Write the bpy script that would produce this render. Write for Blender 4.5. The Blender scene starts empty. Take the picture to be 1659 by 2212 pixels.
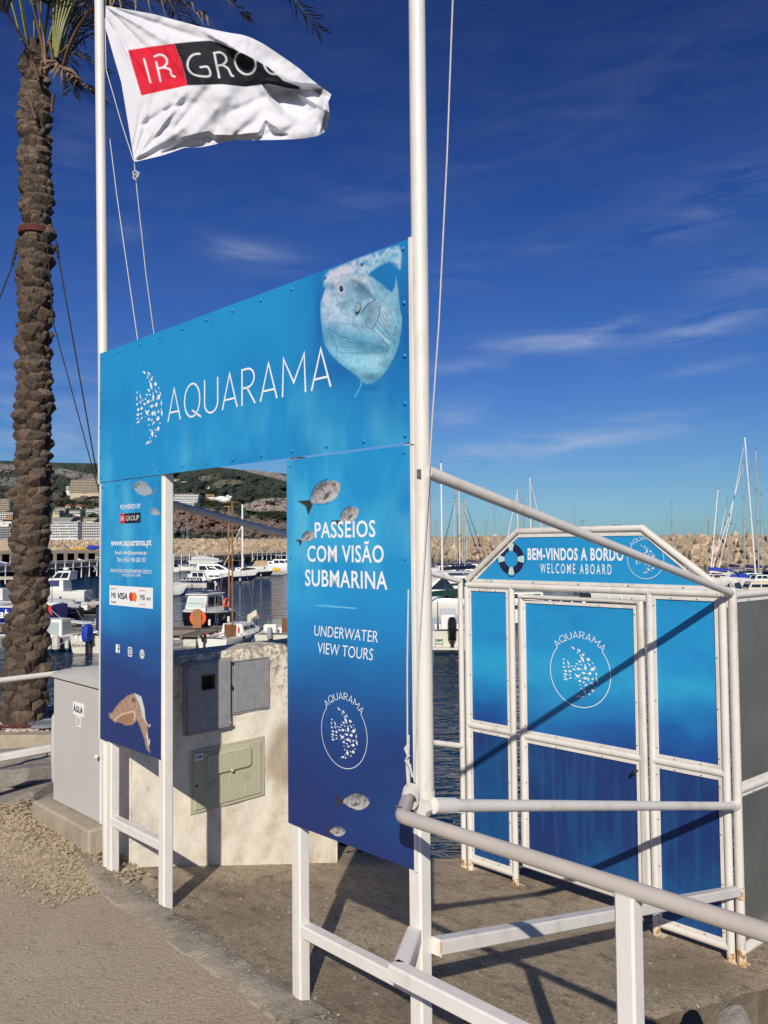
import bpy, bmesh, math, random
import numpy as np
from mathutils import Vector, Matrix, Euler
random.seed(7); RNG = np.random.default_rng(7)
SC = bpy.context.scene
COL = SC.collection
# ------------------------------------------------------------------ camera, sky, sun, exposure
FOC = 1760.0; IW, IH = 1659.0, 2212.0            # focal length and frame in reading units
PITCH = math.atan(69 / FOC); ROLL = 0.009; CZ = 1.65
Fv = np.array([0, math.cos(PITCH), math.sin(PITCH)]); _R = np.array([1., 0, 0]); _U = np.array([0, -math.sin(PITCH), math.cos(PITCH)])
Rv = math.cos(ROLL) * _R - math.sin(ROLL) * _U; Uv = math.sin(ROLL) * _R + math.cos(ROLL) * _U
CAM = np.array([0, 0, CZ])
cd = bpy.data.cameras.new('camera'); cam = bpy.data.objects.new('camera', cd); COL.objects.link(cam)
cd.sensor_fit = 'VERTICAL'; cd.sensor_height = 36; cd.lens = 36 * FOC / IH; cd.clip_start = 0.05; cd.clip_end = 20000
cam.matrix_world = Matrix(((Rv[0], Uv[0], -Fv[0], 0), (Rv[1], Uv[1], -Fv[1], 0), (Rv[2], Uv[2], -Fv[2], CZ), (0, 0, 0, 1)))
SC.camera = cam
SUNV = Vector((0.055, 1.0, -0.60)).normalized()
world = bpy.data.worlds.new("World"); SC.world = world; world.use_nodes = True
wn, wl = world.node_tree.nodes, world.node_tree.links
wn.clear()
def wmath(op, a, b=None, c=None):
    n = wn.new('ShaderNodeMath'); n.operation = op
    for i, v in enumerate((a, b, c)):
        if v is None: continue
        if isinstance(v, (int, float)): n.inputs[i].default_value = v
        else: wl.new(v, n.inputs[i])
    return n.outputs[0]
sky = wn.new('ShaderNodeTexSky'); sky.sky_type = 'NISHITA'; sky.sun_disc = False
sky.sun_elevation = math.asin(-SUNV.z); sky.sun_rotation = math.pi + 0.055
sky.air_density = 1.0; sky.dust_density = 0.15; sky.ozone_density = 4.5; sky.altitude = 0
hs = wn.new('ShaderNodeHueSaturation'); hs.inputs['Saturation'].default_value = 1.28; hs.inputs['Hue'].default_value = 0.513
wl.new(sky.outputs[0], hs.inputs['Color'])
tc = wn.new('ShaderNodeTexCoord'); sx = wn.new('ShaderNodeSeparateXYZ'); wl.new(tc.outputs['Generated'], sx.inputs[0])
AZ = wmath('ARCTAN2', sx.outputs[0], sx.outputs[1]); EL = wmath('ARCSINE', sx.outputs[2])
cx = wn.new('ShaderNodeCombineXYZ'); wl.new(wmath('MULTIPLY', AZ, 5.0), cx.inputs[0]); wl.new(wmath('MULTIPLY', EL, 24.0), cx.inputs[1])
nz = wn.new('ShaderNodeTexNoise'); nz.inputs['Scale'].default_value = 1.6; nz.inputs['Detail'].default_value = 7; nz.inputs['Roughness'].default_value = 0.6; nz.inputs['Distortion'].default_value = 0.5
wl.new(cx.outputs[0], nz.inputs['Vector'])
def blob(px, py, wx, wy, slope, amp):
    d = Fv + Rv * (px - IW / 2) / FOC - Uv * (py - IH / 2) / FOC; d /= np.linalg.norm(d)
    a0, e0 = math.atan2(d[0], d[1]), math.asin(d[2])
    da = wmath('SUBTRACT', AZ, a0); de = wmath('SUBTRACT', wmath('SUBTRACT', EL, e0), wmath('MULTIPLY', da, slope))
    q = wmath('ADD', wmath('POWER', wmath('ABSOLUTE', wmath('DIVIDE', da, wx / FOC)), 2.0), wmath('POWER', wmath('ABSOLUTE', wmath('DIVIDE', de, wy / FOC)), 2.0))
    return wmath('MULTIPLY', wmath('EXPONENT', wmath('MULTIPLY', q, -1.0)), amp)
acc = None
for bb in ((540, 548, 95, 26, -.12, .26), (1185, 738, 150, 20, .03, .55), (1300, 720, 60, 18, .3, .35), (1560, 695, 150, 26, .18, .42), (1130, 965, 240, 26, .08, .50), (1340, 945, 170, 14, .12, .3),
           (985, 895, 60, 30, .1, .30), (1430, 898, 90, 9, .02, .35), (1240, 890, 40, 12, 0, .2), (1520, 795, 90, 10, .1, .22), (1600, 400, 160, 60, .15, .13), (1630, 600, 120, 40, .1, .16),
           (60, 870, 150, 110, .1, .24), (150, 960, 160, 50, .0, .25), (275, 500, 40, 40, 0, .12), (330, 60, 200, 90, 0, .04), (1010, 790, 90, 14, .05, .22), (1420, 1010, 200, 14, .05, .2), (1060, 560, 160, 30, .2, .10), (1450, 500, 130, 20, .2, .12), (820, 420, 160, 40, .3, .05), (1250, 250, 300, 60, .2, .04), (160, 250, 60, 120, .4, .06)):
    b_ = blob(*bb); acc = b_ if acc is None else wmath('ADD', acc, b_)
gen = wn.new('ShaderNodeMapRange'); wl.new(nz.outputs['Fac'], gen.inputs[0]); gen.inputs[1].default_value = .36; gen.inputs[2].default_value = .66
mask = wmath('MINIMUM', wmath('ADD', wmath('MULTIPLY', acc, gen.outputs[0]), wmath('MULTIPLY', gen.outputs[0], 0.02)), .8)
mx = wn.new('ShaderNodeMix'); mx.data_type = 'RGBA'; wl.new(mask, mx.inputs[0])
tr = wn.new('ShaderNodeValToRGB'); wl.new(wmath('DIVIDE', EL, 0.6), tr.inputs[0]); te = tr.color_ramp.elements
TS = [(0, .30, .50, .80), (.108, .40, .55, .72), (.19, .46, .59, .72), (.29, .51, .58, .73), (.48, .60, .57, .71), (.67, .66, .53, .67), (.83, .70, .46, .58), (.97, .74, .43, .53)]
while len(te) < len(TS): te.new(.5)
for e_, q_ in zip(te, TS): e_.position = q_[0]; e_.color = (*q_[1:], 1)
tm = wn.new('ShaderNodeMix'); tm.data_type = 'RGBA'; tm.blend_type = 'MULTIPLY'; tm.inputs[0].default_value = 1; wl.new(hs.outputs[0], tm.inputs[6]); wl.new(tr.outputs[0], tm.inputs[7]); wl.new(tm.outputs[2], mx.inputs[6]); mx.inputs[7].default_value = (4.6, 5.3, 7.0, 1)
bg = wn.new('ShaderNodeBackground'); bg.inputs['Strength'].default_value = 0.10; wl.new(mx.outputs[2], bg.inputs['Color'])
wo = wn.new('ShaderNodeOutputWorld'); wl.new(bg.outputs[0], wo.inputs['Surface'])
sd = bpy.data.lights.new('sun', 'SUN'); sd.energy = 4.8; sd.angle = math.radians(0.53); sd.color = (1.0, 0.93, 0.82)
so = bpy.data.objects.new('sun', sd); COL.objects.link(so); so.rotation_euler = SUNV.to_track_quat('-Z', 'Y').to_euler(); so.location = (-3, -20, 15)
SC.view_settings.view_transform = 'Standard'; SC.view_settings.look = 'None'; SC.view_settings.gamma = 1; SC.view_settings.use_curve_mapping = False
SC.view_settings.exposure = 0.0
SC.render.engine = 'CYCLES'; SC.cycles.max_bounces = 6; SC.cycles.transparent_max_bounces = 8

# ------------------------------------------------------------------ readings -> places in the world
def ray(x, y): return Fv + Rv * (x - IW / 2) / FOC - Uv * (y - IH / 2) / FOC
def at(x, y, Y): d = ray(x, y); return CAM + d * Y / d[1]
def onz(x, y, z): d = ray(x, y); return CAM + d * (z - CZ) / d[2]
S2 = 2 ** -.5; G0 = np.array([0.092, 2.694, 0]); EX = np.array([S2, -S2, 0]); EV = np.array([S2, S2, 0])
def L(a, v, z): return G0 + a * EX + v * EV + np.array([0, 0, z])           # gantry frame: a right, v away, z up
def plv(x, y, v): d = ray(x, y); P = G0 + v * EV; t = np.dot(P - CAM, EV) / np.dot(d, EV); q = CAM + d * t - G0; return np.array([q @ EX, q[2]])
def projw(P):
    v = P - CAM; z = v @ Fv
    return IW / 2 + FOC * (v @ Rv) / z, IH / 2 - FOC * (v @ Uv) / z
def lin(r, g, b, k=1.0):
    f = lambda c: ((c / 255 + .055) / 1.055) ** 2.4 if c > 10 else c / 255 / 12.92
    return (f(r) * k, f(g) * k, f(b) * k)

# ------------------------------------------------------------------ materials
def mat(name, col, rough=.6, metal=0, noise=None, bump=None, spec=None, alpha=None, trans=0, coat=0, col2=None, detail=6, mapping=None, extra=None):
    m = bpy.data.materials.new(name); m.use_nodes = True; nt = m.node_tree; n, l = nt.nodes, nt.links
    p = n['Principled BSDF']; p.inputs['Base Color'].default_value = (*col, 1); p.inputs['Roughness'].default_value = rough; p.inputs['Metallic'].default_value = metal
    if spec is not None: p.inputs['Specular IOR Level'].default_value = spec
    if trans: p.inputs['Transmission Weight'].default_value = trans
    if coat: p.inputs['Coat Weight'].default_value = coat
    if alpha is not None: p.inputs['Alpha'].default_value = alpha
    t = n.new('ShaderNodeTexCoord'); vec = t.outputs['Object']
    if mapping:
        mp = n.new('ShaderNodeMapping'); mp.inputs['Scale'].default_value = mapping; l.new(vec, mp.inputs[0]); vec = mp.outputs[0]
    if noise:
        sc, amt = noise
        a = n.new('ShaderNodeTexNoise'); a.inputs['Scale'].default_value = sc; a.inputs['Detail'].default_value = detail; a.inputs['Roughness'].default_value = .65; l.new(vec, a.inputs['Vector'])
        r = n.new('ShaderNodeMapRange'); r.inputs[1].default_value = .3; r.inputs[2].default_value = .7; l.new(a.outputs['Fac'], r.inputs[0])
        mxn = n.new('ShaderNodeMix'); mxn.data_type = 'RGBA'; l.new(r.outputs[0], mxn.inputs[0])
        c2 = col2 if col2 else tuple(c * (1 - amt) for c in col)
        mxn.inputs[6].default_value = (*c2, 1); mxn.inputs[7].default_value = (*col, 1); l.new(mxn.outputs[2], p.inputs['Base Color'])
    if bump:
        sc, st = bump
        b = n.new('ShaderNodeTexNoise'); b.inputs['Scale'].default_value = sc; b.inputs['Detail'].default_value = 8; b.inputs['Roughness'].default_value = .7; l.new(vec, b.inputs['Vector'])
        bn = n.new('ShaderNodeBump'); bn.inputs['Strength'].default_value = 1; bn.inputs['Distance'].default_value = st; l.new(b.outputs['Fac'], bn.inputs['Height']); l.new(bn.outputs[0], p.inputs['Normal'])
    if extra: extra(m, n, l, p, vec)
    return m
def N(n, typ, **kw):
    q = n.new(typ)
    for k, v in kw.items():
        if k.startswith('i_'): q.inputs[k[2:].replace('_', ' ')].default_value = v
        else: setattr(q, k, v)
    return q
def ramp(n, l, fac, stops):
    r = n.new('ShaderNodeValToRGB'); l.new(fac, r.inputs[0]); e = r.color_ramp.elements
    while len(e) < len(stops): e.new(.5)
    for q, (p_, c) in zip(e, stops): q.position = p_; q.color = (*c, 1) if len(c) == 3 else c
    return r.outputs[0]
def mixc(n, l, fac, a, b):
    m = n.new('ShaderNodeMix'); m.data_type = 'RGBA'
    for i, v in ((0, fac), (6, a), (7, b)):
        if isinstance(v, tuple): m.inputs[i].default_value = (*v, 1) if len(v) == 3 else v
        elif isinstance(v, float): m.inputs[i].default_value = v
        else: l.new(v, m.inputs[i])
    return m.outputs[2]
def dirt(strength=.35, c=(.30, .24, .16), sc=9.0, lo=.56, hi=.74, streak=(1, 1, .15)):
    def f(m, n, l, p, vec):
        mp = N(n, 'ShaderNodeMapping'); mp.inputs['Scale'].default_value = streak; l.new(vec, mp.inputs[0])
        a = N(n, 'ShaderNodeTexNoise', i_Scale=sc, i_Detail=9, i_Roughness=.72); l.new(mp.outputs[0], a.inputs['Vector'])
        r = n.new('ShaderNodeMapRange'); r.inputs[1].default_value = lo; r.inputs[2].default_value = hi; r.inputs[4].default_value = strength; l.new(a.outputs['Fac'], r.inputs[0])
        src = p.inputs['Base Color'].links[0].from_socket if p.inputs['Base Color'].links else tuple(p.inputs['Base Color'].default_value)
        l.new(mixc(n, l, r.outputs[0], src, c), p.inputs['Base Color'])
    return f
M = {}
WH = (.74, .71, .66)
M['white'] = mat('white_paint', WH, .42, noise=(6, .12), bump=(60, .0008), extra=dirt(.55, (.36, .28, .18), 7, .53, .75))
M['white2'] = mat('white_tube_paint', (.70, .67, .62), .40, noise=(3, .12), bump=(60, .0009), extra=dirt(.6, (.36, .28, .18), 8, .53, .75, (1, 1, .3)))
M['galv'] = mat('pale_grey_tube_paint', (.50, .45, .40), .40, noise=(5, .12), bump=(80, .0005), extra=dirt(.25))
def rusty(m, n, l, p, vec):
    a = N(n, 'ShaderNodeTexNoise', i_Scale=22, i_Detail=8, i_Roughness=.7); l.new(vec, a.inputs['Vector'])
    c = ramp(n, l, a.outputs['Fac'], [(.46, (.70, .64, .52)), (.54, (.50, .32, .14)), (.62, (.18, .05, .018)), (.74, (.06, .02, .012))])
    l.new(c, p.inputs['Base Color'])
M['rust'] = mat('rusted_white_paint', WH, .8, bump=(50, .002), extra=rusty)
M['letter'] = mat('white_lettering_film', (.80, .82, .84), .45)
M['black'] = mat('black_plastic', (.012, .012, .014), .35, noise=(20, .4))
M['blackprint'] = mat('black_print', (.012, .013, .016), .5)
M['redprint'] = mat('red_print', (.55, .02, .035), .5)
M['orangeprint'] = mat('orange_print', (.75, .20, .01), .5)
M['navyprint'] = mat('navy_print', (.012, .012, .06), .5)
M['mintprint'] = mat('mint_print', (.45, .64, .62), .5)
M['label'] = mat('white_label', (.78, .80, .80), .5)
M['screw'] = mat('dull_screw', (.28, .26, .24), .5, .6)
def printed(m, n, l, p, vec):
    a = N(n, 'ShaderNodeVertexColor'); a.layer_name = 'ink'
    g = N(n, 'ShaderNodeTexNoise', i_Scale=420, i_Detail=2); l.new(vec, g.inputs['Vector'])
    g2 = N(n, 'ShaderNodeTexNoise', i_Scale=2.2, i_Detail=6, i_Roughness=.7); l.new(vec, g2.inputs['Vector'])
    r = n.new('ShaderNodeMapRange'); r.inputs[3].default_value = .93; r.inputs[4].default_value = 1.05; l.new(g.outputs['Fac'], r.inputs[0])
    r2 = n.new('ShaderNodeMapRange'); r2.inputs[1].default_value = .3; r2.inputs[2].default_value = .7; r2.inputs[3].default_value = .93; r2.inputs[4].default_value = 1.05; l.new(g2.outputs['Fac'], r2.inputs[0])
    mm = N(n, 'ShaderNodeMath', operation='MULTIPLY'); l.new(r.outputs[0], mm.inputs[0]); l.new(r2.outputs[0], mm.inputs[1])
    v = N(n, 'ShaderNodeVectorMath', operation='SCALE'); l.new(a.outputs['Color'], v.inputs[0]); l.new(mm.outputs[0], v.inputs['Scale'])
    l.new(v.outputs[0], p.inputs['Base Color'])
M['print'] = mat('printed_vinyl', (1, 1, 1), .42, bump=(14, .0012), extra=printed, spec=.35)
M['cloth'] = mat('printed_flag_cloth', (1, 1, 1), .7, bump=(500, .0002), extra=printed, spec=.15)
M['rope'] = mat('white_rope', (.62, .60, .56), .8, noise=(90, .25), bump=(300, .002))
M['darkrope'] = mat('dark_guy_rope', (.035, .025, .02), .9, noise=(60, .4))
M['strap'] = mat('red_webbing_strap', (.10, .022, .016), .9, noise=(30, .4))
def asphalt(m, n, l, p, vec):
    a = N(n, 'ShaderNodeTexNoise', i_Scale=1.1, i_Detail=8, i_Roughness=.62); l.new(vec, a.inputs['Vector'])
    b = N(n, 'ShaderNodeTexNoise', i_Scale=120, i_Detail=4, i_Roughness=.8); l.new(vec, b.inputs['Vector'])
    v = N(n, 'ShaderNodeTexVoronoi', i_Scale=95); l.new(vec, v.inputs['Vector'])
    c = ramp(n, l, a.outputs['Fac'], [(.32, (.42, .33, .23)), (.46, (.52, .415, .295)), (.56, (.56, .455, .335)), (.68, (.63, .52, .39))])
    c2 = mixc(n, l, ramp(n, l, b.outputs['Fac'], [(.34, (1, 1, 1)), (.50, (0, 0, 0))]), c, (.24, .185, .125)); e_ = N(n, 'ShaderNodeTexNoise', i_Scale=26, i_Detail=5, i_Roughness=.75); l.new(vec, e_.inputs['Vector']); c2 = mixc(n, l, ramp(n, l, e_.outputs['Fac'], [(.30, (.85, .85, .85)), (.44, (0, 0, 0))]), c2, (.17, .135, .10))
    c3 = mixc(n, l, ramp(n, l, v.outputs['Distance'], [(.0, (.85,) * 3), (.30, (0, 0, 0))]), c2, (.50, .43, .34))
    d = N(n, 'ShaderNodeTexNoise', i_Scale=3.2, i_Detail=5, i_Roughness=.55); mp = N(n, 'ShaderNodeMapping'); mp.inputs['Scale'].default_value = (1, 2.6, 1); mp.inputs['Rotation'].default_value = (0, 0, .5); l.new(vec, mp.inputs[0]); l.new(mp.outputs[0], d.inputs['Vector'])
    c4 = mixc(n, l, ramp(n, l, d.outputs['Fac'], [(.62, (0, 0, 0)), (.72, (.6,) * 3)]), c3, (.15, .115, .08))
    w = N(n, 'ShaderNodeTexVoronoi', i_Scale=.55, feature='DISTANCE_TO_EDGE'); wa = N(n, 'ShaderNodeTexNoise', i_Scale=5, i_Detail=5); l.new(vec, wa.inputs['Vector']); wm = N(n, 'ShaderNodeVectorMath', operation='MULTIPLY_ADD'); l.new(wa.outputs['Color'], wm.inputs[0]); wm.inputs[1].default_value = (.35, .35, 0); l.new(vec, wm.inputs[2]); l.new(wm.outputs[0], w.inputs['Vector'])
    c4 = mixc(n, l, ramp(n, l, w.outputs['Distance'], [(.0, (.35,) * 3), (.004, (0, 0, 0))]), c4, (.20, .155, .11))
    h = N(n, 'ShaderNodeTexNoise', i_Scale=.45, i_Detail=4, i_Roughness=.5); l.new(vec, h.inputs['Vector']); c4 = mixc(n, l, ramp(n, l, h.outputs['Fac'], [(.42, (.45,) * 3), (.56, (0, 0, 0))]), c4, (.38, .31, .23))
    l.new(c4, p.inputs['Base Color'])
M['asphalt'] = mat('worn_asphalt', (.2, .17, .14), .95, bump=(75, .013), extra=asphalt)
def slabm(m, n, l, p, vec):
    a = N(n, 'ShaderNodeTexNoise', i_Scale=1.7, i_Detail=9, i_Roughness=.66); l.new(vec, a.inputs['Vector'])
    b = N(n, 'ShaderNodeTexNoise', i_Scale=70, i_Detail=6, i_Roughness=.8); l.new(vec, b.inputs['Vector'])
    v = N(n, 'ShaderNodeTexVoronoi', i_Scale=17); l.new(vec, v.inputs['Vector'])
    mp = N(n, 'ShaderNodeMapping'); mp.inputs['Rotation'].default_value = (0, 0, .785); mp.inputs['Scale'].default_value = (1, .35, 1); l.new(vec, mp.inputs[0]); l.new(mp.outputs[0], v.inputs['Vector'])
    c = ramp(n, l, a.outputs['Fac'], [(.30, (.32, .24, .155)), (.46, (.46, .36, .24)), (.60, (.56, .45, .31)), (.74, (.68, .56, .40))])
    c2 = mixc(n, l, ramp(n, l, b.outputs['Fac'], [(.38, (.8, .8, .8)), (.54, (0, 0, 0))]), c, (.13, .10, .07))
    c3 = mixc(n, l, ramp(n, l, v.outputs['Distance'], [(.08, (.9, .9, .9)), (.13, (0, 0, 0))]), c2, (.72, .64, .52)); f2 = N(n, 'ShaderNodeTexNoise', i_Scale=11, i_Detail=7, i_Roughness=.7); l.new(vec, f2.inputs['Vector']); c3 = mixc(n, l, ramp(n, l, f2.outputs['Fac'], [(.36, (.7,) * 3), (.48, (0, 0, 0))]), c3, (.15, .115, .075))
    l.new(c3, p.inputs['Base Color'])
M['slab'] = mat('weathered_concrete', (.2, .17, .14), .92, bump=(55, .016), extra=slabm)
def curbm(m, n, l, p, vec):
    a = N(n, 'ShaderNodeTexNoise', i_Scale=9, i_Detail=9, i_Roughness=.7); l.new(vec, a.inputs['Vector'])
    c = ramp(n, l, a.outputs['Fac'], [(.33, (.08, .075, .055)), (.40, (.26, .225, .17)), (.52, (.35, .30, .235)), (.74, (.48, .42, .33))])
    l.new(c, p.inputs['Base Color'])
M['strip'] = mat('lichen_stained_cement', (.3, .27, .22), .95, bump=(50, .012), extra=curbm)
M['kerbc'] = mat('pale_concrete', (.42, .36, .27), .9, noise=(7, .35), bump=(45, .006), extra=dirt(.5, (.16, .13, .09), 5))
def plaster(m, n, l, p, vec):
    a = N(n, 'ShaderNodeTexNoise', i_Scale=3.2, i_Detail=9, i_Roughness=.68); l.new(vec, a.inputs['Vector'])
    b = N(n, 'ShaderNodeTexNoise', i_Scale=28, i_Detail=7, i_Roughness=.78); l.new(vec, b.inputs['Vector'])
    g = N(n, 'ShaderNodeNewGeometry'); s = N(n, 'ShaderNodeSeparateXYZ'); l.new(g.outputs['Position'], s.inputs[0])
    zr = n.new('ShaderNodeMapRange'); zr.inputs[1].default_value = .55; zr.inputs[2].default_value = 1.0; l.new(s.outputs[2], zr.inputs[0])
    c = ramp(n, l, a.outputs['Fac'], [(.30, (.50, .41, .28)), (.44, (.72, .64, .50)), (.58, (.82, .76, .63)), (.78, (.88, .84, .74))])
    mm = N(n, 'ShaderNodeMath', operation='MULTIPLY_ADD'); l.new(zr.outputs[0], mm.inputs[0]); mm.inputs[1].default_value = .16; l.new(b.outputs['Fac'], mm.inputs[2])
    c2 = mixc(n, l, ramp(n, l, mm.outputs[0], [(.60, (0, 0, 0)), (.70, (.85,) * 3)]), c, (.22, .19, .14))
    lowr = n.new('ShaderNodeMapRange'); lowr.inputs[1].default_value = -.05; lowr.inputs[2].default_value = -.5; l.new(s.outputs[2], lowr.inputs[0])
    m2 = N(n, 'ShaderNodeMath', operation='MULTIPLY_ADD'); l.new(lowr.outputs[0], m2.inputs[0]); m2.inputs[1].default_value = .08; l.new(a.outputs['Fac'], m2.inputs[2])
    c3 = mixc(n, l, ramp(n, l, m2.outputs[0], [(.56, (0, 0, 0)), (.68, (.5,) * 3)]), c2, (.40, .33, .22))
    vd = N(n, 'ShaderNodeVectorMath', operation='DISTANCE'); ms_ = N(n, 'ShaderNodeMapping'); l.new(g.outputs['Position'], ms_.inputs[0]); cst_ = L(-2.2, 1.16, .36); ms_.inputs['Scale'].default_value = (1, 1, .62); l.new(ms_.outputs[0], vd.inputs[0]); vd.inputs[1].default_value = (cst_[0], cst_[1], cst_[2] * .62)
    ma = N(n, 'ShaderNodeMath', operation='MULTIPLY_ADD'); l.new(a.outputs['Fac'], ma.inputs[0]); ma.inputs[1].default_value = .22; l.new(vd.outputs['Value'], ma.inputs[2])
    c3 = mixc(n, l, ramp(n, l, ma.outputs[0], [(.19, (.8,) * 3), (.27, (0, 0, 0))]), c3, (.40, .31, .20))
    l.new(c3, p.inputs['Base Color'])
M['plaster'] = mat('old_lime_plaster', (.6, .5, .4), .92, bump=(20, .0045), extra=plaster)
M['boxgrey'] = mat('grey_galvanised_door', (.38, .375, .37), .55, .25, noise=(24, .28), bump=(90, .001), extra=dirt(.3, (.16, .13, .10), 14))
M['boxgreen'] = mat('olive_cream_plastic', (.47, .45, .31), .45, noise=(5, .08), bump=(40, .0006))
M['cab'] = mat('pale_grey_polyester', (.50, .485, .46), .5, noise=(2.2, .07), bump=(60, .0004), extra=dirt(.18, (.30, .26, .2), 4))
M['dark'] = mat('dark_recess', (.015, .013, .011), .8)
M['wood'] = mat('varnished_wood', (.20, .075, .025), .45, noise=(14, .4), mapping=(1, 1, .2))
def bark(m, n, l, p, vec):
    a = N(n, 'ShaderNodeTexNoise', i_Scale=7, i_Detail=8, i_Roughness=.7); l.new(vec, a.inputs['Vector'])
    mp = N(n, 'ShaderNodeMapping'); mp.inputs['Scale'].default_value = (1, 1, .22); l.new(vec, mp.inputs[0])
    b = N(n, 'ShaderNodeTexNoise', i_Scale=70, i_Detail=6, i_Roughness=.7); l.new(mp.outputs[0], b.inputs['Vector'])
    c = ramp(n, l, a.outputs['Fac'], [(.30, (.040, .027, .019)), (.46, (.125, .090, .064)), (.60, (.20, .152, .112)), (.76, (.36, .29, .22))])
    c2 = mixc(n, l, ramp(n, l, b.outputs['Fac'], [(.36, (.8,) * 3), (.56, (0, 0, 0))]), c, (.03, .02, .014))
    o = N(n, 'ShaderNodeTexNoise', i_Scale=1.7, i_Detail=3); l.new(vec, o.inputs['Vector'])
    c3 = mixc(n, l, ramp(n, l, o.outputs['Fac'], [(.72, (0, 0, 0)), (.76, (.7,) * 3)]), c2, (.30, .17, .03))
    oi = N(n, 'ShaderNodeObjectInfo'); rr_ = ramp(n, l, oi.outputs['Random'], [(0, (.62, .60, .58)), (.5, (.95, .93, .9)), (1, (1.3, 1.25, 1.2))]); vv = N(n, 'ShaderNodeVectorMath', operation='MULTIPLY'); l.new(c3, vv.inputs[0]); l.new(rr_, vv.inputs[1]); l.new(vv.outputs[0], p.inputs['Base Color'])
M['bark'] = mat('palm_bark', (.1, .07, .05), .95, bump=(42, .022), extra=bark)
M['frond'] = mat('dusty_palm_leaf', (.10, .10, .045), .6, noise=(3, .5))
M['fronddry'] = mat('dry_palm_leaf', (.26, .185, .11), .8, noise=(8, .5))
M['stalk'] = mat('palm_leaf_stalk', (.20, .21, .05), .5, noise=(9, .4))
M['stalkdry'] = mat('dry_palm_stalk', (.23, .13, .08), .7, noise=(9, .5))
M['stone'] = mat('broken_paving_stone', (.40, .37, .32), .9, noise=(9, .45), bump=(30, .012), extra=dirt(.5, (.34, .25, .14), 5, .48, .6, (1, 1, 1)))
M['pebble'] = mat('pink_white_pebble', (.62, .50, .43), .7, noise=(13, .35))
M['gravel'] = mat('sandy_gravel', (.46, .37, .25), .95, noise=(23, .5), bump=(60, .004))
M['soil'] = mat('sandy_soil', (.32, .26, .18), .95, noise=(12, .45), bump=(40, .02))
def rockm(m, n, l, p, vec):
    oi = N(n, 'ShaderNodeNewGeometry')
    a = N(n, 'ShaderNodeTexNoise', i_Scale=1.6, i_Detail=8, i_Roughness=.68); l.new(vec, a.inputs['Vector'])
    c = ramp(n, l, a.outputs['Fac'], [(.30, (.22, .175, .125)), (.45, (.42, .35, .265)), (.60, (.58, .51, .41)), (.75, (.68, .62, .53))])
    r = ramp(n, l, oi.outputs['Random Per Island'], [(0, (.55, .52, .48)), (.35, (.85, .80, .72)), (.7, (1.05, 1, .94)), (1, (1.2, 1.16, 1.1))])
    o2 = N(n, 'ShaderNodeObjectInfo'); r2 = ramp(n, l, o2.outputs['Random'], [(0, (.6, .56, .5)), (.5, (.95, .92, .88)), (1, (1.15, 1.12, 1.08))])
    v = N(n, 'ShaderNodeVectorMath', operation='MULTIPLY'); l.new(c, v.inputs[0]); l.new(r, v.inputs[1])
    v2 = N(n, 'ShaderNodeVectorMath', operation='MULTIPLY'); l.new(v.outputs[0], v2.inputs[0]); l.new(r2, v2.inputs[1]); l.new(v2.outputs[0], p.inputs['Base Color'])
M['rock'] = mat('limestone_boulder', (.3, .25, .2), .95, bump=(6, .10), extra=rockm)
M['nearrock'] = mat('near_limestone', (.70, .65, .55), .95, noise=(5, .5), bump=(14, .04))
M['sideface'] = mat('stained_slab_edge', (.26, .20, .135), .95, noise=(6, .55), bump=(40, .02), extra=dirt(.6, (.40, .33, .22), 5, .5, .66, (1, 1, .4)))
M['wetrock'] = mat('algae_dark_rock', (.09, .075, .05), .8, noise=(7, .6), bump=(14, .04))
def waterm(m, n, l, p, vec):
    mp = N(n, 'ShaderNodeMapping'); mp.inputs['Scale'].default_value = (1, 1.5, 1); mp.inputs['Rotation'].default_value = (0, 0, -.28); l.new(vec, mp.inputs[0])
    mp2 = N(n, 'ShaderNodeMapping'); mp2.inputs['Scale'].default_value = (1.0, 2.3, 1); mp2.inputs['Rotation'].default_value = (0, 0, -.35); l.new(vec, mp2.inputs[0])
    a = N(n, 'ShaderNodeTexNoise', i_Scale=1.35, i_Detail=3, i_Roughness=.5, i_Distortion=.7); l.new(mp2.outputs[0], a.inputs['Vector'])
    b = N(n, 'ShaderNodeTexNoise', i_Scale=.5, i_Detail=3, i_Roughness=.5); l.new(mp.outputs[0], b.inputs['Vector'])
    b1 = N(n, 'ShaderNodeBump', i_Strength=1.0, i_Distance=.26); l.new(a.outputs['Fac'], b1.inputs['Height'])
    b2 = N(n, 'ShaderNodeBump', i_Strength=1.0, i_Distance=.60); l.new(b.outputs['Fac'], b2.inputs['Height']); l.new(b1.outputs[0], b2.inputs['Normal'])
    l.new(b2.outputs[0], p.inputs['Normal']); p.inputs['IOR'].default_value = 1.33
M['water'] = mat('harbour_water', (.004, .022, .055), .07, extra=waterm, spec=.5)
M['gel'] = mat('white_gelcoat', (.74, .73, .68), .28, noise=(1.5, .06), extra=dirt(.25, (.35, .31, .25), 2.5))
M['gelold'] = mat('aged_cream_gelcoat', (.60, .58, .50), .35, noise=(2, .12), extra=dirt(.35, (.30, .26, .2), 2.5))
M['navy'] = mat('navy_hull_paint', (.012, .016, .05), .22, noise=(2, .2))
M['hullblack'] = mat('black_hull_paint', (.010, .011, .014), .25)
M['hullgrey'] = mat('grey_hull_paint', (.20, .22, .25), .35, noise=(2, .2))
M['hullblue'] = mat('royal_blue_hull_paint', (.012, .035, .30), .3)
M['anti'] = mat('antifouling', (.02, .07, .16), .7)
M['antir'] = mat('maroon_antifouling', (.10, .02, .02), .7)
M['canvasn'] = mat('navy_canvas', (.010, .018, .085), .85, noise=(6, .3), bump=(9, .02))
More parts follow.
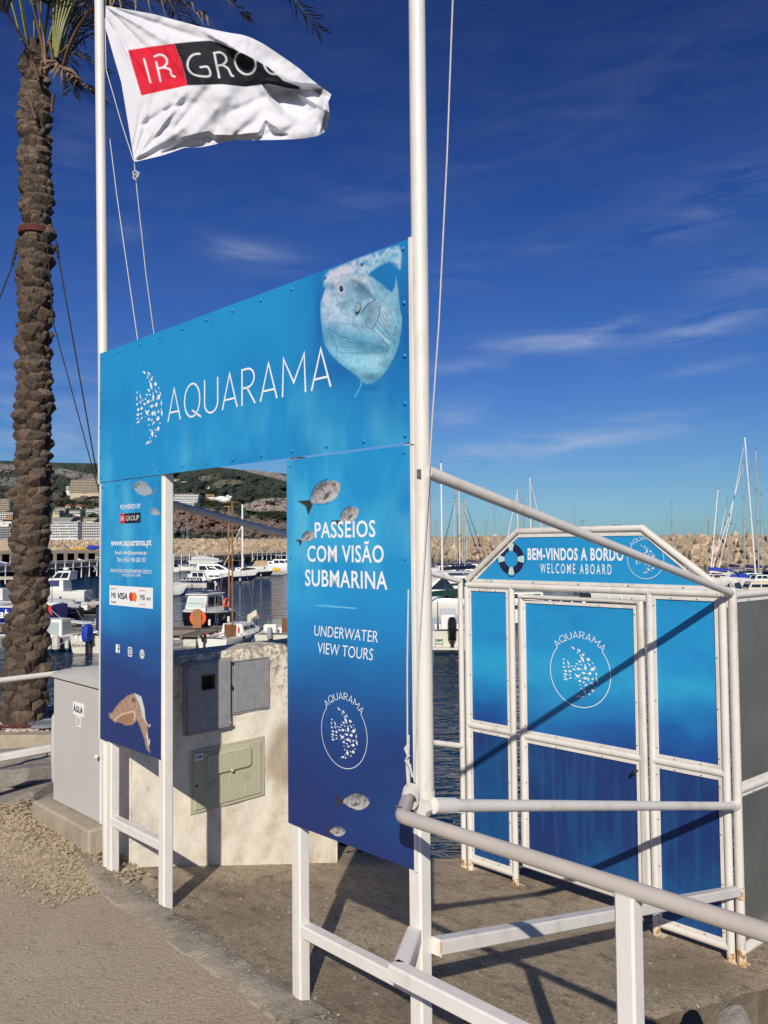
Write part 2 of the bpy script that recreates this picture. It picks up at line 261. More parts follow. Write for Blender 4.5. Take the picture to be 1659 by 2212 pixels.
M['canvasb'] = mat('royal_blue_canvas', (.012, .05, .42), .8, noise=(6, .3), bump=(9, .02))
M['canvasg'] = mat('dark_green_canvas', (.008, .05, .035), .85, noise=(6, .3), bump=(9, .02))
M['canvasbr'] = mat('dark_brown_canvas', (.035, .02, .014), .85, noise=(6, .3), bump=(9, .02))
M['canvast'] = mat('tan_canvas', (.42, .31, .20), .85, noise=(6, .2), bump=(9, .02))
M['cream'] = mat('cream_canvas', (.62, .55, .42), .8, noise=(6, .2), bump=(9, .02))
M['glass'] = mat('tinted_boat_window', (.012, .016, .02), .06, spec=.8)
M['glassn'] = mat('navy_window_cover', (.012, .02, .10), .5)
M['glassp'] = mat('pale_reflecting_windscreen', (.48, .55, .52), .15)
M['perspex'] = mat('clear_windscreen', (.35, .42, .44), .05, alpha=.55)
M['alu'] = mat('anodised_mast', (.55, .55, .54), .35, .5)
M['mastw'] = mat('white_mast', (.78, .77, .74), .35)
M['mastwood'] = mat('brown_mast', (.24, .13, .055), .5, noise=(3, .3))
M['masto'] = mat('cream_mast', (.52, .42, .26), .5, noise=(3, .2))
M['steel'] = mat('stainless_rail', (.62, .62, .60), .22, .8)
M['ring'] = mat('orange_ring', (.75, .12, .03), .6)
M['deckwood'] = mat('grey_deck_boards', (.17, .14, .115), .9, noise=(8, .4))
M['pier'] = mat('pier_concrete', (.23, .20, .155), .9, noise=(1.2, .35), bump=(6, .05))
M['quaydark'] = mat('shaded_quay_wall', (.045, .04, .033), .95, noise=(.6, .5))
M['yellow'] = mat('yellow_gear', (.72, .42, .02), .6)
M['red'] = mat('red_cloth', (.55, .03, .03), .7)
M['green'] = mat('green_cloth', (.02, .22, .06), .7)
M['cow'] = mat('grey_cowling', (.33, .34, .36), .35)
M['tube'] = mat('grey_inflatable_tube', (.40, .41, .43), .55)

# ------------------------------------------------------------------ mesh builder
def ident(p): return p
class MB:
    def __init__(s, xf=None): s.v = []; s.f = []; s.m = []; s.xf = xf; s.cur = 0
    def add(s, vs, fs):
        b = len(s.v)
        s.v += [tuple(s.xf(*p)) if s.xf else tuple(p) for p in vs]
        s.f += [tuple(i + b for i in f) for f in fs]; s.m += [s.cur] * len(fs); return s
    def box(s, c, d, rz=0, ch=0):
        x, y, z = [q / 2 for q in d]; cr, sr = math.cos(rz), math.sin(rz)
        if ch <= 0:
            pts = [(sx_ * x, sy * y, sz * z) for sz in (-1, 1) for sx_, sy in ((-1, -1), (1, -1), (1, 1), (-1, 1))]
            fs = [(3, 2, 1, 0), (4, 5, 6, 7), (0, 1, 5, 4), (1, 2, 6, 5), (2, 3, 7, 6), (3, 0, 4, 7)]
        else:
            pts = []; 
            for sz, k in ((-1, 0), (-1, 1), (1, 1), (1, 0)):
                X, Y, Zz = (x - ch, y - ch, z) if k == 0 else (x, y, z - ch)
                e = ch if k else ch
                if k == 0: loop = [(-X, -Y), (X, -Y), (X, Y), (-X, Y)]; loop = [q for q in loop for _ in (0, 1)]
                else: loop = [(-X, -Y + e), (-X + e, -Y), (X - e, -Y), (X, -Y + e), (X, Y - e), (X - e, Y), (-X + e, Y), (-X, Y - e)]
                pts += [(a_, b_, sz * Zz) for a_, b_ in loop]
            fs = [tuple(reversed(range(0, 8))), tuple(range(24, 32))]
            for k in range(3):
                for i in range(8): j = (i + 1) % 8; fs.append((k * 8 + i, k * 8 + j, k * 8 + 8 + j, k * 8 + 8 + i))
        pts = [(c[0] + a_ * cr - b_ * sr, c[1] + a_ * sr + b_ * cr, c[2] + zz) for a_, b_, zz in pts]
        return s.add(pts, fs)
    def tube(s, p, q, r, seg=12, r2=None, caps=True): return s.path([p, q], [r, r if r2 is None else r2], seg, caps)
    def path(s, pts, r, seg=10, caps=True, flat=1.0):
        P = [Vector(p) for p in pts]; n = len(P); rs = r if isinstance(r, (list, tuple)) else [r] * n
        T = [((P[min(i + 1, n - 1)] - P[max(i - 1, 0)]).normalized()) for i in range(n)]
        up = Vector((0, 0, 1)) if abs(T[0].z) < .9 else Vector((1, 0, 0)); vs = []
        for i in range(n):
            a = T[i].cross(up).normalized(); b = a.cross(T[i]).normalized(); up = b
            k = 1.0
            if 0 < i < n - 1: k = 1 / max(.5, math.cos(T[i].angle((P[i + 1] - P[i]).normalized())))
            for j in range(seg):
                t = 2 * math.pi * j / seg; vs.append(P[i] + (a * math.cos(t) * k + b * math.sin(t) * flat) * rs[i])
        fs = [(i * seg + j, i * seg + (j + 1) % seg, (i + 1) * seg + (j + 1) % seg, (i + 1) * seg + j) for i in range(n - 1) for j in range(seg)]
        if caps: fs += [tuple(reversed(range(seg))), tuple(range((n - 1) * seg, n * seg))]
        return s.add(vs, fs)
    def lathe(s, c, prof, seg=16):
        vs = [(c[0] + r * math.cos(2 * math.pi * j / seg), c[1] + r * math.sin(2 * math.pi * j / seg), c[2] + z) for r, z in prof for j in range(seg)]
        n = len(prof); fs = [(i * seg + j, i * seg + (j + 1) % seg, (i + 1) * seg + (j + 1) % seg, (i + 1) * seg + j) for i in range(n - 1) for j in range(seg)]
        return s.add(vs, fs + [tuple(reversed(range(seg))), tuple(range((n - 1) * seg, n * seg))])
    def ball(s, c, r, seg=10, rings=6, sq=(1, 1, 1)):
        vs = [(c[0], c[1], c[2] - r * sq[2])]
        for i in range(1, rings):
            t = math.pi * i / rings
            vs += [(c[0] + r * sq[0] * math.sin(t) * math.cos(2 * math.pi * j / seg), c[1] + r * sq[1] * math.sin(t) * math.sin(2 * math.pi * j / seg), c[2] - r * sq[2] * math.cos(t)) for j in range(seg)]
        vs.append((c[0], c[1], c[2] + r * sq[2])); k = len(vs) - 1; fs = []
        for j in range(seg):
            q = (j + 1) % seg; fs.append((0, 1 + q, 1 + j)); fs.append((k, 1 + (rings - 2) * seg + j, 1 + (rings - 2) * seg + q))
            for i in range(rings - 2): a = 1 + i * seg; fs.append((a + j, a + q, a + seg + q, a + seg + j))
        return s.add(vs, fs)
    def torus(s, c, R, r, ax='y', seg=24, sg=8, a0=0, a1=2 * math.pi):
        full = abs(a1 - a0 - 2 * math.pi) < 1e-6; vs = []; n = seg if full else seg + 1
        for i in range(n):
            t = a0 + (a1 - a0) * i / seg
            for j in range(sg):
                u = 2 * math.pi * j / sg; rr = R + r * math.cos(u); h = r * math.sin(u); x, y = rr * math.cos(t), rr * math.sin(t)
                vs.append({'y': (c[0] + x, c[1] + h, c[2] + y), 'z': (c[0] + x, c[1] + y, c[2] + h), 'x': (c[0] + h, c[1] + x, c[2] + y)}[ax])
        fs = [(i * sg + j, ((i + 1) % n) * sg + j, ((i + 1) % n) * sg + (j + 1) % sg, i * sg + (j + 1) % sg) for i in range(seg if full else seg) for j in range(sg)]
        return s.add(vs, fs)
    def prism(s, poly, h0, h1, ax='z'):
        n = len(poly)
        def P(a, b, h): return {'z': (a, b, h), 'y': (a, h, b), 'x': (h, a, b)}[ax]
        vs = [P(a, b, h0) for a, b in poly] + [P(a, b, h1) for a, b in poly]
        fs = [tuple(reversed(range(n))), tuple(range(n, 2 * n))] + [(i, (i + 1) % n, n + (i + 1) % n, n + i) for i in range(n)]
        return s.add(vs, fs)
    def loft(s, secs, closed=False, cap=True):
        k = len(secs[0]); vs = [p for q in secs for p in q]; fs = []
        for i in range(len(secs) - 1):
            for j in range(k if closed else k - 1): fs.append((i * k + j, i * k + (j + 1) % k, (i + 1) * k + (j + 1) % k, (i + 1) * k + j))
        if cap: fs += [tuple(reversed(range(k))), tuple(range((len(secs) - 1) * k, len(secs) * k))]
        return s.add(vs, fs)
def put(name, mb, mats, parent=None, origin=None, smooth=False, kind=None):
    if isinstance(mats, str): mats = [mats]
    if parent is not None: o3 = parent['_o'] if '_o' in parent else (0, 0, 0)
    elif origin is not None: o3 = tuple(origin)
    else: o3 = (0, 0, 0)
    o3 = tuple(float(q) for q in o3)
    me = bpy.data.meshes.new(name); me.from_pydata([(a - o3[0], b - o3[1], c - o3[2]) for a, b, c in mb.v], [], mb.f)
    for q in mats: me.materials.append(M[q])
    if any(mb.m): me.polygons.foreach_set('material_index', mb.m)
    bm = bmesh.new(); bm.from_mesh(me); bmesh.ops.recalc_face_normals(bm, faces=bm.faces)
    if smooth:
        for e in bm.edges:
            if len(e.link_faces) == 2 and e.calc_face_angle(0) > .62: e.smooth = False
        for fc in bm.faces: fc.smooth = True
    bm.to_mesh(me); bm.free()
    ob = bpy.data.objects.new(name, me); COL.objects.link(ob)
    if parent is not None: ob.parent = parent
    else: ob.location = o3
    if '_o' not in ob: ob['_o'] = o3
    if kind: ob['kind'] = kind
    return ob
def tag(o, label=None, cat=None, group=None, kind=None):
    if label: o['label'] = label
    if cat: o['category'] = cat
    if group: o['group'] = group
    if kind: o['kind'] = kind
    return o
def thing(name, label, cat, loc=(0, 0, 0), group=None):
    o = bpy.data.objects.new(name, None); COL.objects.link(o); o.location = tuple(float(q) for q in loc); o['_o'] = tuple(float(q) for q in loc); o.empty_display_size = .2
    return tag(o, label, cat, group)
def inst(name, mesh, parent, loc, rot=(0, 0, 0), sc=(1, 1, 1)):
    o = bpy.data.objects.new(name, mesh); COL.objects.link(o); o.parent = parent; o.rotation_euler = rot; o.scale = sc
    p = parent['_o'] if (parent is not None and '_o' in parent) else (0, 0, 0)
    o.location = (loc[0] - p[0], loc[1] - p[1], loc[2] - p[2]); return o
def meshof(name, mb, mats):
    o = put(name, mb, mats); me = o.data; bpy.data.objects.remove(o); return me
# ------------------------------------------------------------------ lettering
def textdata(s, bold=0., shear=0., spacing=1.0):
    c = bpy.data.curves.new('tmp', 'FONT'); c.body = s; c.offset = bold; c.shear = shear; c.space_character = spacing; c.resolution_u = 3; c.fill_mode = 'FRONT'
    o = bpy.data.objects.new('tmp', c); COL.objects.link(o); dg = bpy.context.evaluated_depsgraph_get(); me = o.evaluated_get(dg).to_mesh()
    V_ = np.array([v.co[:2] for v in me.vertices]); Fc = [tuple(p.vertices) for p in me.polygons]
    o.evaluated_get(dg).to_mesh_clear(); bpy.data.objects.remove(o); bpy.data.curves.remove(c)
    mn, mx_ = V_.min(0), V_.max(0); return (V_ - mn) / (mx_ - mn), Fc
def letter(s, a0, a1, z0, z1, v, parent, m='letter', bold=0., shear=0., spacing=1.0, name='lettering', xf=L, rows=None):
    V_, Fc = textdata(s, bold, shear, spacing); mb = MB(xf); mb.add([(a0 + (a1 - a0) * x, v, z0 + (z1 - z0) * y) for x, y in V_], Fc)
    return put(name, mb, m, parent)
def ptext(s, xl, xr, yb, yt, v, parent, xr_b=None, **kw):      # left px, right px, baseline and top px read at the left end
    p0 = plv(xl, yb, v); p1 = plv(xr, yb, v); t0 = plv(xl, yt, v)
    return letter(s, p0[0], p1[0], p0[1], t0[1], v, parent, **kw)
def arc(cx_, cy_, rx, ry, a0, a1, n=14): return [(cx_ + rx * math.cos(math.radians(a0 + (a1 - a0) * i / n)), cy_ + ry * math.sin(math.radians(a0 + (a1 - a0) * i / n))) for i in range(n + 1)]
STK = {'A': (.62, [[(0, 0), (.31, 1), (.62, 0)], [(.11, .27), (.51, .27)]]),
       'Q': (.74, [arc(.36, .5, .36, .5, 0, 360, 24), [(.36, .2), (.78, -.06)]]),
       'U': (.58, [[(0, 1), (0, .32)] + arc(.29, .30, .29, .30, 180, 360, 12) + [(.58, 1)]]),
       'R': (.52, [[(0, 0), (0, 1), (.22, 1)] + arc(.22, .74, .26, .26, 90, -90, 10) + [(0, .48)], [(.2, .48), (.52, 0)]]),
       'M': (.80, [[(0, 0), (.04, 1), (.40, .32), (.76, 1), (.80, 0)]]),
       'I': (.08, [[(.04, 0), (.04, 1)]]),
       'G': (.66, [arc(.36, .5, .36, .5, 45, 330, 18) + [(.68, .48), (.40, .48)]]),
       'O': (.72, [arc(.36, .5, .36, .5, 0, 360, 24)]),
       'P': (.48, [[(0, 0), (0, 1), (.22, 1)] + arc(.22, .72, .26, .28, 90, -90, 10) + [(0, .44)]])}
def ribbon(mb, pts, w, put3):
    P = [np.array(p, float) for p in pts]; P = [P[0]] + [b_ for a_, b_ in zip(P[:-1], P[1:]) if np.linalg.norm(b_ - a_) > 1e-7]; closed = np.linalg.norm(P[0] - P[-1]) < 1e-6; n = len(P); Lf = []; Rt = []
    for i in range(n):
        d0 = P[i] - P[i - 1] if i > 0 else (P[-1] - P[-2] if closed else None)
        d1 = P[i + 1] - P[i] if i < n - 1 else (P[1] - P[0] if closed else None)
        if d0 is None: d0 = d1
        if d1 is None: d1 = d0
        d0 = d0 / np.linalg.norm(d0); d1 = d1 / np.linalg.norm(d1); n0 = np.array([-d0[1], d0[0]]); n1 = np.array([-d1[1], d1[0]]); m_ = n0 + n1
        k = np.linalg.norm(m_)
        if k < .25: m_ = n1; sc_ = 1
        else: m_ = m_ / k; sc_ = min(1 / max(.2, m_ @ n1), 2.6)
        Lf.append(P[i] + m_ * w / 2 * sc_); Rt.append(P[i] - m_ * w / 2 * sc_)
    mb.add([put3(*q) for q in Lf] + [put3(*q) for q in Rt], [(i, i + 1, n + i + 1, n + i) for i in range(n - 1)])
def stroketext(mb, s, w, gap, place, hx=1.0):
    x = 0
    for ch in s:
        if ch == ' ': x += .4; continue
        cw, st = STK[ch]
        for pl_ in st: ribbon(mb, [(x + p * hx, q) for p, q in pl_], w, place)
        x += cw * hx + gap
    return x - gap
def strokewidth(s, gap, hx=1.0): return sum(.4 if c == ' ' else STK[c][0] * hx + gap for c in s) - gap
FISHES = [(515,100,110,40,-30),(645,140,90,50,-40),(617,185,70,30,-75),(725,235,75,45,-50),(752,205,60,18,-60),(705,315,190,60,-62),(835,325,90,75,-20),(650,390,80,50,-25),(592,450,85,28,-15),(685,460,55,30,0),(775,505,150,60,-85),(925,395,45,28,-50),(855,435,100,30,-45),(970,480,90,25,-60),(920,535,110,90,30),(1000,625,90,40,-85),(310,375,45,40,0),(405,445,110,35,-60),(303,460,80,35,-85),(307,555,55,50,0),(375,530,30,25,0),(415,530,80,25,-80),(473,515,40,35,0),(553,510,45,40,0),(525,580,90,40,-20),(625,560,90,70,0),(705,555,60,22,-50),(730,640,110,55,0),(860,635,90,80,10),(340,640,70,60,0),(440,635,80,60,0),(335,715,100,50,0),(437,715,50,40,0),(325,775,75,28,-10),(340,830,90,45,10),(443,788,85,30,35),(590,715,130,60,-45),(640,710,80,40,50),(760,750,90,80,0),(830,755,100,45,-80),(918,745,55,55,0),(1010,760,140,50,-75),(905,845,100,80,10),(650,825,75,55,0),(735,845,55,45,0),(557,775,40,15,-40),(675,770,40,15,0),(780,900,90,40,35),(655,910,55,18,-15),(965,920,35,35,0),(910,995,90,85,20),(680,990,50,25,80),(750,1040,120,80,-75),(830,1000,45,25,-60),(845,1095,45,40,0),(687,1105,35,28,0),(615,1170,120,45,20),(700,1170,75,28,40)]
def fishlogo(mb, ca, cz, ra, rz, place):
    for (x, y, ln, wd, an) in FISHES:
        cx_, cy_ = (x - 650) / 645, (640 - y) / 770; t = math.radians(-an if False else an); l_, w_ = ln / 2, wd / 2
        shp = [(-1, .62), (-.55, .18), (-.2, .62), (.1, 1), (.3, .72), (.72, .5), (1, 0), (.7, -.5), (.25, -.8), (.02, -1.02), (-.12, -.6), (-.55, -.18), (-1, -.62), (-.8, 0)]
        q = []
        for a_, b_ in shp:
            px, py = a_ * l_ + 0, b_ * w_; X, Y = px * math.cos(t) - py * math.sin(t), px * math.sin(t) + py * math.cos(t)
            q.append(place(ca + ra * (cx_ + X / 645), cz + rz * (cy_ + Y / 770)))
        mb.add(q, [tuple(range(len(q)))])
def ringlogo(parent, ca, cz, r, v, lw, label_h=.2, ring=True, textw=None, flip=1):
    place = lambda a, z: (a, v, z)
    mb = MB(L); fishlogo(mb, ca, cz, r, r, place); put('fish_emblem', mb, 'letter', parent)
    if ring:
        mb = MB(L); n = 64; a0, a1 = math.radians(138), math.radians(402)
        ribbon(mb, [(ca + r * math.cos(a0 + (a1 - a0) * i / n), cz + r * math.sin(a0 + (a1 - a0) * i / n)) for i in range(n + 1)], lw, place); put('emblem_ring', mb, 'letter', parent)
        s = 'AQUARAMA'; h = r * label_h; tw = strokewidth(s, .20) ; span = math.radians(97); R = r * 1.0; mb = MB(L)
        k = span * (R + h * .3) / tw / h
        def pl_(x, y):
            th = math.radians(90) + span / 2 - span * x / tw; rr = R + h * y; return (ca + rr * math.cos(th), v, cz + rr * math.sin(th))
        stroketext(mb, s, .085, .20, pl_); put('emblem_lettering', mb, 'letter', parent)
# ------------------------------------------------------------------ print painter (ink on vinyl / cloth, colours linear)
def vnoise(X, Y, sc, seed=0, octv=4):
    out = np.zeros_like(X); amp = 1; tot = 0
    for o in range(octv):
        r = np.random.default_rng(seed + o * 31); g = r.random((128, 128)); x = X * sc * 2 ** o + 17.3 * o; y = Y * sc * 2 ** o + 5.1 * o
        xi, yi = np.floor(x).astype(int), np.floor(y).astype(int); fx, fy = x - xi, y - yi; fx = fx * fx * (3 - 2 * fx); fy = fy * fy * (3 - 2 * fy)
        a = g[yi % 128, xi % 128]; b = g[yi % 128, (xi + 1) % 128]; c = g[(yi + 1) % 128, xi % 128]; d = g[(yi + 1) % 128, (xi + 1) % 128]
        out += amp * ((a * (1 - fx) + b * fx) * (1 - fy) + (c * (1 - fx) + d * fx) * fy); tot += amp; amp *= .5
    return out / tot
class Ink:
    def __init__(s, X, Y, col): s.X, s.Y = X, Y; s.C = np.array(col, float) * np.ones((len(X), 3)) if np.ndim(col) == 1 else col
    def mix(s, a, col): a = np.clip(a, 0, 1)[:, None]; s.C = s.C * (1 - a) + np.array(col) * a
    def inside(s, poly, soft=1.0):
        P = np.array(poly, float); x0, y0 = P.min(0) - 3 * soft; x1, y1 = P.max(0) + 3 * soft
        sel = np.where((s.X > x0) & (s.X < x1) & (s.Y > y0) & (s.Y < y1))[0]; A = np.zeros(len(s.X))
        if not len(sel): return A
        x, y = s.X[sel], s.Y[sel]; dm = np.full(len(sel), 1e9); ins = np.zeros(len(sel), bool); n = len(P)
        for i in range(n):
            a, b = P[i], P[(i + 1) % n]; d = b - a; t = np.clip(((x - a[0]) * d[0] + (y - a[1]) * d[1]) / (d @ d + 1e-9), 0, 1)
            dm = np.minimum(dm, np.hypot(x - a[0] - t * d[0], y - a[1] - t * d[1]))
            if a[1] != b[1]: ins ^= ((a[1] > y) != (b[1] > y)) & (x < (b[0] - a[0]) * (y - a[1]) / (b[1] - a[1]) + a[0])
        A[sel] = np.clip(.5 + np.where(ins, dm, -dm) / soft, 0, 1); return A
    def poly(s, poly, col, soft=1.0, al=1.0, noise=None):
        a = s.inside(poly, soft) * al
        if noise: a = a * np.clip((vnoise(s.X, s.Y, noise[0], 5) - noise[1]) * noise[2], 0, 1)
        s.mix(a, col); return a
    def blob(s, x, y, rx, ry, col, al=1.0, ang=0, clip=None):
        t = math.radians(ang); dx, dy = s.X - x, s.Y - y; u = dx * math.cos(t) + dy * math.sin(t); w = -dx * math.sin(t) + dy * math.cos(t)
        a = np.exp(-(u / rx) ** 2 - (w / ry) ** 2) * al
        if clip is not None: a = a * clip
        s.mix(a, col)
    def stroke(s, pts, w, col, al=1.0, soft=.8, clip=None):
        P = np.array(pts, float); dm = np.full(len(s.X), 1e9); x0, y0 = P.min(0) - w - 3; x1, y1 = P.max(0) + w + 3
        sel = np.where((s.X > x0) & (s.X < x1) & (s.Y > y0) & (s.Y < y1))[0]
        if not len(sel): return
        x, y = s.X[sel], s.Y[sel]; dd = np.full(len(sel), 1e9)
        for a, b in zip(P[:-1], P[1:]):
            d = b - a; t = np.clip(((x - a[0]) * d[0] + (y - a[1]) * d[1]) / (d @ d + 1e-9), 0, 1); dd = np.minimum(dd, np.hypot(x - a[0] - t * d[0], y - a[1] - t * d[1]))
        A = np.zeros(len(s.X)); A[sel] = np.clip((w / 2 - dd) / soft + .5, 0, 1) * al
        if clip is not None: A = A * clip
        s.mix(A, col)
def sheet(name, a0, a1, z0, z1, v, step, paint, parent, poly=None, thick=.004, backmat='white'):
    na = max(2, int((a1 - a0) / step)); nb = max(2, int((z1 - z0) / step)); A, Zz = np.meshgrid(np.linspace(a0, a1, na + 1), np.linspace(z0, z1, nb + 1))
    if poly is not None:      # shear the rows of a trapezoid: poly(z) -> (left, right)
        lr = np.array([poly(z) for z in Zz[:, 0]]); A = lr[:, :1] + (lr[:, 1:] - lr[:, :1]) * np.linspace(0, 1, na + 1)[None, :]
    A, Zz = A.ravel(), Zz.ravel(); P = G0[None] + A[:, None] * EX + v * EV + Zz[:, None] * np.array([0, 0, 1.])
    px, py = projw(P); ink = Ink(px, py, (0., 0, 0)); ink.A, ink.Z = A, Zz; paint(ink)
    o3 = np.array(parent['_o']); me = bpy.data.meshes.new(name); w = na + 1
    idx = np.arange((na) * (nb)); i0 = (idx // na) * w + idx % na; F = np.stack([i0, i0 + 1, i0 + w + 1, i0 + w], 1)
    me.from_pydata((P - o3).tolist(), [], F.tolist()); ca = me.color_attributes.new('ink', 'FLOAT_COLOR', 'POINT')
    ca.data.foreach_set('color', np.concatenate([np.clip(ink.C, 0, 1), np.ones((len(A), 1))], 1).ravel().astype(np.float32)); me.materials.append(M['print'])
    ob = bpy.data.objects.new(name, me); COL.objects.link(ob); ob.parent = parent; ob['_o'] = tuple(float(q) for q in o3)
    return ob
M['mirror'] = mat('dull_reflecting_sheet', (.36, .35, .30), .14, .6, noise=(1.5, .3), spec=.7, extra=dirt(.35, (.18, .17, .13), 1.6, .45, .7, (1, 1, .6)))
M['hotel'] = mat('white_render', (.66, .65, .62), .9, noise=(.3, .12)); M['hotel2'] = mat('cream_render', (.50, .42, .30), .9, noise=(.3, .12)); M['hotel3'] = mat('grey_render', (.34, .34, .34), .9, noise=(.3, .15)); M['orange'] = mat('orange_render', (.45, .26, .13), .9)
M['pinkwall'] = mat('brown_render', (.26, .18, .14), .9); M['roof'] = mat('red_roof_tile', (.32, .09, .05), .9); M['win'] = mat('shaded_window', (.035, .04, .05), .3); M['loggia'] = mat('shaded_loggia', (.06, .06, .06), .8); M['blind'] = mat('pale_blind', (.36, .35, .32), .8)
M['scrubtree'] = mat('dark_pine_foliage', (.030, .040, .018), .9, noise=(.2, .5)); M['orangewood'] = mat('orange_brown_board', (.40, .16, .05), .6, noise=(2, .3)); M['orange_'] = M['orange']
def bar(mb, p, q, w, h=None):
    h = h or w; p, q = Vector(p), Vector(q); T = (q - p).normalized(); a = T.cross(Vector((0, 0, 1))).normalized() if abs(T.z) < .95 else Vector((S2, -S2, 0)); b = a.cross(T).normalized(); c = min(w, h) * .12
    def sec(P): return [P + a * x + b * y for x, y in ((-w/2 + c, -h/2), (w/2 - c, -h/2), (w/2, -h/2 + c), (w/2, h/2 - c), (w/2 - c, h/2), (-w/2 + c, h/2), (-w/2, h/2 - c), (-w/2, -h/2 + c))]
    return mb.loft([sec(p), sec(q)], closed=True)
def barA(mb, p, q, w, h=None): xf = mb.xf; mb.xf = None; bar(mb, L(*p), L(*q), w, h); mb.xf = xf; return mb
def tubeA(pts, r, seg=14): m = MB(); m.path([L(*p) for p in pts], r, seg); return m
def zroad(a): return -.0385 * (min(max(a, -3.2), 1.5) + 2.2)
def zramp(a, v): t = min(max(v / 2.65, 0), 1); return zroad(a) * (1 - t) - .69 * t
# ================================================================== ground
def gridmesh(fn, us, vs):
    P = [fn(u, v) for v in vs for u in us]; w = len(us)
    return P, [(j * w + i, j * w + i + 1, (j + 1) * w + i + 1, (j + 1) * w + i) for j in range(len(vs) - 1) for i in range(w - 1)]
rn = random.Random(3)
def wob(a, b, s=1.0): return math.sin(a * 7.1 + b * 3.3) * .5 + math.sin(a * 17.7 - b * 11.1 + 1) * .3 + math.sin(a * 41 + b * 29 + 2) * .2
mb = MB(L); mb.add(*gridmesh(lambda a, v: (a, v + (.02 * wob(a, 1) if v > -.2 else 0), zroad(a) + .004 * wob(a * .5, v)), list(np.linspace(-14, 6, 161)), [-9, -6, -4, -3, -2.2, -1.6, -1.1, -.7, -.4, -.11]))
put('road', mb, 'asphalt', kind='structure', smooth=True)
mb = MB(L); us = list(np.linspace(-2.5, 1.7, 240)); rows = [(-.15, -.012), (-.125, .006), (-.06, .012), (0.0, .008), (.045, -.012)]
mb.add(*gridmesh(lambda a, k: (a, rows[k][0] + .016 * wob(a * 1.3, k) , zroad(a) + rows[k][1] + .003 * wob(a * 3, k)), us, range(5)))
put('cement_strip', mb, 'strip', kind='structure', smooth=True)
mb = MB(L)
def edge_r(v): return -.02 + .092 * v
def edge_l(v): return -2.25 if v < 1.75 else -2.85
na, nv = 56, 64; vs_ = list(np.linspace(0.0, 3.3, nv + 1)); pts = []
def far_v(a): return 3.6 if a > -1.5 else (2.83 + max(0, a + 1.75) * 3 if a > -2.1 else 2.83 + (a + 2.1) * 1.05)
for j in range(nv + 1):
    for i in range(na + 1):
        s_ = i / na; t = j / nv; a = -2.85 + s_ * (edge_r(3.3 * t) + 2.85); v = t * far_v(a) + (.008 * wob(a, t) if j == nv else 0); a2 = a + (.012 * wob(v * 1.2, 5) if i == na else 0)
        pts.append((a2, v, zramp(a2, v) - .012 * (i in (0, na) or j == nv) + .004 * wob(a * .7, v * .6)))
w = na + 1; fs = [(j * w + i, j * w + i + 1, (j + 1) * w + i + 1, (j + 1) * w + i) for j in range(nv) for i in range(na)]
mb.add(pts, fs); bd = [j * w + na for j in range(nv + 1)] + [nv * w + i for i in range(na - 1, -1, -1)]
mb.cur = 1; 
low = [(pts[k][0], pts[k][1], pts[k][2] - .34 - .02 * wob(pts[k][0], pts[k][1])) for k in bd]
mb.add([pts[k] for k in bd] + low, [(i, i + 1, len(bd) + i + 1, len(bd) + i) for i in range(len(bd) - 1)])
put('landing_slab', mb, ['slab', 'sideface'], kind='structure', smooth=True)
mb = MB(); poly = [L(-14, -.13, 0)[:2], L(-2.28, -.13, 0)[:2], L(-2.28, 1.7, 0)[:2], L(-3.4, 2.4, 0)[:2], (-2.2, 8.3), (-16, 8.6)]
mb.prism([tuple(q) for q in poly], -4.5, -.035); put('quay', mb, 'soil', kind='structure')
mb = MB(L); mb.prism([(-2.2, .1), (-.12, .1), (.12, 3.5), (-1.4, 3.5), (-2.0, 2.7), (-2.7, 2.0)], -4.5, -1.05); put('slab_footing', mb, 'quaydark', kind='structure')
mb = MB(L); mb.prism([(-2.2, -9), (6, -9), (6, -.14), (-2.2, -.14)], -4.5, -.16); put('road_base', mb, 'soil', kind='structure')
mb = MB(); mb.add([(-2600, -300, -3.25), (3000, -300, -3.25), (3000, 9000, -3.25), (-2600, 9000, -3.25)], [(0, 1, 2, 3)]); put('water', mb, 'water', kind='structure')

# ================================================================== gantry
gy = thing('entrance_gantry', 'white steel entrance arch with big blue AQUARAMA header and two printed side panels', 'entrance arch', L(-1.13, .03, -.05))
def postm(a, v, z0, z1, w=.05): m = MB(); bar(m, L(a, v, z0), L(a, v, z1), w); return m
for a, z0, z1, w in ((-2.150, -.02, 2.66, .050), (-1.627, -.05, 1.99, .052), (-.632, -.10, 1.99, .052), (-.012, -.12, 2.66, .056)):
    put('post', postm(a, .034, z0, z1, w), 'white', gy)
for a0, a1, z in ((-2.137, -1.654, .247), (-.606, -.041, .192)):
    m = MB(); barA(m, (a0, .034, z), (a1, .034, z), .048); put('crossbar', m, 'white', gy)
for z in (2.02, 2.645):
    m = MB(); barA(m, (-2.13, .034, z), (-.042, .034, z), .04); put('header_rail', m, 'white', gy)
HB = lin(38, 146, 205, .92)
def bg_water(ink, lights, seed, k=1.0):
    n = vnoise(ink.A * 1.0, ink.Z * .45 + ink.A * .12, 5.5, seed, 4)
    m = np.clip((n - .5) * 3.2, 0, 1) * lights(ink.A, ink.Z); ink.mix(m * .62 * k, lin(70, 185, 225, .9))
    n2 = vnoise(ink.A, ink.Z, 2.1, seed + 9, 3); ink.mix(np.clip((n2 - .5) * 1.2, 0, .35), lin(22, 110, 180, .9))
    n3 = vnoise(ink.A * .8, ink.Z * .4, 9, seed + 19, 3); ink.mix(np.clip((n3 - .55) * 4, 0, 1) * lights(ink.A, ink.Z) * .35 * k, lin(110, 210, 235, .9))
Fq = lambda P: [(677.7 + .1594 * x, 528.6 + .1594 * y) for x, y in P]
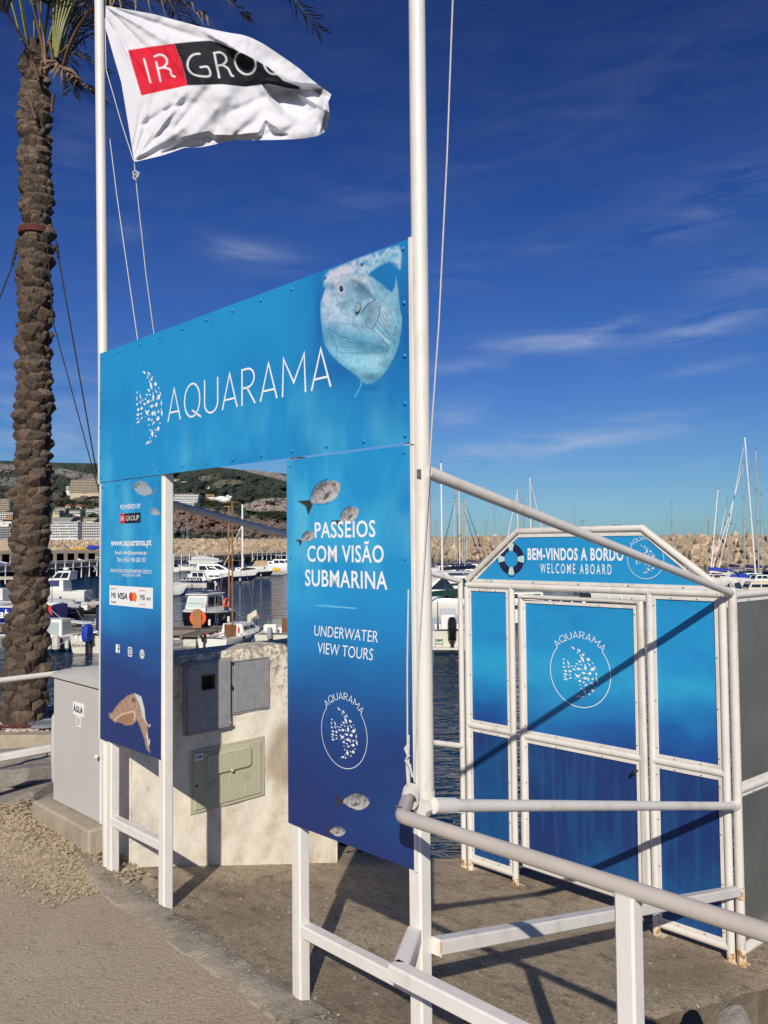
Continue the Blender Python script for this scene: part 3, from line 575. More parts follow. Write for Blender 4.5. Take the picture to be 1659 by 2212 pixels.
def bream(ink, x, y, ln, ang, flip=1, dark=0, tail=True):
    t = math.radians(ang); ca, sa = math.cos(t), math.sin(t)
    T = lambda p: (x + (p[0] * ca * flip - p[1] * sa) * ln, y + (p[0] * sa * flip + p[1] * ca) * ln)
    body = [(.42, .02), (.36, -.09), (.26, -.17), (.12, -.225), (-.04, -.22), (-.18, -.15), (-.28, -.06), (-.32, -.02), (-.32, .03), (-.24, .08), (-.10, .17), (.06, .22), (.2, .21), (.33, .13)]
    ink.poly([T(p) for p in [(-.29, -.03), (-.40, -.10), (-.56, -.20), (-.47, .0), (-.53, .20), (-.38, .10), (-.29, .03)]], lin(52, 50, 50), 1.2)
    a = ink.poly([T(p) for p in body], lin(158, 158, 158), 1.2)
    u = (ink.X - x) * ca * flip + (ink.Y - y) * sa * flip; w_ = -(ink.X - x) * sa + (ink.Y - y) * ca; u = u / ln; w_ = w_ / ln
    ink.mix(a * np.clip((-w_ - .02) * 5, 0, .75), lin(56, 54, 52)); ink.mix(a * np.clip((w_ - .06) * 5, 0, .6), lin(205, 198, 190))
    ink.mix(a * np.clip(np.sin(u * 52) * .8, 0, 1) * .42 * (w_ < .1), lin(64, 62, 60)); ink.mix(a * np.clip((vnoise(ink.X, ink.Y, .3, 4, 2) - .5) * 1.2, 0, .3), lin(225, 224, 222)); ink.mix(a * (u > .22) * .35, lin(205, 190, 188))
    ink.mix(a * np.exp(-((u - .27) / .035) ** 2) * .35, lin(60, 52, 50))
    for q, r_, c_ in (((.31, -.04), .035, (18, 18, 20)), ((.315, -.045), .011, (230, 230, 230))):
        p = T(q); ink.mix(np.clip((r_ * ln - np.hypot(ink.X - p[0], ink.Y - p[1])) + .5, 0, 1), lin(*c_))
    ink.poly([T(p) for p in [(.16, .03), (.02, .02), (-.10, .12), (.05, .12)]], lin(48, 46, 46), 1.2, .75)
    ink.stroke([T(p) for p in [(.26, -.21), (.10, -.25), (-.1, -.22), (-.24, -.12)]], ln * .02 + .5, lin(46, 44, 44), .8)
    ink.stroke([T(p) for p in [(.0, .215), (-.16, .16), (-.26, .08)]], ln * .015 + .5, lin(46, 44, 44), .7)
def paint_header(ink):
    ink.C = np.ones((len(ink.X), 3)) * np.array(HB)
    bg_water(ink, lambda a, z: np.clip((2.30 - z) * 4, 0, 1) * .9 + .05, 3)
    for (x, y, rx, ry, an, al) in ((790, 690, 125, 175, 8, .75), (870, 760, 55, 200, 8, .35)): ink.blob(x, y, rx, ry, lin(26, 92, 165, .9), al, an)
    for (x, y, rx, ry) in ((690, 690, 12, 120), (880, 700, 14, 110), (720, 800, 60, 30)): ink.blob(x, y, rx, ry, lin(28, 78, 150, .9), .45)
    foam = Fq([(140, 560), (150, 430), (190, 370), (330, 310), (470, 250), (600, 190), (800, 120), (1000, 50), (1160, 20), (1190, 120), (1170, 330), (1120, 300), (1060, 235), (1000, 235), (900, 270), (820, 330), (760, 370), (730, 420), (600, 440), (300, 470), (190, 520)])
    f = ink.inside(foam, 6); n = vnoise(ink.X, ink.Y, .14, 11, 5); ink.mix(f * np.clip((n - .30) * 5, .3, 1) * .94, lin(182, 208, 224, .95))
    ink.blob(735, 590, 34, 16, lin(214, 208, 214, .95), .9, -24, f); ink.mix(f * np.clip((vnoise(ink.X, ink.Y, .13, 12, 4) - .55) * 6, 0, 1) * .5, lin(70, 150, 190, .9))
    ink.blob(835, 560, 40, 9, lin(95, 180, 205, .9), .7, -20, f)
    body = Fq([(95, 790), (95, 960), (118, 1150), (150, 1350), (220, 1470), (350, 1600), (480, 1700), (590, 1780), (650, 1850), (720, 1885), (800, 1870), (900, 1805), (1000, 1680), (1090, 1520), (1150, 1350), (1182, 1180), (1197, 1000), (1165, 870), (1150, 700), (1130, 520), (1113, 430), (1100, 560), (1062, 650), (990, 600), (900, 520), (800, 450), (720, 405), (600, 390), (400, 400), (230, 450), (170, 560), (130, 680)])
    b = ink.poly(body, lin(128, 184, 210, .95), 2.0)
    B = lambda x, y, rx, ry, c, al, an=0: ink.blob(677.7 + .1594 * x, 528.6 + .1594 * y, .1594 * rx, .1594 * ry, lin(*c), al, an, b)
    for q in ((250, 800, 200, 260, (186, 206, 224), .85), (300, 470, 190, 90, (216, 212, 220), .8, -10), (560, 430, 260, 60, (210, 214, 222), .6, 12), (420, 1000, 260, 120, (180, 208, 226), .7, 20), (640, 620, 170, 100, (92, 118, 142), .8, 40), (640, 560, 120, 50, (78, 98, 122), .55, 35),
              (480, 700, 130, 60, (150, 175, 198), .7), (210, 930, 80, 60, (140, 165, 190), .5), (450, 950, 80, 40, (125, 152, 182), .5), (1000, 850, 130, 260, (134, 180, 198), .7, 20), (950, 950, 80, 180, (170, 205, 220), .5, 30), (620, 1320, 400, 90, (78, 148, 178), .85, 14), (250, 1230, 160, 110, (80, 152, 190), .7, 35),
              (760, 1420, 190, 70, (52, 118, 150), .6, 10), (600, 1590, 360, 100, (150, 212, 230), .85, 14), (850, 1560, 180, 90, (176, 220, 232), .6, -10), (900, 1230, 220, 26, (188, 224, 235), .8, 38), (1080, 1350, 60, 200, (98, 160, 178), .6, -20), (760, 1790, 150, 50, (62, 120, 145), .75), (1000, 1600, 60, 160, (110, 178, 196), .6, -32),
              (420, 1460, 240, 40, (120, 195, 220), .6, 20), (170, 700, 60, 90, (206, 210, 220), .6), (265, 560, 50, 30, (150, 110, 120), .5), (800, 850, 80, 120, (120, 150, 172), .7, 20), (1120, 1100, 40, 250, (104, 178, 200), .6)): B(*q)
    ink.mix(b * np.clip((vnoise(ink.X, ink.Y, .05, 21, 4) - .5) * 2.4, 0, .55), lin(84, 130, 160)); ink.mix(b * np.clip((vnoise(ink.X, ink.Y, .07, 22, 4) - .55) * 3, 0, .35) * (ink.Y < 700), lin(205, 220, 230))
    W_ = lambda P, w, c, al: ink.stroke(Fq(P), w * .27, lin(*c), min(1, al * 1.3), 1.5, b)
    rw = random.Random(5); J = lambda s_: rw.uniform(-s_, s_)
    def wr(P, w, c, al, seg=3):
        for k in range(seg): a_, b_ = k / seg + J(.03), (k + rw.uniform(.7, 1.1)) / seg; W_([tuple(np.array(crvp(P, t)) ) for t in np.linspace(max(0, a_), min(1, b_), 6)], w * rw.uniform(.6, 1.2), c, al * rw.uniform(.5, 1.0))
    def crvp(P, t): s_ = t * (len(P) - 1); i = min(int(s_), len(P) - 2); f_ = s_ - i; return (P[i][0] * (1 - f_) + P[i + 1][0] * f_, P[i][1] * (1 - f_) + P[i + 1][1] * f_)
    for k in range(6): o_ = k * 50; wr([(190 + o_ * .5, 1130 + o_), (330, 1230 + o_ * .9), (520, 1290 + o_ * .72), (700, 1320 + o_ * .60), (880, 1370 + o_ * .42), (1000, 1400 + o_ * .2)], 9, (34, 96, 128), .62); wr([(210 + o_ * .5, 1148 + o_), (340, 1246 + o_ * .9), (530, 1306 + o_ * .72), (720, 1338 + o_ * .60), (900, 1386 + o_ * .42)], 7, (150, 206, 224), .40)
    for k in range(5): o_ = k * 62; wr([(890 + o_ * .55, 960 - o_ * .4), (960 + o_ * .4, 1090 - o_ * .5), (1050 + o_ * .25, 1260 - o_ * .62), (1100 + o_ * .1, 1330 - o_ * .7)], 10, (62, 104, 130), .62); wr([(905 + o_ * .55, 955 - o_ * .4), (975 + o_ * .4, 1085 - o_ * .5), (1062 + o_ * .25, 1250 - o_ * .62)], 8, (190, 216, 226), .45)
    wr([(860, 1030), (950, 1140), (1050, 1240)], 10, (58, 106, 132), .7); wr([(840, 1090), (930, 1190), (1040, 1300)], 10, (58, 106, 132), .7)
    wr([(800, 1160), (900, 1240), (1040, 1420)], 14, (46, 100, 126), .8, 1); W_([(640, 940), (690, 860), (760, 790), (830, 750)], 8, (40, 66, 88), .85); W_([(520, 480), (640, 560), (760, 680), (830, 750)], 16, (70, 92, 116), .4)
    W_([(250, 440), (400, 410), (560, 430), (720, 520), (800, 640)], 30, (214, 222, 230), .22)
    edge = np.clip(ink.inside(body, 26) * 2 - 1, 0, 1); ink.mix(b * (1 - edge) * .34, lin(70, 140, 175)); ink.mix(b * np.clip((vnoise(ink.X, ink.Y, .22, 23, 3) - .5) * 2, 0, .22), lin(60, 100, 130))
    ink.poly(Fq([(660, 930), (700, 860), (760, 790), (840, 760), (880, 830), (895, 930), (870, 1010), (840, 1080), (790, 1155), (720, 1110), (690, 1020), (640, 980)]), lin(124, 158, 180), 3, .65); W_([(700, 1020), (715, 1110), (790, 1155), (850, 1060)], 6, (52, 84, 108), .7); B(770, 880, 60, 70, (92, 120, 142), .6); B(740, 1010, 40, 50, (86, 116, 140), .6); W_([(885, 850), (900, 930), (860, 1030)], 9, (60, 92, 116), .6)
    ink.poly(Fq([(600, 780), (640, 800), (645, 860), (620, 930), (580, 965), (555, 920), (560, 840)]), lin(36, 46, 60), 2); ink.poly(Fq([(605, 790), (635, 810), (635, 850), (610, 900), (570, 910), (562, 870), (575, 815)]), lin(150, 162, 182), 2)
    e = (677.7 + .1594 * 375, 528.6 + .1594 * 595)
    ink.blob(e[0], e[1] + 1, 11, 15, lin(120, 135, 155), .6, 15, b)
    for rx, ry, c_ in ((7.2, 11, (216, 222, 230)), (5.6, 9, (120, 140, 160)), (4.6, 7.6, (12, 16, 24))):
        ink.mix(np.clip((1 - np.hypot((ink.X - e[0]) / rx, (ink.Y - e[1]) / ry)) * 6, 0, 1), lin(*c_))
    ink.blob(e[0] + 1.4, e[1] - 2, 1.6, 2.6, lin(120, 150, 180), .8)
    ink.stroke(Fq([(560, 2060), (600, 1990), (635, 1920), (650, 1840)]), 2.0, lin(110, 200, 220), .8, 1.5); ink.blob(800, 838, 20, 6, lin(24, 84, 150), .5)
hdr = sheet('header_panel', -2.25, -.002, 1.987, 2.672, 0, .0035, paint_header, gy)
mb = MB(L); mb.box((-1.126, .005, 2.3295), (2.246, .006, .681)); put('header_backing', mb, 'white', gy)
def paint_left(ink):
    z = ink.Z; ink.C = np.ones((len(z), 3)) * np.array(HB)
    bg_water(ink, lambda a, z_: np.clip((z_ - 1.28) * 4, 0, 1), 23, 1.1)
    n = (vnoise(ink.A, z, 3, 8, 3) - .5) * .16; zz = z + n
    ink.mix(np.clip((1.42 - zz) * 4.0, 0, 1), lin(28, 104, 172, .9)); ink.mix(np.clip((1.26 - zz) * 4.2, 0, 1), lin(30, 60, 124, .9)); ink.mix(np.clip((1.0 - zz) * 3, 0, .8), lin(30, 48, 108, .9))
    for x, y, ln, an in ((311, 1056, 44, 12), (336, 1106, 22, 8)):
        body = [(x + ln * u, y + ln * w_) for u, w_ in [(-.50, -.12), (-.38, -.32), (-.15, -.40), (.12, -.30), (.32, -.06), (.40, .12), (.40, .2), (.25, .28), (.0, .34), (-.25, .26), (-.42, .10)]]
        ink.poly([(x + ln * u, y + ln * w_) for u, w_ in [(.38, .1), (.62, .0), (.50, .18), (.46, .48), (.38, .22)]], lin(110, 125, 135), 1.2); a = ink.poly(body, lin(150, 165, 172), 1.2)
        ink.mix(a * np.clip((y - ink.Y) / ln * 2.4, 0, .5), lin(96, 112, 120)); ink.mix(a * np.clip(np.sin((ink.Y - y + (ink.X - x) * .5) * 1.4) * .4, 0, .35), lin(195, 205, 208)); ink.blob(x - ln * .4, y - ln * .12, ln * .06, ln * .07, lin(20, 20, 24), .9); ink.blob(x - ln * .36, y - ln * .2, ln * .14, ln * .1, lin(150, 135, 90), .5)
    P = lambda Q: [(.4971 * .6777 * x, 948.8 + .4971 * .6777 * y) for x, y in Q]
    mantle = P([(696, 1760), (720, 1752), (740, 1720), (775, 1680), (815, 1645), (862, 1628), (905, 1650), (925, 1720), (930, 1790), (945, 1850), (950, 1900), (955, 1960), (962, 2015), (940, 1985), (925, 1920), (905, 1860), (880, 1800), (850, 1830), (810, 1835), (760, 1812), (735, 1815), (705, 1785)])
    a = ink.poly(mantle, lin(176, 148, 126), 1.4)
    ink.mix(a * np.clip((vnoise(ink.X, ink.Y, .7, 31, 3) - .45) * 2.6, 0, .75), lin(112, 76, 56)); ink.poly(P([(862, 1630), (905, 1650), (925, 1725), (935, 1820), (915, 1780), (895, 1700)]), lin(206, 216, 222), 1.5, .8)
    ink.poly(P([(740, 1800), (800, 1760), (850, 1750), (870, 1800), (820, 1836)]), lin(150, 108, 78), 2, .7); ink.stroke(P([(735, 1800), (780, 1765), (830, 1752), (850, 1745), (868, 1760), (860, 1800)]), 2.4, lin(222, 205, 186), .85)
    ink.stroke(P([(930, 1800), (950, 1838), (962, 1830), (958, 1845)]), 2.2, lin(200, 190, 180), .9); ink.stroke(P([(940, 1890), (955, 1960), (960, 1925)]), 1.8, lin(230, 235, 240), .9); ink.blob(858 * .3369, 948.8 + 1672 * .3369, 3.2, 4.2, lin(30, 20, 16), .95); ink.stroke(P([(700, 1765), (725, 1755), (745, 1720), (820, 1650)]), 1.6, lin(140, 96, 72), .7)
lp = sheet('information_panel', -2.228, -1.614, .655, 1.983, 0, .0038, paint_left, gy); mb = MB(L); mb.box((-1.921, .005, 1.319), (.610, .006, 1.324)); put('panel_backing', mb, 'white', gy)
def paint_right(ink):
    z = ink.Z; ink.C = np.ones((len(z), 3)) * np.array(HB)
    bg_water(ink, lambda a, z_: np.clip((z_ - 1.36) * 4, 0, 1), 43, 1.25)
    n = (vnoise(ink.A, z, 3, 18, 3) - .5) * .14; zz = z + n
    ink.mix(np.clip((1.46 - zz) * 2.6, 0, 1), lin(28, 110, 178, .9)); ink.mix(np.clip((1.27 - zz) * 3.0, 0, 1), lin(30, 66, 128, .9)); ink.mix(np.clip((1.0 - zz) * 3, 0, .8), lin(34, 52, 112, .9))
    ink.mix(np.clip((.86 - zz) * 4, 0, .55) * np.clip((ink.A + .45) * 3, 0, 1), lin(26, 76, 135, .9)); ink.mix(np.clip((.72 - zz) * 6, 0, .7), lin(36, 52, 112, .9))
    bream(ink, 699, 1067, 100, -34); bream(ink, 752, 1114, 64, -36); bream(ink, 663, 1160, 44, -34); bream(ink, 766, 1732, 78, 2); bream(ink, 727, 1796, 46, 4)
    ink.stroke([(684, 1307), (770, 1315)], 2.0, lin(130, 205, 230), .8); ink.blob(700, 1308, 24, 3, lin(60, 170, 220), .6)
rp = sheet('tour_panel', -.664, -.004, .587, 1.979, 0, .0038, paint_right, gy); mb = MB(L); mb.box((-.334, .005, 1.283), (.656, .006, 1.388)); put('panel_backing', mb, 'white', gy)
for a0, a1, z0, z1, nm in ((-2.262, -2.2505, 1.98, 2.675, 'edge_strip'), (-.001, .010, 1.98, 2.675, 'edge_strip'), (-.003, .008, .585, 1.975, 'edge_strip'), (-2.240, -2.2285, .65, 1.98, 'edge_strip')):
    mb = MB(L); mb.box(((a0 + a1) / 2, .004, (z0 + z1) / 2), (a1 - a0, .014, z1 - z0)); put(nm, mb, 'white', gy)
rb = MB(); rb.ball((0, 0, 0), .0068, 10, 5, (1, 1, 1)); rivm = meshof('rivet', rb, 'print'); ca_ = rivm.color_attributes.new('ink', 'FLOAT_COLOR', 'POINT'); ca_.data.foreach_set('color', [c for _ in rivm.vertices for c in (*lin(40, 140, 200, .9), 1)])
for k in range(12):
    a = -2.225 + k * 2.2 / 11
    for z in (2.645, 2.012): inst('rivet', rivm, hdr, L(a, -.002, z))
for z in (2.46, 2.28, 2.12):
    for a in (-2.235, -.022): inst('rivet', rivm, hdr, L(a, -.002, z))
for a in (-2.205, -2.02, -1.83, -1.64): inst('rivet', rivm, lp, L(a, -.002, 1.96))
for a in (-.64, -.03):
    for z in (1.955, 1.6): inst('rivet', rivm, rp, L(a, -.002, z), sc=(.7, .7, .7))
# header wording
tw = strokewidth('AQUARAMA', .20, 1.0); A0, A1, Z0, Z1 = -1.552, -.400, 2.229, 2.379; kx = (A1 - A0) / tw; h = Z1 - Z0
mb = MB(L); stroketext(mb, 'AQUARAMA', .055, .20, lambda x, y: (A0 + x * kx, -.0015, Z0 + y * h)); put('lettering', mb, 'letter', hdr)
mb = MB(L); fishlogo(mb, -1.731, 2.322, .218, .251, lambda a, z: (a, -.0015, z)); put('fish_emblem', mb, 'letter', hdr)
T = -.0015
def ptx(s, x0, x1, yb, yt, par, v=T, **k): return ptext(s, x0, x1, yb, yt, v, par, **k)
# right panel wording
for s, x0, x1, yb, yt in (('PASSEIOS', 680, 811, 1163, 1128), ('COM VISÃO', 664, 829, 1214, 1170), ('SUBMARINA', 659, 837, 1266, 1230)):
    ptx(s, x0, x1, yb, yt, rp, bold=.014, spacing=1.06)
for s, x0, x1, yb, yt in (('UNDERWATER', 679, 816, 1373, 1350), ('VIEW TOURS', 687, 806, 1411, 1387)): ptx(s, x0, x1, yb, yt, rp, shear=.12, bold=-.004)
c = plv(743, 1585, 0); e = plv(792, 1590, 0); ringlogo(rp, c[0], c[1] - .0, (e[0] - c[0]) * 1.0 + .004, T, .0022, .2)
# left panel wording
ptx('POWERED BY', 260, 304, 1101, 1091, lp, bold=.012)
q0 = plv(260, 1131, 0); q1 = plv(304, 1107, 0); g0 = plv(270.5, 1131, 0)[0]
for a0, a1, mt, nm in ((q0[0], g0, 'redprint', 'logo_field'), (g0, q1[0], 'blackprint', 'logo_field')):
    mb = MB(L); mb.add([(a0, T, q0[1]), (a1, T, q0[1]), (a1, T, q1[1]), (a0, T, q1[1])], [(0, 1, 2, 3)]); put(nm, mb, mt, lp)
hz = q1[1] - q0[1]; letter('IR', q0[0] + .010, g0 - .006, q0[1] + hz * .25, q1[1] - hz * .25, T * 2, lp, bold=-.008); letter('GROUP', g0 + .010, q1[0] - .012, q0[1] + hz * .25, q1[1] - hz * .25, T * 2, lp, bold=-.008)
ptx('www.aquarama.pt', 239.5, 327, 1184, 1167, lp, bold=.018); ptx('Email: info@aquarama.pt', 249, 317, 1200, 1189, lp, bold=.01); ptx('Tlm: (+351) 965 263 157', 252, 315, 1216, 1204, lp, bold=.012)
ptx('RNAAT 619/2018 OPERADOR MARÍTIMO TURÍSTICO', 239, 327, 1236, 1226.5, lp, bold=.005); ptx('LICENÇA Nº 041 | IPTM', 264, 303, 1246.5, 1239, lp, bold=.005)
b0 = plv(237, 1306, 0); b1 = plv(331, 1270, 0); zt = plv(237, 1264, 0)[1]; mb = MB(L); mb.add([(b0[0], T, b0[1]), (b1[0], T, b0[1]), (b1[0], T, zt), (b0[0], T, zt)], [(0, 1, 2, 3)]); pay = put('payment_label', mb, 'label', lp)
bw, bh = b1[0] - b0[0], zt - b0[1]; bx = lambda f: b0[0] + bw * f; bz = lambda f: b0[1] + bh * f
def onlabel(s, f0, f1, g0_, g1_, m_, **k): letter(s, bx(f0), bx(f1), bz(g0_), bz(g1_), 2 * T, lp, m=m_, **k)
onlabel('MB', .05, .16, .38, .64, 'blackprint'); onlabel('VISA', .21, .43, .34, .66, 'navyprint', bold=.02, shear=.25); onlabel('MB', .72, .83, .38, .64, 'blackprint'); onlabel('WAY', .86, .965, .38, .54, 'blackprint'); onlabel('MULTIBANCO', .055, .165, .11, .165, 'blackprint')
for f, mt in ((.05, 'navyprint'), (.72, 'redprint')):
    for s_ in (1, -1):
        mb = MB(L); ribbon(mb, [(bx(f - .005), bz(.5 + s_ * .26)), (bx(f + .005), bz(.5 + s_ * .34)), (bx(f + .105), bz(.5 + s_ * .34)), (bx(f + .115), bz(.5 + s_ * .26))], .0022, lambda a, z: (a, 2 * T, z))
        put('logo_bracket', mb, mt, lp)
for f, mt, dv in ((.525, 'redprint', 2.0), (.60, 'orangeprint', 2.2)):
    mb = MB(L); mb.add([(bx(f) + bh * .225 * math.cos(t), T * dv, bz(.5) + bh * .225 * math.sin(t)) for t in np.linspace(0, 2 * math.pi, 24, endpoint=False)], [tuple(range(24))]); put('logo_disc', mb, mt, lp)
# icons
for x, y, kind_ in ((255, 1401, 'f'), (281.5, 1408, 'o'), (307.5, 1413, 'g')):
    c = plv(x, y, 0); mb = MB(L); pl3 = lambda a, z: (a, T, z); r = .021
    if kind_ == 'f': mb.add([(c[0] + a * r, T, c[1] + z * r) for a, z in ((-1, -1), (.15, -1), (.15, -.1), (-.1, -.1), (-.1, .2), (.15, .2), (.15, .75), (-1, 1), (.6, 1), (1, 1), (1, -1), (.5, -1), (.5, -.1), (.85, -.1), (.9, .2), (.5, .2), (.5, .55), (.9, .6), (.9, .85), (.4, .85))], [(0, 1, 2, 3, 4, 5, 6, 7), (10, 11, 12, 13, 14, 15, 16, 17, 9), (7, 6, 19, 18, 17, 9)])
    elif kind_ == 'o':
        sq = lambda k: [(c[0] + r * .9 * np.sign(math.cos(t)) * abs(math.cos(t)) ** .45 * k, c[1] + r * np.sign(math.sin(t)) * abs(math.sin(t)) ** .45 * k) for t in np.linspace(0, 2 * math.pi, 33)]
        ribbon(mb, sq(1.0), .006, pl3); ribbon(mb, [(c[0] + r * .42 * math.cos(t), c[1] + r * .42 * math.sin(t)) for t in np.linspace(0, 2 * math.pi, 25)], .006, pl3)
    else:
        for kx_ in (1, .45): ribbon(mb, [(c[0] + r * kx_ * math.cos(t), c[1] + r * math.sin(t)) for t in np.linspace(0, 2 * math.pi, 29)], .004, pl3)
        for q in (-.5, 0, .5): w_ = r * math.sqrt(1 - q * q); ribbon(mb, [(c[0] - w_, c[1] + q * r), (c[0] + w_, c[1] + q * r)], .004, pl3)
        ribbon(mb, [(c[0], c[1] - r), (c[0], c[1] + r)], .004, pl3)
    put('icon', mb, 'letter', lp)
# ================================================================== flagpoles, ropes, flag
fp = thing('flagpole', 'tall white pole rising at the left end of the blue arch, carrying the flag', 'flagpole', L(-2.20, .075, -.03), 'flagpoles of the arch')
m = tubeA([(-2.206, .037, -.03), (-2.382, .037, 5.6)], .0270, 20); put('pole', m, 'white2', fp, smooth=True)
m = MB(); m.ball(L(-2.382, .037, 5.62), .04, 12, 8); put('finial', m, 'white2', fp, smooth=True)
m = MB(L); m.box((-2.20, .064, 1.0), (.075, .006, .03)); put('clamp', m, 'white', fp)
fp2 = thing('flagpole', 'tall bare white pole at the right end of the blue arch', 'flagpole', L(.018, .03, .85), 'flagpoles of the arch')
m = tubeA([(.020, .030, .835), (.020, .03, 5.8)], .0285, 24); put('pole', m, 'white2', fp2, smooth=True)
m = tubeA([(.020, .030, .79), (.020, .03, .84)], .031, 20); put('sleeve', m, 'white', fp2, smooth=True)
m = MB(L); m.prism([(.062 + .027 * math.cos(t), .806 + .027 * math.sin(t)) for t in np.linspace(0, 2 * math.pi, 7)[:-1]], -.038, -.012, 'y'); put('hex_bolt', m, 'white', fp2)
m = MB(L); m.box((.035, -.001, 1.88), (.018, .002, .028)); put('paint_chip', m, 'screw', fp2)
def rope_px(pts, v, r, label, parent=None):
    P = []
    for x, y in pts: q = plv(x, y, v); P.append(L(q[0], v, q[1]))
    m = MB(); m.path(P, r, 8); o = put('halyard_rope', m, 'rope', origin=P[-1], smooth=True); return tag(o, label, 'rope', 'flag halyard ropes')
rope_px([(984, -60), (978, 0), (966, 330), (948, 700), (934, 900), (925, 1060), (914, 1250), (904, 1420), (899, 1560), (896, 1690)], -.012, .0026, 'long slack white halyard to the right of the bare flagpole')
rope_px([(231, 250), (252, 420), (275, 580), (299, 745)], .10, .0024, 'thin white cord running behind the header from the flagpole')
fl_Y = 4.28
def ropeY(pts, r, label):
    P = [at(x, y, Y) for x, y, Y in pts]; m = MB(); m.path(P, r, 8); o = put('halyard_rope', m, 'rope', origin=P[-1], smooth=True); return tag(o, label, 'rope', 'flag halyard ropes')
ropeY([(227, 40, 4.30), (229, 150, 4.28), (262, 265, 4.27), (289, 348, 4.26)], .0024, 'white cord along the hoist edge of the flag')
rr_ = ropeY([(290, 352, 4.26), (293, 382, 4.27), (300, 450, 4.3), (315, 590, 4.36), (335, 740, 4.42)], .0026, 'white cord hanging from the lower flag corner to behind the header')
m = MB()
for k, (x, y) in enumerate(((292, 374), (293, 383))): m.torus(at(x, y, 4.26), .012, .0035, 'y', 14, 6)
m.path([at(293, 384, 4.25), at(299, 380, 4.25), at(301, 371, 4.25)], .003, 6); k_ = put('rope_knot', m, 'rope', origin=at(293, 384, 4.25), smooth=True); tag(k_, 'small white knot tied just under the lower flag corner', 'knot')
# rope wrapped round the rail elbow
m = MB(); 
for k in range(7):
    c0 = L(-.004 + .010 * k, -.012 - .012 * k, .842); ax = Vector(L(.13, -.2, .84) - L(-.02, 0, .84)).normalized(); a_ = ax.cross(Vector((0, 0, 1))).normalized(); b_ = a_.cross(ax)
    m.path([Vector(c0) + (a_ * math.cos(t) + b_ * math.sin(t)) * .0255 for t in np.linspace(0, 2 * math.pi, 20)], .0034, 6)
for k in range(3): m.path([L(.002 + k * .004, -.035, .87), L(-.004 + k * .005, -.034, .95), L(.004, -.03, 1.01 + k * .01)], .0034, 6)
m.path([L(.004, -.03, 1.0), L(-.006, -.036, .985), L(.012, -.04, .965), L(.0, -.04, .95), L(.014, -.035, .93)], .006, 8); m.path([L(.006, -.04, .95), L(.03, -.05, .93), L(.038, -.05, .905)], .0035, 6)
m.path([L(.0, -.032, 1.0), L(-.004, -.025, 1.25), L(.0, -.02, 1.5)], .003, 6)
o = put('rope_lashing', m, 'rope', origin=L(0, -.03, .86), smooth=True); tag(o, 'white rope wound and knotted round the handrail elbow at the bare flagpole', 'rope')
# flag
def crv(pts, t):
    P = np.array(pts, float); s = np.concatenate([[0], np.cumsum(np.hypot(*np.diff(P, axis=0).T))]); s /= s[-1]; return np.stack([np.interp(t, s, P[:, 0]), np.interp(t, s, P[:, 1])], -1)
nu, nw = 300, 220; u = np.linspace(0, 1, nu + 1); w_ = np.linspace(0, 1, nw + 1)
sm = lambda a: np.stack([np.convolve(np.pad(a[:, k], 8, mode='reflect', reflect_type='odd'), np.ones(17) / 17, 'valid') for k in (0, 1)], -1)
top = sm(crv([(228, 12), (330, 30), (430, 57), (490, 70), (530, 76), (565, 92), (610, 122), (650, 150), (668, 168), (690, 185), (716, 204)], u)); bot = sm(crv([(290, 350), (350, 336), (380, 326), (400, 318), (430, 319), (460, 313), (505, 302), (540, 303), (600, 302), (650, 300), (690, 293), (706, 281)], u))
hoi = crv([(228, 12), (228, 60), (245, 120), (262, 178), (276, 262), (290, 350)], w_); fly = crv([(716, 204), (709, 220), (712, 250), (706, 281)], w_)
U, W_ = np.meshgrid(u, w_); Tp, Bt = top[None, :, :], bot[None, :, :]; Ho, Fl = hoi[:, None, :], fly[:, None, :]
Q = (1 - W_[..., None]) * Tp + W_[..., None] * Bt + (1 - U[..., None]) * Ho + U[..., None] * Fl - ((1 - U) * (1 - W_))[..., None] * top[0] - (U * (1 - W_))[..., None] * top[-1] - ((1 - U) * W_)[..., None] * bot[0] - (U * W_)[..., None] * bot[-1]
qx, qy = Q[..., 0], Q[..., 1]
D = np.zeros_like(qx)
def fold(x0, y0, x1, y1, width, amp, fade=1.0, l0=0, l1=1.0):
    global D
    dx, dy = x1 - x0, y1 - y0; ln = math.hypot(dx, dy); t = ((qx - x0) * dx + (qy - y0) * dy) / ln ** 2; d = ((qx - x0) * -dy + (qy - y0) * dx) / ln
    D += amp * .72 * np.exp(-(d / (width * (.35 + .65 * np.clip(t, 0, 1.3)))) ** 2) * np.clip((t - l0) * 6, 0, 1) * np.clip((l1 - t) * 3, 0, 1)
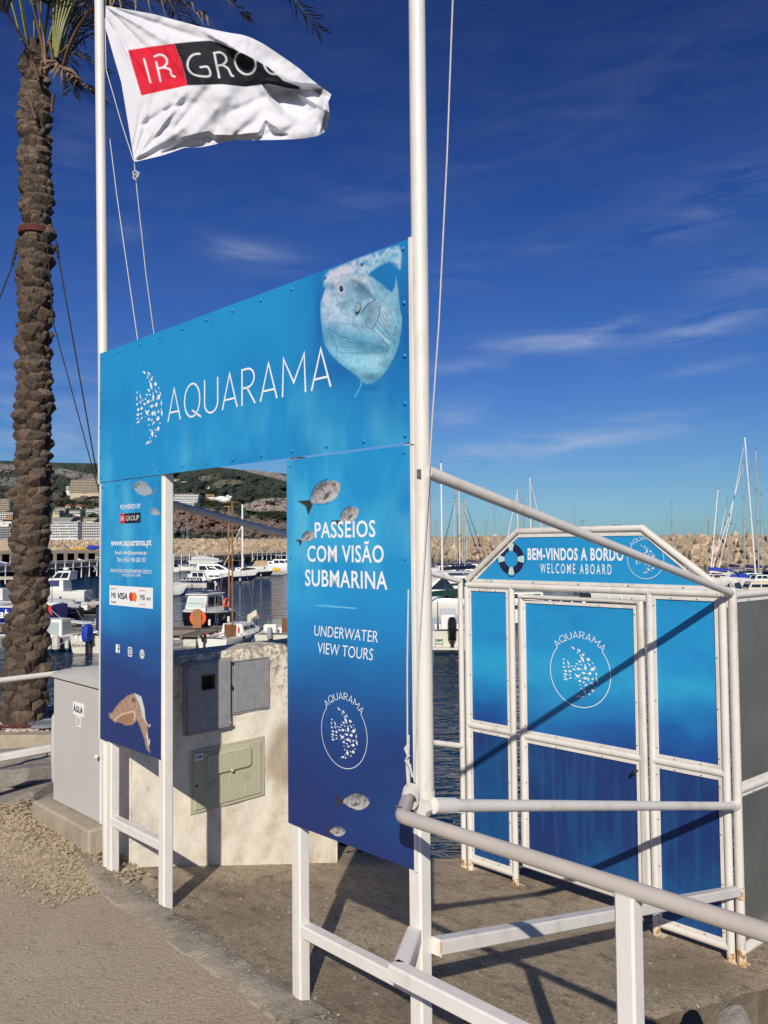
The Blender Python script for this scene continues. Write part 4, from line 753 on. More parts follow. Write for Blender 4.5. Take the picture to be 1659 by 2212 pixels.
for f_ in ((228, 12, 330, 70, 8, -.020, 1, 0, 1.6), (228, 14, 300, 90, 7, .016, 1, 0, 1.5), (228, 14, 420, 80, 9, .018, 1, 0, 1.3), (228, 20, 270, 120, 6, -.014, 1, 0, 1.3), (230, 40, 300, 150, 7, .012, 1, 0, 1.4), (290, 348, 345, 260, 10, -.018, 1, 0, 1.5), (290, 348, 330, 225, 8, .014, 1, 0, 1.5), (290, 348, 380, 310, 9, .02, 1, 0, 1.5), (290, 346, 400, 270, 12, -.02, 1, 0, 1.3), (286, 330, 305, 240, 6, .010, 1, 0, 1.3),
           (300, 275, 400, 215, 14, .030, 1, 0, 1.2), (330, 300, 400, 200, 9, -.030, 1, 0, 1.1), (350, 240, 395, 225, 8, .022, 1, 0, 1.2), (370, 290, 460, 180, 16, .03, 1, 0, 1.2), (400, 310, 520, 170, 22, -.03, 1, 0, 1.2), (470, 80, 560, 200, 22, .028, 1, 0, 1.6), (430, 60, 650, 190, 16, -.034, 1, 0, 1.15), (480, 250, 700, 160, 18, .022, 1, 0, 1.2), (345, 95, 400, 190, 9, .008, 1, 0, 1), (380, 95, 450, 200, 12, -.01, 1, 0, 1.2), (500, 300, 560, 255, 14, .03, 1, 0, 1.2), (540, 300, 600, 262, 12, -.028, 1, 0, 1.2), (450, 312, 460, 285, 9, .02, 1, 0, 1.2), (600, 296, 700, 230, 16, .02, 1, 0, 1.1), (640, 200, 712, 240, 8, -.03, 1, 0, 1.2), (660, 180, 715, 215, 7, .025, 1, 0, 1.2), (690, 290, 706, 215, 8, -.025, 1, 0, 1.2)): fold(*f_)
D += .035 * np.sin(U * 9 + W_ * 4) * U + .018 * np.sin(U * 22 - W_ * 9) * U + .10 * U
D += (vnoise(qx.ravel(), qy.ravel(), .02, 71, 3).reshape(qx.shape) - .5) * .05 * np.clip(U * 4, 0, 1)
# the big overlap: cloth above the diagonal line stands nearer than the pocket under it
pk = Ink(qx.ravel(), qy.ravel(), (0., 0, 0)); pocket = pk.inside([(572, 182), (640, 186), (700, 190), (690, 236), (664, 256), (645, 263), (612, 246), (588, 215)], 14).reshape(qx.shape); D += pocket * .12
lowp = pk.inside([(352, 330), (400, 300), (450, 288), (462, 296), (500, 297), (560, 290), (575, 265), (600, 285), (618, 292), (560, 304), (460, 318), (400, 322)], 10).reshape(qx.shape); D += lowp * .055
FP = CAM + (Fv[None, None] + Rv[None, None] * ((qx - IW / 2) / FOC)[..., None] - Uv[None, None] * ((qy - IH / 2) / FOC)[..., None]) * 0
dirs = Fv + Rv * ((qx - IW / 2) / FOC)[..., None] - Uv * ((qy - IH / 2) / FOC)[..., None]; FP = CAM + dirs * ((4.27 + D) / dirs[..., 1])[..., None]
ink = Ink(qx.ravel(), qy.ravel(), (0., 0, 0)); ink.C = np.ones((ink.X.size, 3)) * np.array((.60, .60, .64))
R5 = lambda P: [(x * .5, y * .5) for x, y in P]
ink.poly(R5([(553, 217), (640, 203), (752, 188), (785, 270), (810, 369), (700, 393), (611, 413), (580, 310)]), lin(205, 26, 50, .9), 1.2)
ink.poly(R5([(752, 188), (830, 180), (908, 175), (950, 187), (1060, 235), (1160, 290), (1225, 350), (1295, 374), (1295, 387), (1250, 382), (1160, 362), (1060, 375), (960, 364), (810, 369), (785, 270)]), (.012, .012, .017), 1.2)
def cat(P):
    if len(P) < 3: return P
    P = [np.array(p, float) for p in P]; P = [2 * P[0] - P[1]] + P + [2 * P[-1] - P[-2]]
    return [tuple(.5 * (2 * P[i] + (P[i + 1] - P[i - 1]) * t + (2 * P[i - 1] - 5 * P[i] + 4 * P[i + 1] - P[i + 2]) * t * t + (3 * P[i] - P[i - 1] - 3 * P[i + 1] + P[i + 2]) * t ** 3)) for i in range(1, len(P) - 2) for t in (0, .25, .5, .75)] + [tuple(P[-2])]
for P_ in ([(622, 255), (650, 355)], [(675, 268), (693, 350)], [(668, 244), (690, 236), (712, 245), (722, 268), (706, 290), (680, 296)], [(706, 291), (734, 300), (742, 325), (755, 331)],
           [(862, 232), (838, 235), (818, 252), (810, 280), (820, 308), (850, 326), (906, 328), (898, 290), (866, 290)], [(925, 228), (947, 335)], [(925, 229), (950, 226), (972, 240), (978, 262), (960, 280), (936, 283)], [(962, 281), (985, 296), (1000, 325), (1008, 328)],
           [(1060 + 44 * math.cos(t) + 8 * math.sin(t), 271 + 50 * math.sin(t)) for t in np.linspace(0, 6.29, 26)], [(1138, 272), (1150, 300), (1168, 317), (1192, 320)]): ink.stroke(R5(cat(P_)), 4.2, (.60, .60, .64), 1, 1.0)
me = bpy.data.meshes.new('flag'); o3 = at(228, 20, 4.27); me.from_pydata((FP.reshape(-1, 3) - o3).tolist(), [], [(j * (nu + 1) + i, j * (nu + 1) + i + 1, (j + 1) * (nu + 1) + i + 1, (j + 1) * (nu + 1) + i) for j in range(nw) for i in range(nu)])
ca_ = me.color_attributes.new('ink', 'FLOAT_COLOR', 'POINT'); ca_.data.foreach_set('color', np.concatenate([ink.C, np.ones((ink.X.size, 1))], 1).ravel().astype(np.float32)); me.materials.append(M['cloth'])
for p in me.polygons: p.use_smooth = True
flag = bpy.data.objects.new('flag', me); COL.objects.link(flag); flag.location = o3; tag(flag, 'white flag with red and black IR GROUP block blowing from the left pole', 'flag')

# ================================================================== railings and braces
rg = thing('railing', 'white ramp railing with long brace sloping from the bare flagpole to the gate corner', 'railing', L(0, 1.3, -.3), 'railings around the arch')
put('brace', tubeA([(.048, .03, 1.885), (-.02, 2.62, 1.36)], .0205, 16), 'white2', rg, smooth=True)
put('brace_socket', tubeA([(.046, .028, 1.886), (.045, .10, 1.871)], .0218, 16), 'white2', rg, smooth=True)
put('handrail', tubeA([(.05, .03, .80), (-.028, 2.65, .178)], .0215, 16), 'white2', rg, smooth=True)
put('rail_socket', tubeA([(.05, .03, .80), (.047, .14, .774)], .0265, 16), 'white', rg, smooth=True)
put('end_cap', tubeA([(-.03, 2.60, .19), (-.03, 2.665, .175)], .026, 16), 'white', rg, smooth=True)
m = MB(); bar(m, L(.030, .06, .335), L(-.026, 2.61, -.275), .05); put('lower_bar', m, 'white', rg)
put('gate_post', tubeA([(-.026, 2.655, -.70), (-.026, 2.655, 1.375)], .0245, 18), 'white2', rg, smooth=True)
m = MB(); m.ball(L(-.026, 2.655, 1.365), .025, 14, 8); put('post_top', m, 'white2', rg, smooth=True)
put('rusted_foot', tubeA([(-.026, 2.655, -.705), (-.026, 2.655, -.60)], .0252, 18), 'rust', rg, smooth=True)
put('rusted_collar', tubeA([(-.026, 2.655, -.33), (-.026, 2.655, -.262)], .0252, 18), 'rust', rg, smooth=True)
m = MB(L); m.box((.055, .058, .335), (.004, .004, .052)); put('rust_spot', m, 'rust', rg)
rl = thing('railing', 'white railing with sloping brace running down behind the concrete meter wall', 'railing', L(-2.2, 1.8, -.3), 'railings around the arch')
put('brace', tubeA([(-2.20, .06, 1.955), (-2.0, 2.65, 1.375)], .0205, 16), 'white2', rl, smooth=True)
put('handrail', tubeA([(-2.30, .9, .60), (-2.0, 2.65, .178)], .0205, 16), 'white2', rl, smooth=True)
m = MB(); bar(m, L(-2.30, 1.7, -.06), L(-2.0, 2.65, -.28), .045); put('lower_bar', m, 'white', rl)
put('gate_post', tubeA([(-2.0, 2.655, -.70), (-2.0, 2.655, 1.385)], .0205, 16), 'white2', rl, smooth=True)
put('rusted_foot', tubeA([(-2.0, 2.655, -.705), (-2.0, 2.655, -.62)], .0212, 16), 'rust', rl, smooth=True)
rn_ = thing('railing', 'near white tube handrail crossing the lower right corner with square lower bar', 'railing', L(.87, -.2, -.1), 'railings around the arch')
put('handrail', tubeA([(-.014, -.004, .845), (.123, -.188, .842), (.137, -.200, .841), (.155, -.202, .84), (2.9, -.2, .84)], .0205, 20), 'galv', rn_, smooth=True)
m = MB()
bar(m, L(-.012, .004, .378), L(.112, -.188, .378), .05); put('elbow_bar', m, 'white', rn_); m = MB(); bar(m, L(.095, -.2, .378), L(2.9, -.2, .378), .05); put('lower_bar', m, 'white', rn_)
for a in (.866, 2.4): put('post', postm(a, -.2, -.12, .828, .05), 'white', rn_)
m = MB(L); m.box((.118, -.196, .8635), (.024, .010, .0012)); put('scuff', m, 'screw', rn_)
rf = thing('railing', 'white two bar railing left of the grey cabinet, in front of the palm', 'railing', L(-3.36, -.8, 0), 'railings around the arch')
put('handrail', tubeA([(-3.36, -3, .84), (-3.36, .75, .84)], .0175, 14), 'white2', rf, smooth=True)
m = MB(); bar(m, L(-3.36, -3, .375), L(-3.36, .75, .375), .045); put('lower_bar', m, 'white', rf)
for v in (-2.9, -1.2, .72): put('post', postm(-3.36, v, -.03, .825, .045), 'white', rf)

# ================================================================== gate
gt = thing('access_gate', 'white tubular gate screen with blue sea panels and BEM-VINDOS A BORDO header', 'gate', L(-1, 2.65, -.69))
GV = 2.65; TR = .0225
def gt_tube(pts, par=gt, nm='frame_tube', r=TR): return put(nm, tubeA([(a, GV, z) for a, z in pts], r, 16), 'white2', par, smooth=True)
for a, z0 in ((-1.935, -.69), (-1.54, -.70), (-.52, -.70), (-.082, -.69)): gt_tube([(a, z0), (a, 1.335)])
gt_tube([(-1.935, 1.348), (-.082, 1.348)]); gt_tube([(-1.93, 1.385), (-1.477, 1.731), (-.555, 1.731), (-.082, 1.372)], nm='roof_tube')
for a0, a1 in ((-1.935, -1.54), (-.52, -.082)):
    gt_tube([(a0, .344), (a1, .344)]); gt_tube([(a0, -.612), (a1, -.612)])
door = MB(); dr = put('door', tubeA([(-1.462, GV, -.52), (-1.462, GV, 1.282), (-.582, GV, 1.282), (-.582, GV, -.52), (-1.462, GV, -.52)], TR, 16), 'white2', gt, smooth=True)
gt_tube([(-1.46, .340), (-.584, .340)], dr, 'mid_tube')
SEA = lambda ink: None
def paint_gate(seed, upper=True, tint=0):
    def f(ink):
        z = ink.Z; ink.C = np.ones((len(z), 3)) * np.array(lin(38, 148, 206, .92)); n = vnoise(ink.A, z, 2.6, seed, 4); n2 = vnoise(ink.A, z * 1.8, 5, seed + 3, 4)
        if upper:
            ink.mix(np.clip(1 - np.abs(z - .80 + (n2 - .5) * .1) * 7, 0, 1) * .5, lin(50, 175, 218, .92)); ink.mix(np.clip((n2 - .52) * 5, 0, 1) * np.clip((.92 - z) * 6, 0, 1) * .45, lin(60, 180, 220, .92))
            zz = z + (n - .5) * .32; ink.mix(np.clip((.70 - zz) * 5.0, 0, 1), lin(30, 100, 172, .92)); ink.mix(np.clip((.53 - zz) * 5, 0, 1) * .85, lin(32, 66, 138, .92))
            ink.mix(np.clip((n2 - .5) * 1.6, 0, .3), lin(24, 120, 190, .9))
        else:
            ink.C[:] = lin(30, 60, 118, .9); ink.mix(np.clip((n - .46) * 4, 0, 1) * .8, lin(28, 88, 145, .9)); ink.mix(np.clip((n2 - .5) * 4, 0, 1) * .35, lin(44, 46, 108, .9)); st = vnoise(ink.A * 6, z * .3, 6, seed + 5, 3); ink.mix(np.clip((st - .5) * 2, 0, .35), lin(36, 96, 150, .9))
    return f
scm = MB(); scm.ball((0, 0, 0), .0055, 8, 5, (1, .6, 1)); scrm = meshof('screw', scm, 'screw')
def framed(a0, a1, z0, z1, seed, upper, par, poly=None, nm='sea_panel'):
    w = .020; vv = GV - .002
    s_ = sheet(nm, a0 + w * .6, a1 - w * .6, z0 + w * .6, z1 - w * .6, vv, .006, paint_gate(seed, upper), par)
    mb = MB(L); mb.box(((a0 + a1) / 2, GV + .006, (z0 + z1) / 2), (a1 - a0, .008, z1 - z0)); put('panel_backing', mb, 'white', s_)
    mb = MB(L)
    for c, d in ((((a0 + a1) / 2, vv - .005, z0 + w / 2), (a1 - a0, .008, w)), (((a0 + a1) / 2, vv - .005, z1 - w / 2), (a1 - a0, .008, w)), ((a0 + w / 2, vv - .005, (z0 + z1) / 2), (w, .008, z1 - z0 - 2 * w)), ((a1 - w / 2, vv - .005, (z0 + z1) / 2), (w, .008, z1 - z0 - 2 * w))): mb.box(c, d, 0, .0012)
    put('angle_frame', mb, 'white', s_)
    for t in (.06, .35, .65, .94):
        for a in (a0 + w / 2, a1 - w / 2): inst('screw', scrm, s_, L(a, vv - .010, z0 + (z1 - z0) * t))
    for t in (.3, .7):
        for z in (z0 + w / 2, z1 - w / 2): inst('screw', scrm, s_, L(a0 + (a1 - a0) * t, vv - .010, z))
    return s_
framed(-1.913, -1.562, .366, 1.326, 5, True, gt); framed(-1.913, -1.562, -.590, .322, 6, False, gt)
framed(-.498, -.104, .366, 1.326, 7, True, gt); framed(-.498, -.104, -.590, .322, 8, False, gt)
du = framed(-1.440, -.604, .362, 1.260, 9, True, dr); framed(-1.440, -.604, -.498, .318, 10, False, dr)
# header board
def paint_top(ink): ink.C = np.ones((len(ink.Z), 3)) * np.array(lin(40, 150, 208, .92)); ink.mix(np.clip((vnoise(ink.A, ink.Z, 3, 77, 3) - .5), 0, .3), lin(30, 125, 195, .9))
sl = lambda z: (-1.865 + (z - 1.385) * 1.28, -.165 - (z - 1.385) * 1.26)
hb = sheet('welcome_board', -1.86, -.2, 1.392, 1.690, GV - .002, .01, paint_top, gt, poly=sl)
mb = MB(L); pz = [(sl(1.378)[0] - .02, 1.372), (sl(1.378)[1] + .02, 1.372), (sl(1.705)[1] + .012, 1.708), (sl(1.705)[0] - .012, 1.708)]; mb.prism([tuple(q) for q in pz], GV + .002, GV + .010, 'y'); put('panel_backing', mb, 'white', hb)
mb = MB(L); inn = [(sl(1.395)[0] + .012, 1.393), (sl(1.395)[1] - .012, 1.393), (sl(1.685)[1] - .006, 1.687), (sl(1.685)[0] + .006, 1.687)]
for i in range(4):
    j = (i + 1) % 4; mb.add([(pz[i][0], GV - .007, pz[i][1]), (pz[j][0], GV - .007, pz[j][1]), (inn[j][0], GV - .007, inn[j][1]), (inn[i][0], GV - .007, inn[i][1]), (inn[i][0], GV - .001, inn[i][1]), (inn[j][0], GV - .001, inn[j][1])], [(0, 1, 2, 3), (3, 2, 5, 4)])
put('angle_frame', mb, 'white', hb)
for a in (-1.7, -1.35, -1.0, -.65, -.3): inst('screw', scrm, hb, L(a, GV - .012, 1.382))
vb = GV - .0035
def gtx(s, x0, x1, yb, yt, par, **k):
    p0, p1, t0 = plv(x0, yb, vb), plv(x1, yb, vb), plv(x0, yt, vb); return letter(s, p0[0], p1[0], p0[1], t0[1], vb, par, **k)
gtx('BEM-VINDOS A BORDO', 1140, 1347, 1210, 1184, hb, bold=.03, spacing=1.12); gtx('WELCOME ABOARD', 1167, 1321, 1238, 1217, hb, bold=.004, spacing=1.5)
c = plv(1104, 1207.5, vb); ra = plv(1131, 1207, vb)[0] - c[0]; rz = .5 * (plv(1104, 1174, vb)[1] - plv(1104, 1242, vb)[1]); r0 = (ra + rz) / 2 * 1.02
for k in range(8):
    t0 = math.radians(-14 + 45 * k) if k % 2 == 0 else math.radians(14 + 45 * (k - 1)); wdt = math.radians(28 if k % 2 == 0 else 62); mb = MB(L); n = 10
    mb.add([(c[0] + rr * r0 * math.cos(t0 + wdt * i / n), vb, c[1] + rr * r0 * math.sin(t0 + wdt * i / n)) for rr in (1, .52) for i in range(n + 1)], [(i, i + 1, n + 2 + i, n + 1 + i) for i in range(n)])
    put('lifebuoy_print', mb, 'mintprint' if k % 2 == 0 else 'navyprint', hb)
for k in range(4):
    mb = MB(L); t0 = math.pi / 2 * k; ribbon(mb, [(c[0] + r0 * (1 + .13 * math.cos((s_ / 8 - .5) * 3.1)) * math.cos(t0 + (s_ / 8 - .5) * .62), c[1] + r0 * (1 + .13 * math.cos((s_ / 8 - .5) * 3.1)) * math.sin(t0 + (s_ / 8 - .5) * .62)) for s_ in range(9)], .005, lambda a, z: (a, vb, z)); put('lifebuoy_rope_print', mb, 'navyprint', hb)
c = plv(1394, 1208, vb); ringlogo(hb, c[0], c[1], .118, vb, .0028, .2)
c = plv(1252, 1449, vb); e = plv(1319, 1456, vb); ringlogo(du, c[0], c[1] - .012, e[0] - c[0], vb, .0045, .19)
c = plv(1374, 1666, GV - .02); m = MB(); m.path([L(c[0], GV - .005, c[1]), L(c[0], GV - .05, c[1]), L(c[0], GV - .065, c[1])], [.008, .012, .010], 12); put('door_knob', m, 'black', dr, smooth=True)
for a, z in ((-1.498, .9), (-1.498, -.2)): m = MB(); m.tube(L(a, GV, z), L(a, GV, z + .07), .011, 10); put('hinge', m, 'screw', gt)
for a in (-1.975, -1.54, -.52, -.055):
    m = MB(L); m.box((a, GV, -.6905), (.12 if a in (-1.975, -.055) else .09, .09, .010)); put('base_plate', m, 'rust', gt); put('rusted_foot', tubeA([(a if a in (-1.54, -.52) else (-1.935 if a < -1 else -.082), GV, -.69), (a if a in (-1.54, -.52) else (-1.935 if a < -1 else -.082), GV, -.635)], TR + .0008, 16), 'rust', gt, smooth=True)
# fence to the right of the gate
fdir = np.array([.10, .995]); FE = lambda t, z, o=0: L(-.022 + fdir[0] * t - o * fdir[1], 2.66 + fdir[1] * t + o * fdir[0], z)
fn = thing('screen_fence', 'white tube frame with dull reflecting grey sheets at the right edge of the photo', 'fence', FE(1, -.69))
for z in (1.345, .262, -.615): m = MB(); m.path([FE(.0, z), FE(2.4, z)], .0215, 14); put('frame_tube', m, 'white2', fn, smooth=True)
for t in (1.2, 2.4): m = MB(); m.path([FE(t, -.69), FE(t, 1.35)], .0215, 14); put('post', m, 'white2', fn, smooth=True)
for t0, t1 in ((.02, 1.18), (1.22, 2.38)):
    for z0, z1 in ((.285, 1.322), (-.592, .24)):
        m = MB(); m.add([FE(t0, z0), FE(t1, z0), FE(t1, z1), FE(t0, z1), FE(t0, z0, .006), FE(t1, z0, .006), FE(t1, z1, .006), FE(t0, z1, .006)], [(0, 1, 2, 3), (7, 6, 5, 4), (0, 4, 5, 1), (1, 5, 6, 2), (2, 6, 7, 3), (3, 7, 4, 0)]); sh = put('sheet', m, 'mirror' , fn)
        for za in (z0, z1 - .018):
            m = MB(); m.add([FE(t0, za, -.004), FE(t1, za, -.004), FE(t1, za + .018, -.004), FE(t0, za + .018, -.004), FE(t0, za, -.001), FE(t1, za, -.001), FE(t1, za + .018, -.001), FE(t0, za + .018, -.001)], [(0, 1, 2, 3), (0, 1, 5, 4), (3, 2, 6, 7)])
            put('angle_strip', m, 'white', sh)
        for t in (.12, .5, .88): inst('screw', scrm, sh, FE(t0 + (t1 - t0) * t, z1 - .009, -.007))

# ================================================================== meter wall
mw = thing('meter_wall', 'mouldy white plastered wall block holding meter cabinets inside the arch', 'wall', L(-2.3, .9, -.2))
WA = -2.2
mb = MB(L); nv_, nz_ = 60, 60
def wallpt(v, z): return (WA + .006 * wob(v * 1.7, z * 1.3) - (.012 if z > 1.02 else 0) , v, z)
mb.add(*gridmesh(lambda v, z: wallpt(v, z), list(np.linspace(.160, 1.612, nv_)), list(np.linspace(-.56, 1.035, nz_))))
mb.add([(WA - .012, .160, 1.035), (WA - .012, 1.612, 1.035), (WA - .27, 1.612, 1.03), (WA - .27, .16, 1.03), (WA, .16, -.56), (WA, 1.612, -.56), (WA - .27, 1.612, -.56), (WA - .27, .16, -.56), (WA, .16, 1.02), (WA, 1.612, 1.02)], [(0, 1, 2, 3), (2, 6, 7, 3), (4, 8, 0, 3, 7), (5, 9, 1, 2, 6)])
put('wall_body', mb, 'plaster', mw, smooth=True)
def wpx(x, y, out=0):
    d = ray(x, y); P0 = L(WA + out, 0, 0); t = np.dot(P0 - CAM, EX) / np.dot(d, EX); q = CAM + d * t - G0; return np.array([q @ EV, q[2]])
def wbox(mb, v0, v1, z0, z1, o0, o1, ch=.004): mb.box((WA + (o0 + o1) / 2, (v0 + v1) / 2, (z0 + z1) / 2), (o1 - o0, v1 - v0, z1 - z0), 0, ch); return mb
def rimd(mb, v0, v1, z0, z1, w, o0, o1, ch=.002):
    wbox(mb, v0, v1, z0, z0 + w, o0, o1, ch); wbox(mb, v0, v1, z1 - w, z1, o0, o1, ch); wbox(mb, v0, v0 + w, z0 + w, z1 - w, o0, o1, ch); wbox(mb, v1 - w, v1, z0 + w, z1 - w, o0, o1, ch)
# large grey door with a square hole
v0, v1, z0, z1 = .478, .758, .605, .985; h0 = wpx(433, 1492, .03); h1 = wpx(459, 1456, .03); hv0, hv1, hz0, hz1 = h0[0], h1[0] + .01, h0[1], h1[1]
mb = MB(L); o0, o1 = .004, .040
for q in ((v0, hv0, z0, z1), (hv1, v1, z0, z1), (hv0, hv1, z0, hz0), (hv0, hv1, hz1, z1)): wbox(mb, *q, o0, o1, 0)
bd_ = put('meter_door', mb, 'boxgrey', mw); bd_['label'] = 'large raised grey metal door with a square peephole'
mb = MB(L); rimd(mb, v0 - .012, v1 + .006, z0 - .012, z1 + .012, .014, .002, .030); put('door_frame', mb, 'boxgrey', bd_)
mb = MB(L); rimd(mb, hv0 - .001, hv1 + .001, hz0 - .001, hz1 + .001, .007, .012, .043); put('peephole_frame', mb, 'wood', bd_)
mb = MB(L); wbox(mb, hv0, hv1, hz0, hz1, .003, .012, 0); put('peephole', mb, 'dark', bd_)
for v, z in ((v0 - .004, z0 + .0), (v1, z0 + .02), (v0 + .01, z1 - .01), (v1 + .003, z1)): m = MB(L); m.ball((WA + .042, v, z), .010, 10, 6); put('bolt', m, 'screw', bd_, smooth=True)
v0, v1, z0, z1 = .796, 1.060, .662, .968
mb = MB(L); wbox(mb, v0 + .008, v1 - .008, z0 + .008, z1 - .008, .0, .014, .002); sd_ = put('meter_door', mb, 'boxgrey', mw); sd_['label'] = 'small flat grey metal door with a round lock'
mb = MB(L); rimd(mb, v0 - .004, v1 + .004, z0 - .004, z1 + .004, .009, 0, .010); put('door_frame', mb, 'boxgrey', sd_)
lk = wpx(487, 1486); m = MB(L); m.path([(WA + .012, lk[0] + .03, lk[1]), (WA + .022, lk[0] + .03, lk[1])], [.015, .012], 14); put('lock', m, 'dark', sd_, smooth=True); m = MB(L); m.path([(WA + .02, lk[0] + .03, lk[1]), (WA + .025, lk[0] + .0, lk[1] - .006)], .003, 6); put('key', m, 'screw', sd_)
v0, v1, z0, z1 = .512, 1.022, .147, .500
mb = MB(L); wbox(mb, v0, v1, z0, z1, 0, .012, .003); gd = put('meter_door', mb, 'boxgreen', mw); gd['label'] = 'wide olive cream plastic cabinet door numbered 258'
mb = MB(L); wbox(mb, v0 + .022, v1 - .03, z0 + .022, z1 - .022, .012, .020, .003); put('door_leaf', mb, 'boxgreen', gd)
mb = MB(L); hv, hz_ = (.615, .912), (.345, .462); n = 8; prof = []
def rr2(k, o): return [(WA + o, (hv[0] + hv[1]) / 2 + ((hv[1] - hv[0]) / 2 - k) * 1.0 * sx_ + 0, zz) for sx_, zz in ()]
def roundrect(cv, cz_, w, h_, r, o):
    P = []
    for (sx_, sz_, t0) in ((1, 1, 0), (-1, 1, 90), (-1, -1, 180), (1, -1, 270)):
        for i in range(7): t = math.radians(t0 + 15 * i); P.append((WA + o, cv + sx_ * (w / 2 - r) + r * math.cos(t), cz_ + sz_ * (h_ / 2 - r) + r * math.sin(t)))
    return P
cv_, cz_ = .5 * sum(hv), .5 * sum(hz_)
mb.loft([roundrect(cv_, cz_, .300, .118, .026, .019), roundrect(cv_, cz_, .300, .118, .026, .030), roundrect(cv_, cz_, .288, .106, .022, .036)], closed=True); fl_ = put('flap', mb, 'boxgreen', gd, smooth=True)
m = MB(L); m.ball((WA + .036, cv_ + .01, hz_[0] + .004), .011, 10, 6); put('flap_catch', m, 'boxgreen', fl_, smooth=True)
for dv in (-.1, 0, .11): m = MB(L); m.ball((WA + .037, cv_ + dv, hz_[1] - .008), .004, 6, 4); put('flap_screw', m, 'screw', fl_)
for v in (.66, .715, .77, .825): m = MB(L); wbox(m, v, v + .004, .285, .325, .019, .024, .001); put('rib', m, 'boxgreen', gd)
for vv_, zz_ in ((.60, .27), (.855, .275)):
    for k in range(4): m = MB(L); wbox(m, vv_, vv_ + .05, zz_ + k * .012, zz_ + k * .012 + .004, .019, .024, .001); put('louvre', m, 'boxgreen', gd)
m = MB(L); wbox(m, .875, .879, .19, .245, .019, .024, .001); put('rib', m, 'boxgreen', gd)
p0, p1 = wpx(416.5, 1643), wpx(433.5, 1625); mb = MB(L); wbox(mb, p0[0], p1[0], p0[1], p1[1] - .0, .020, .0215, 0); nl = put('number_label', mb, 'label', gd)
V_, Fc = textdata('258', .03); mb = MB(L); mb.add([(WA + .0222, p0[0] + .006 + (p1[0] - p0[0] - .012) * x, p0[1] + .010 + (p1[1] - p0[1] - .02) * y) for x, y in V_], Fc); put('number', mb, 'navyprint', gd)
m = MB(L); m.path([(WA + .018, .545, .305), (WA + .024, .545, .305)], .007, 10); put('keyhole', m, 'dark', gd)

# ================================================================== cabinet
cb = thing('utility_cabinet', 'tall pale grey water cabinet with domed lid and ÁGUA label', 'cabinet', L(-2.78, .3, .13))
mb = MB(L); mb.box((-2.782, .32, .495), (.612, .40, .73), 0, .008); put('cabinet_body', mb, 'cab', cb)
mb = MB(L); secs = []
for k in range(9):
    t = k / 8; a = -3.095 + .626 * t; hh = .02 + .05 * math.sin(math.pi * min(1, .08 + t * .86)); secs.append([(a, .105, .868), (a, .105, .868 + hh * .55), (a, .16, .868 + hh), (a, .47, .868 + hh), (a, .535, .868 + hh * .5), (a, .535, .868)])
mb.loft(secs, closed=True); put('lid', mb, 'cab', cb, smooth=True)
mb = MB(L); mb.box((-2.782, .119, .8625), (.60, .004, .006)); put('lid_gap', mb, 'dark', cb)
mb = MB(L); mb.box((-2.467, .124, .495), (.012, .014, .73), 0, .003); put('door_edge', mb, 'white', cb)
mb = MB(L); mb.path([(-3.09, .155, .20), (-3.11, .155, .24), (-3.118, .155, .45), (-3.11, .155, .62), (-3.09, .155, .66)], [.015, .032, .036, .032, .015], 12); put('side_cover', mb, 'cab', cb, smooth=True)
p0, p1 = plv(158, 1547, .119), plv(181, 1523, .119)
mb = MB(L); mb.box(((p0[0] + p1[0]) / 2, .1185, (p0[1] + p1[1]) / 2 + .008), (p1[0] - p0[0], .002, .075)); put('name_label', mb, 'label', cb); letter('ÁGUA', p0[0] + .008, p1[0] - .008, (p0[1] + p1[1]) / 2 - .012, (p0[1] + p1[1]) / 2 + .034, .1165, cb, m='blackprint', bold=.03, name='label_lettering')
zc = (p0[1] + p1[1]) / 2 - .062; am = (p0[0] + p1[0]) / 2; mb = MB(L); mb.box((am, .1185, zc), (.055, .002, .056)); put('number_label', mb, 'label', cb); letter('259', am - .020, am + .020, zc - .02, zc + .02, .1165, cb, m='blackprint', bold=-.005, name='label_lettering')
m = MB(L); m.ball((-2.470, .095, .50), .012, 10, 6); put('catch', m, 'white', cb, smooth=True)
mb = MB(L); mb.box((-2.80, .33, .03), (.76, .60, .195), 0, .012); o = put('plinth', mb, 'kerbc', origin=L(-2.8, .33, -.06)); tag(o, 'low concrete plinth under the pale grey ÁGUA cabinet', 'plinth')
# ================================================================== palm
PB = at(55, 1562, 7.29); PT = at(84, 128, 7.32); PB = np.array([PB[0], 7.29, .09])
pm = thing('palm_tree', 'tall date palm with thick rough trunk and red strap, left of the arch', 'palm tree', PB)
_PX = [(78, 122, .133), (75, 300, .139), (78, 450, .158), (74, 700, .166), (72, 976, .176), (68, 1150, .172), (65, 1260, .176), (59, 1430, .200), (50, 1560, .215)]
_PP = [at(x, y, 7.29) for x, y, r in _PX]; _PZ = [p[2] for p in _PP][::-1]; PZ0, PZ1 = _PZ[0], _PZ[-1]
def trunk_c(t): z = PZ0 + (PZ1 - PZ0) * t; return np.array([float(np.interp(z, _PZ, [p[0] for p in _PP][::-1])), 7.29, z])
def trunk_r(t): return float(np.interp(PZ0 + (PZ1 - PZ0) * t, _PZ, [q[2] for q in _PX][::-1])) - .046 + .006 * math.sin(t * 31) + .004 * math.sin(t * 57)
mb = MB(); mb.loft([[tuple(trunk_c(t) + np.array([trunk_r(t) * .92 * math.cos(q), trunk_r(t) * .92 * math.sin(q), 0])) for q in np.linspace(0, 2 * math.pi, 21)[:-1]] for t in np.linspace(0, 1.02, 60)], closed=True)
put('trunk', mb, 'bark', pm, smooth=True)
bmesh_vars = []
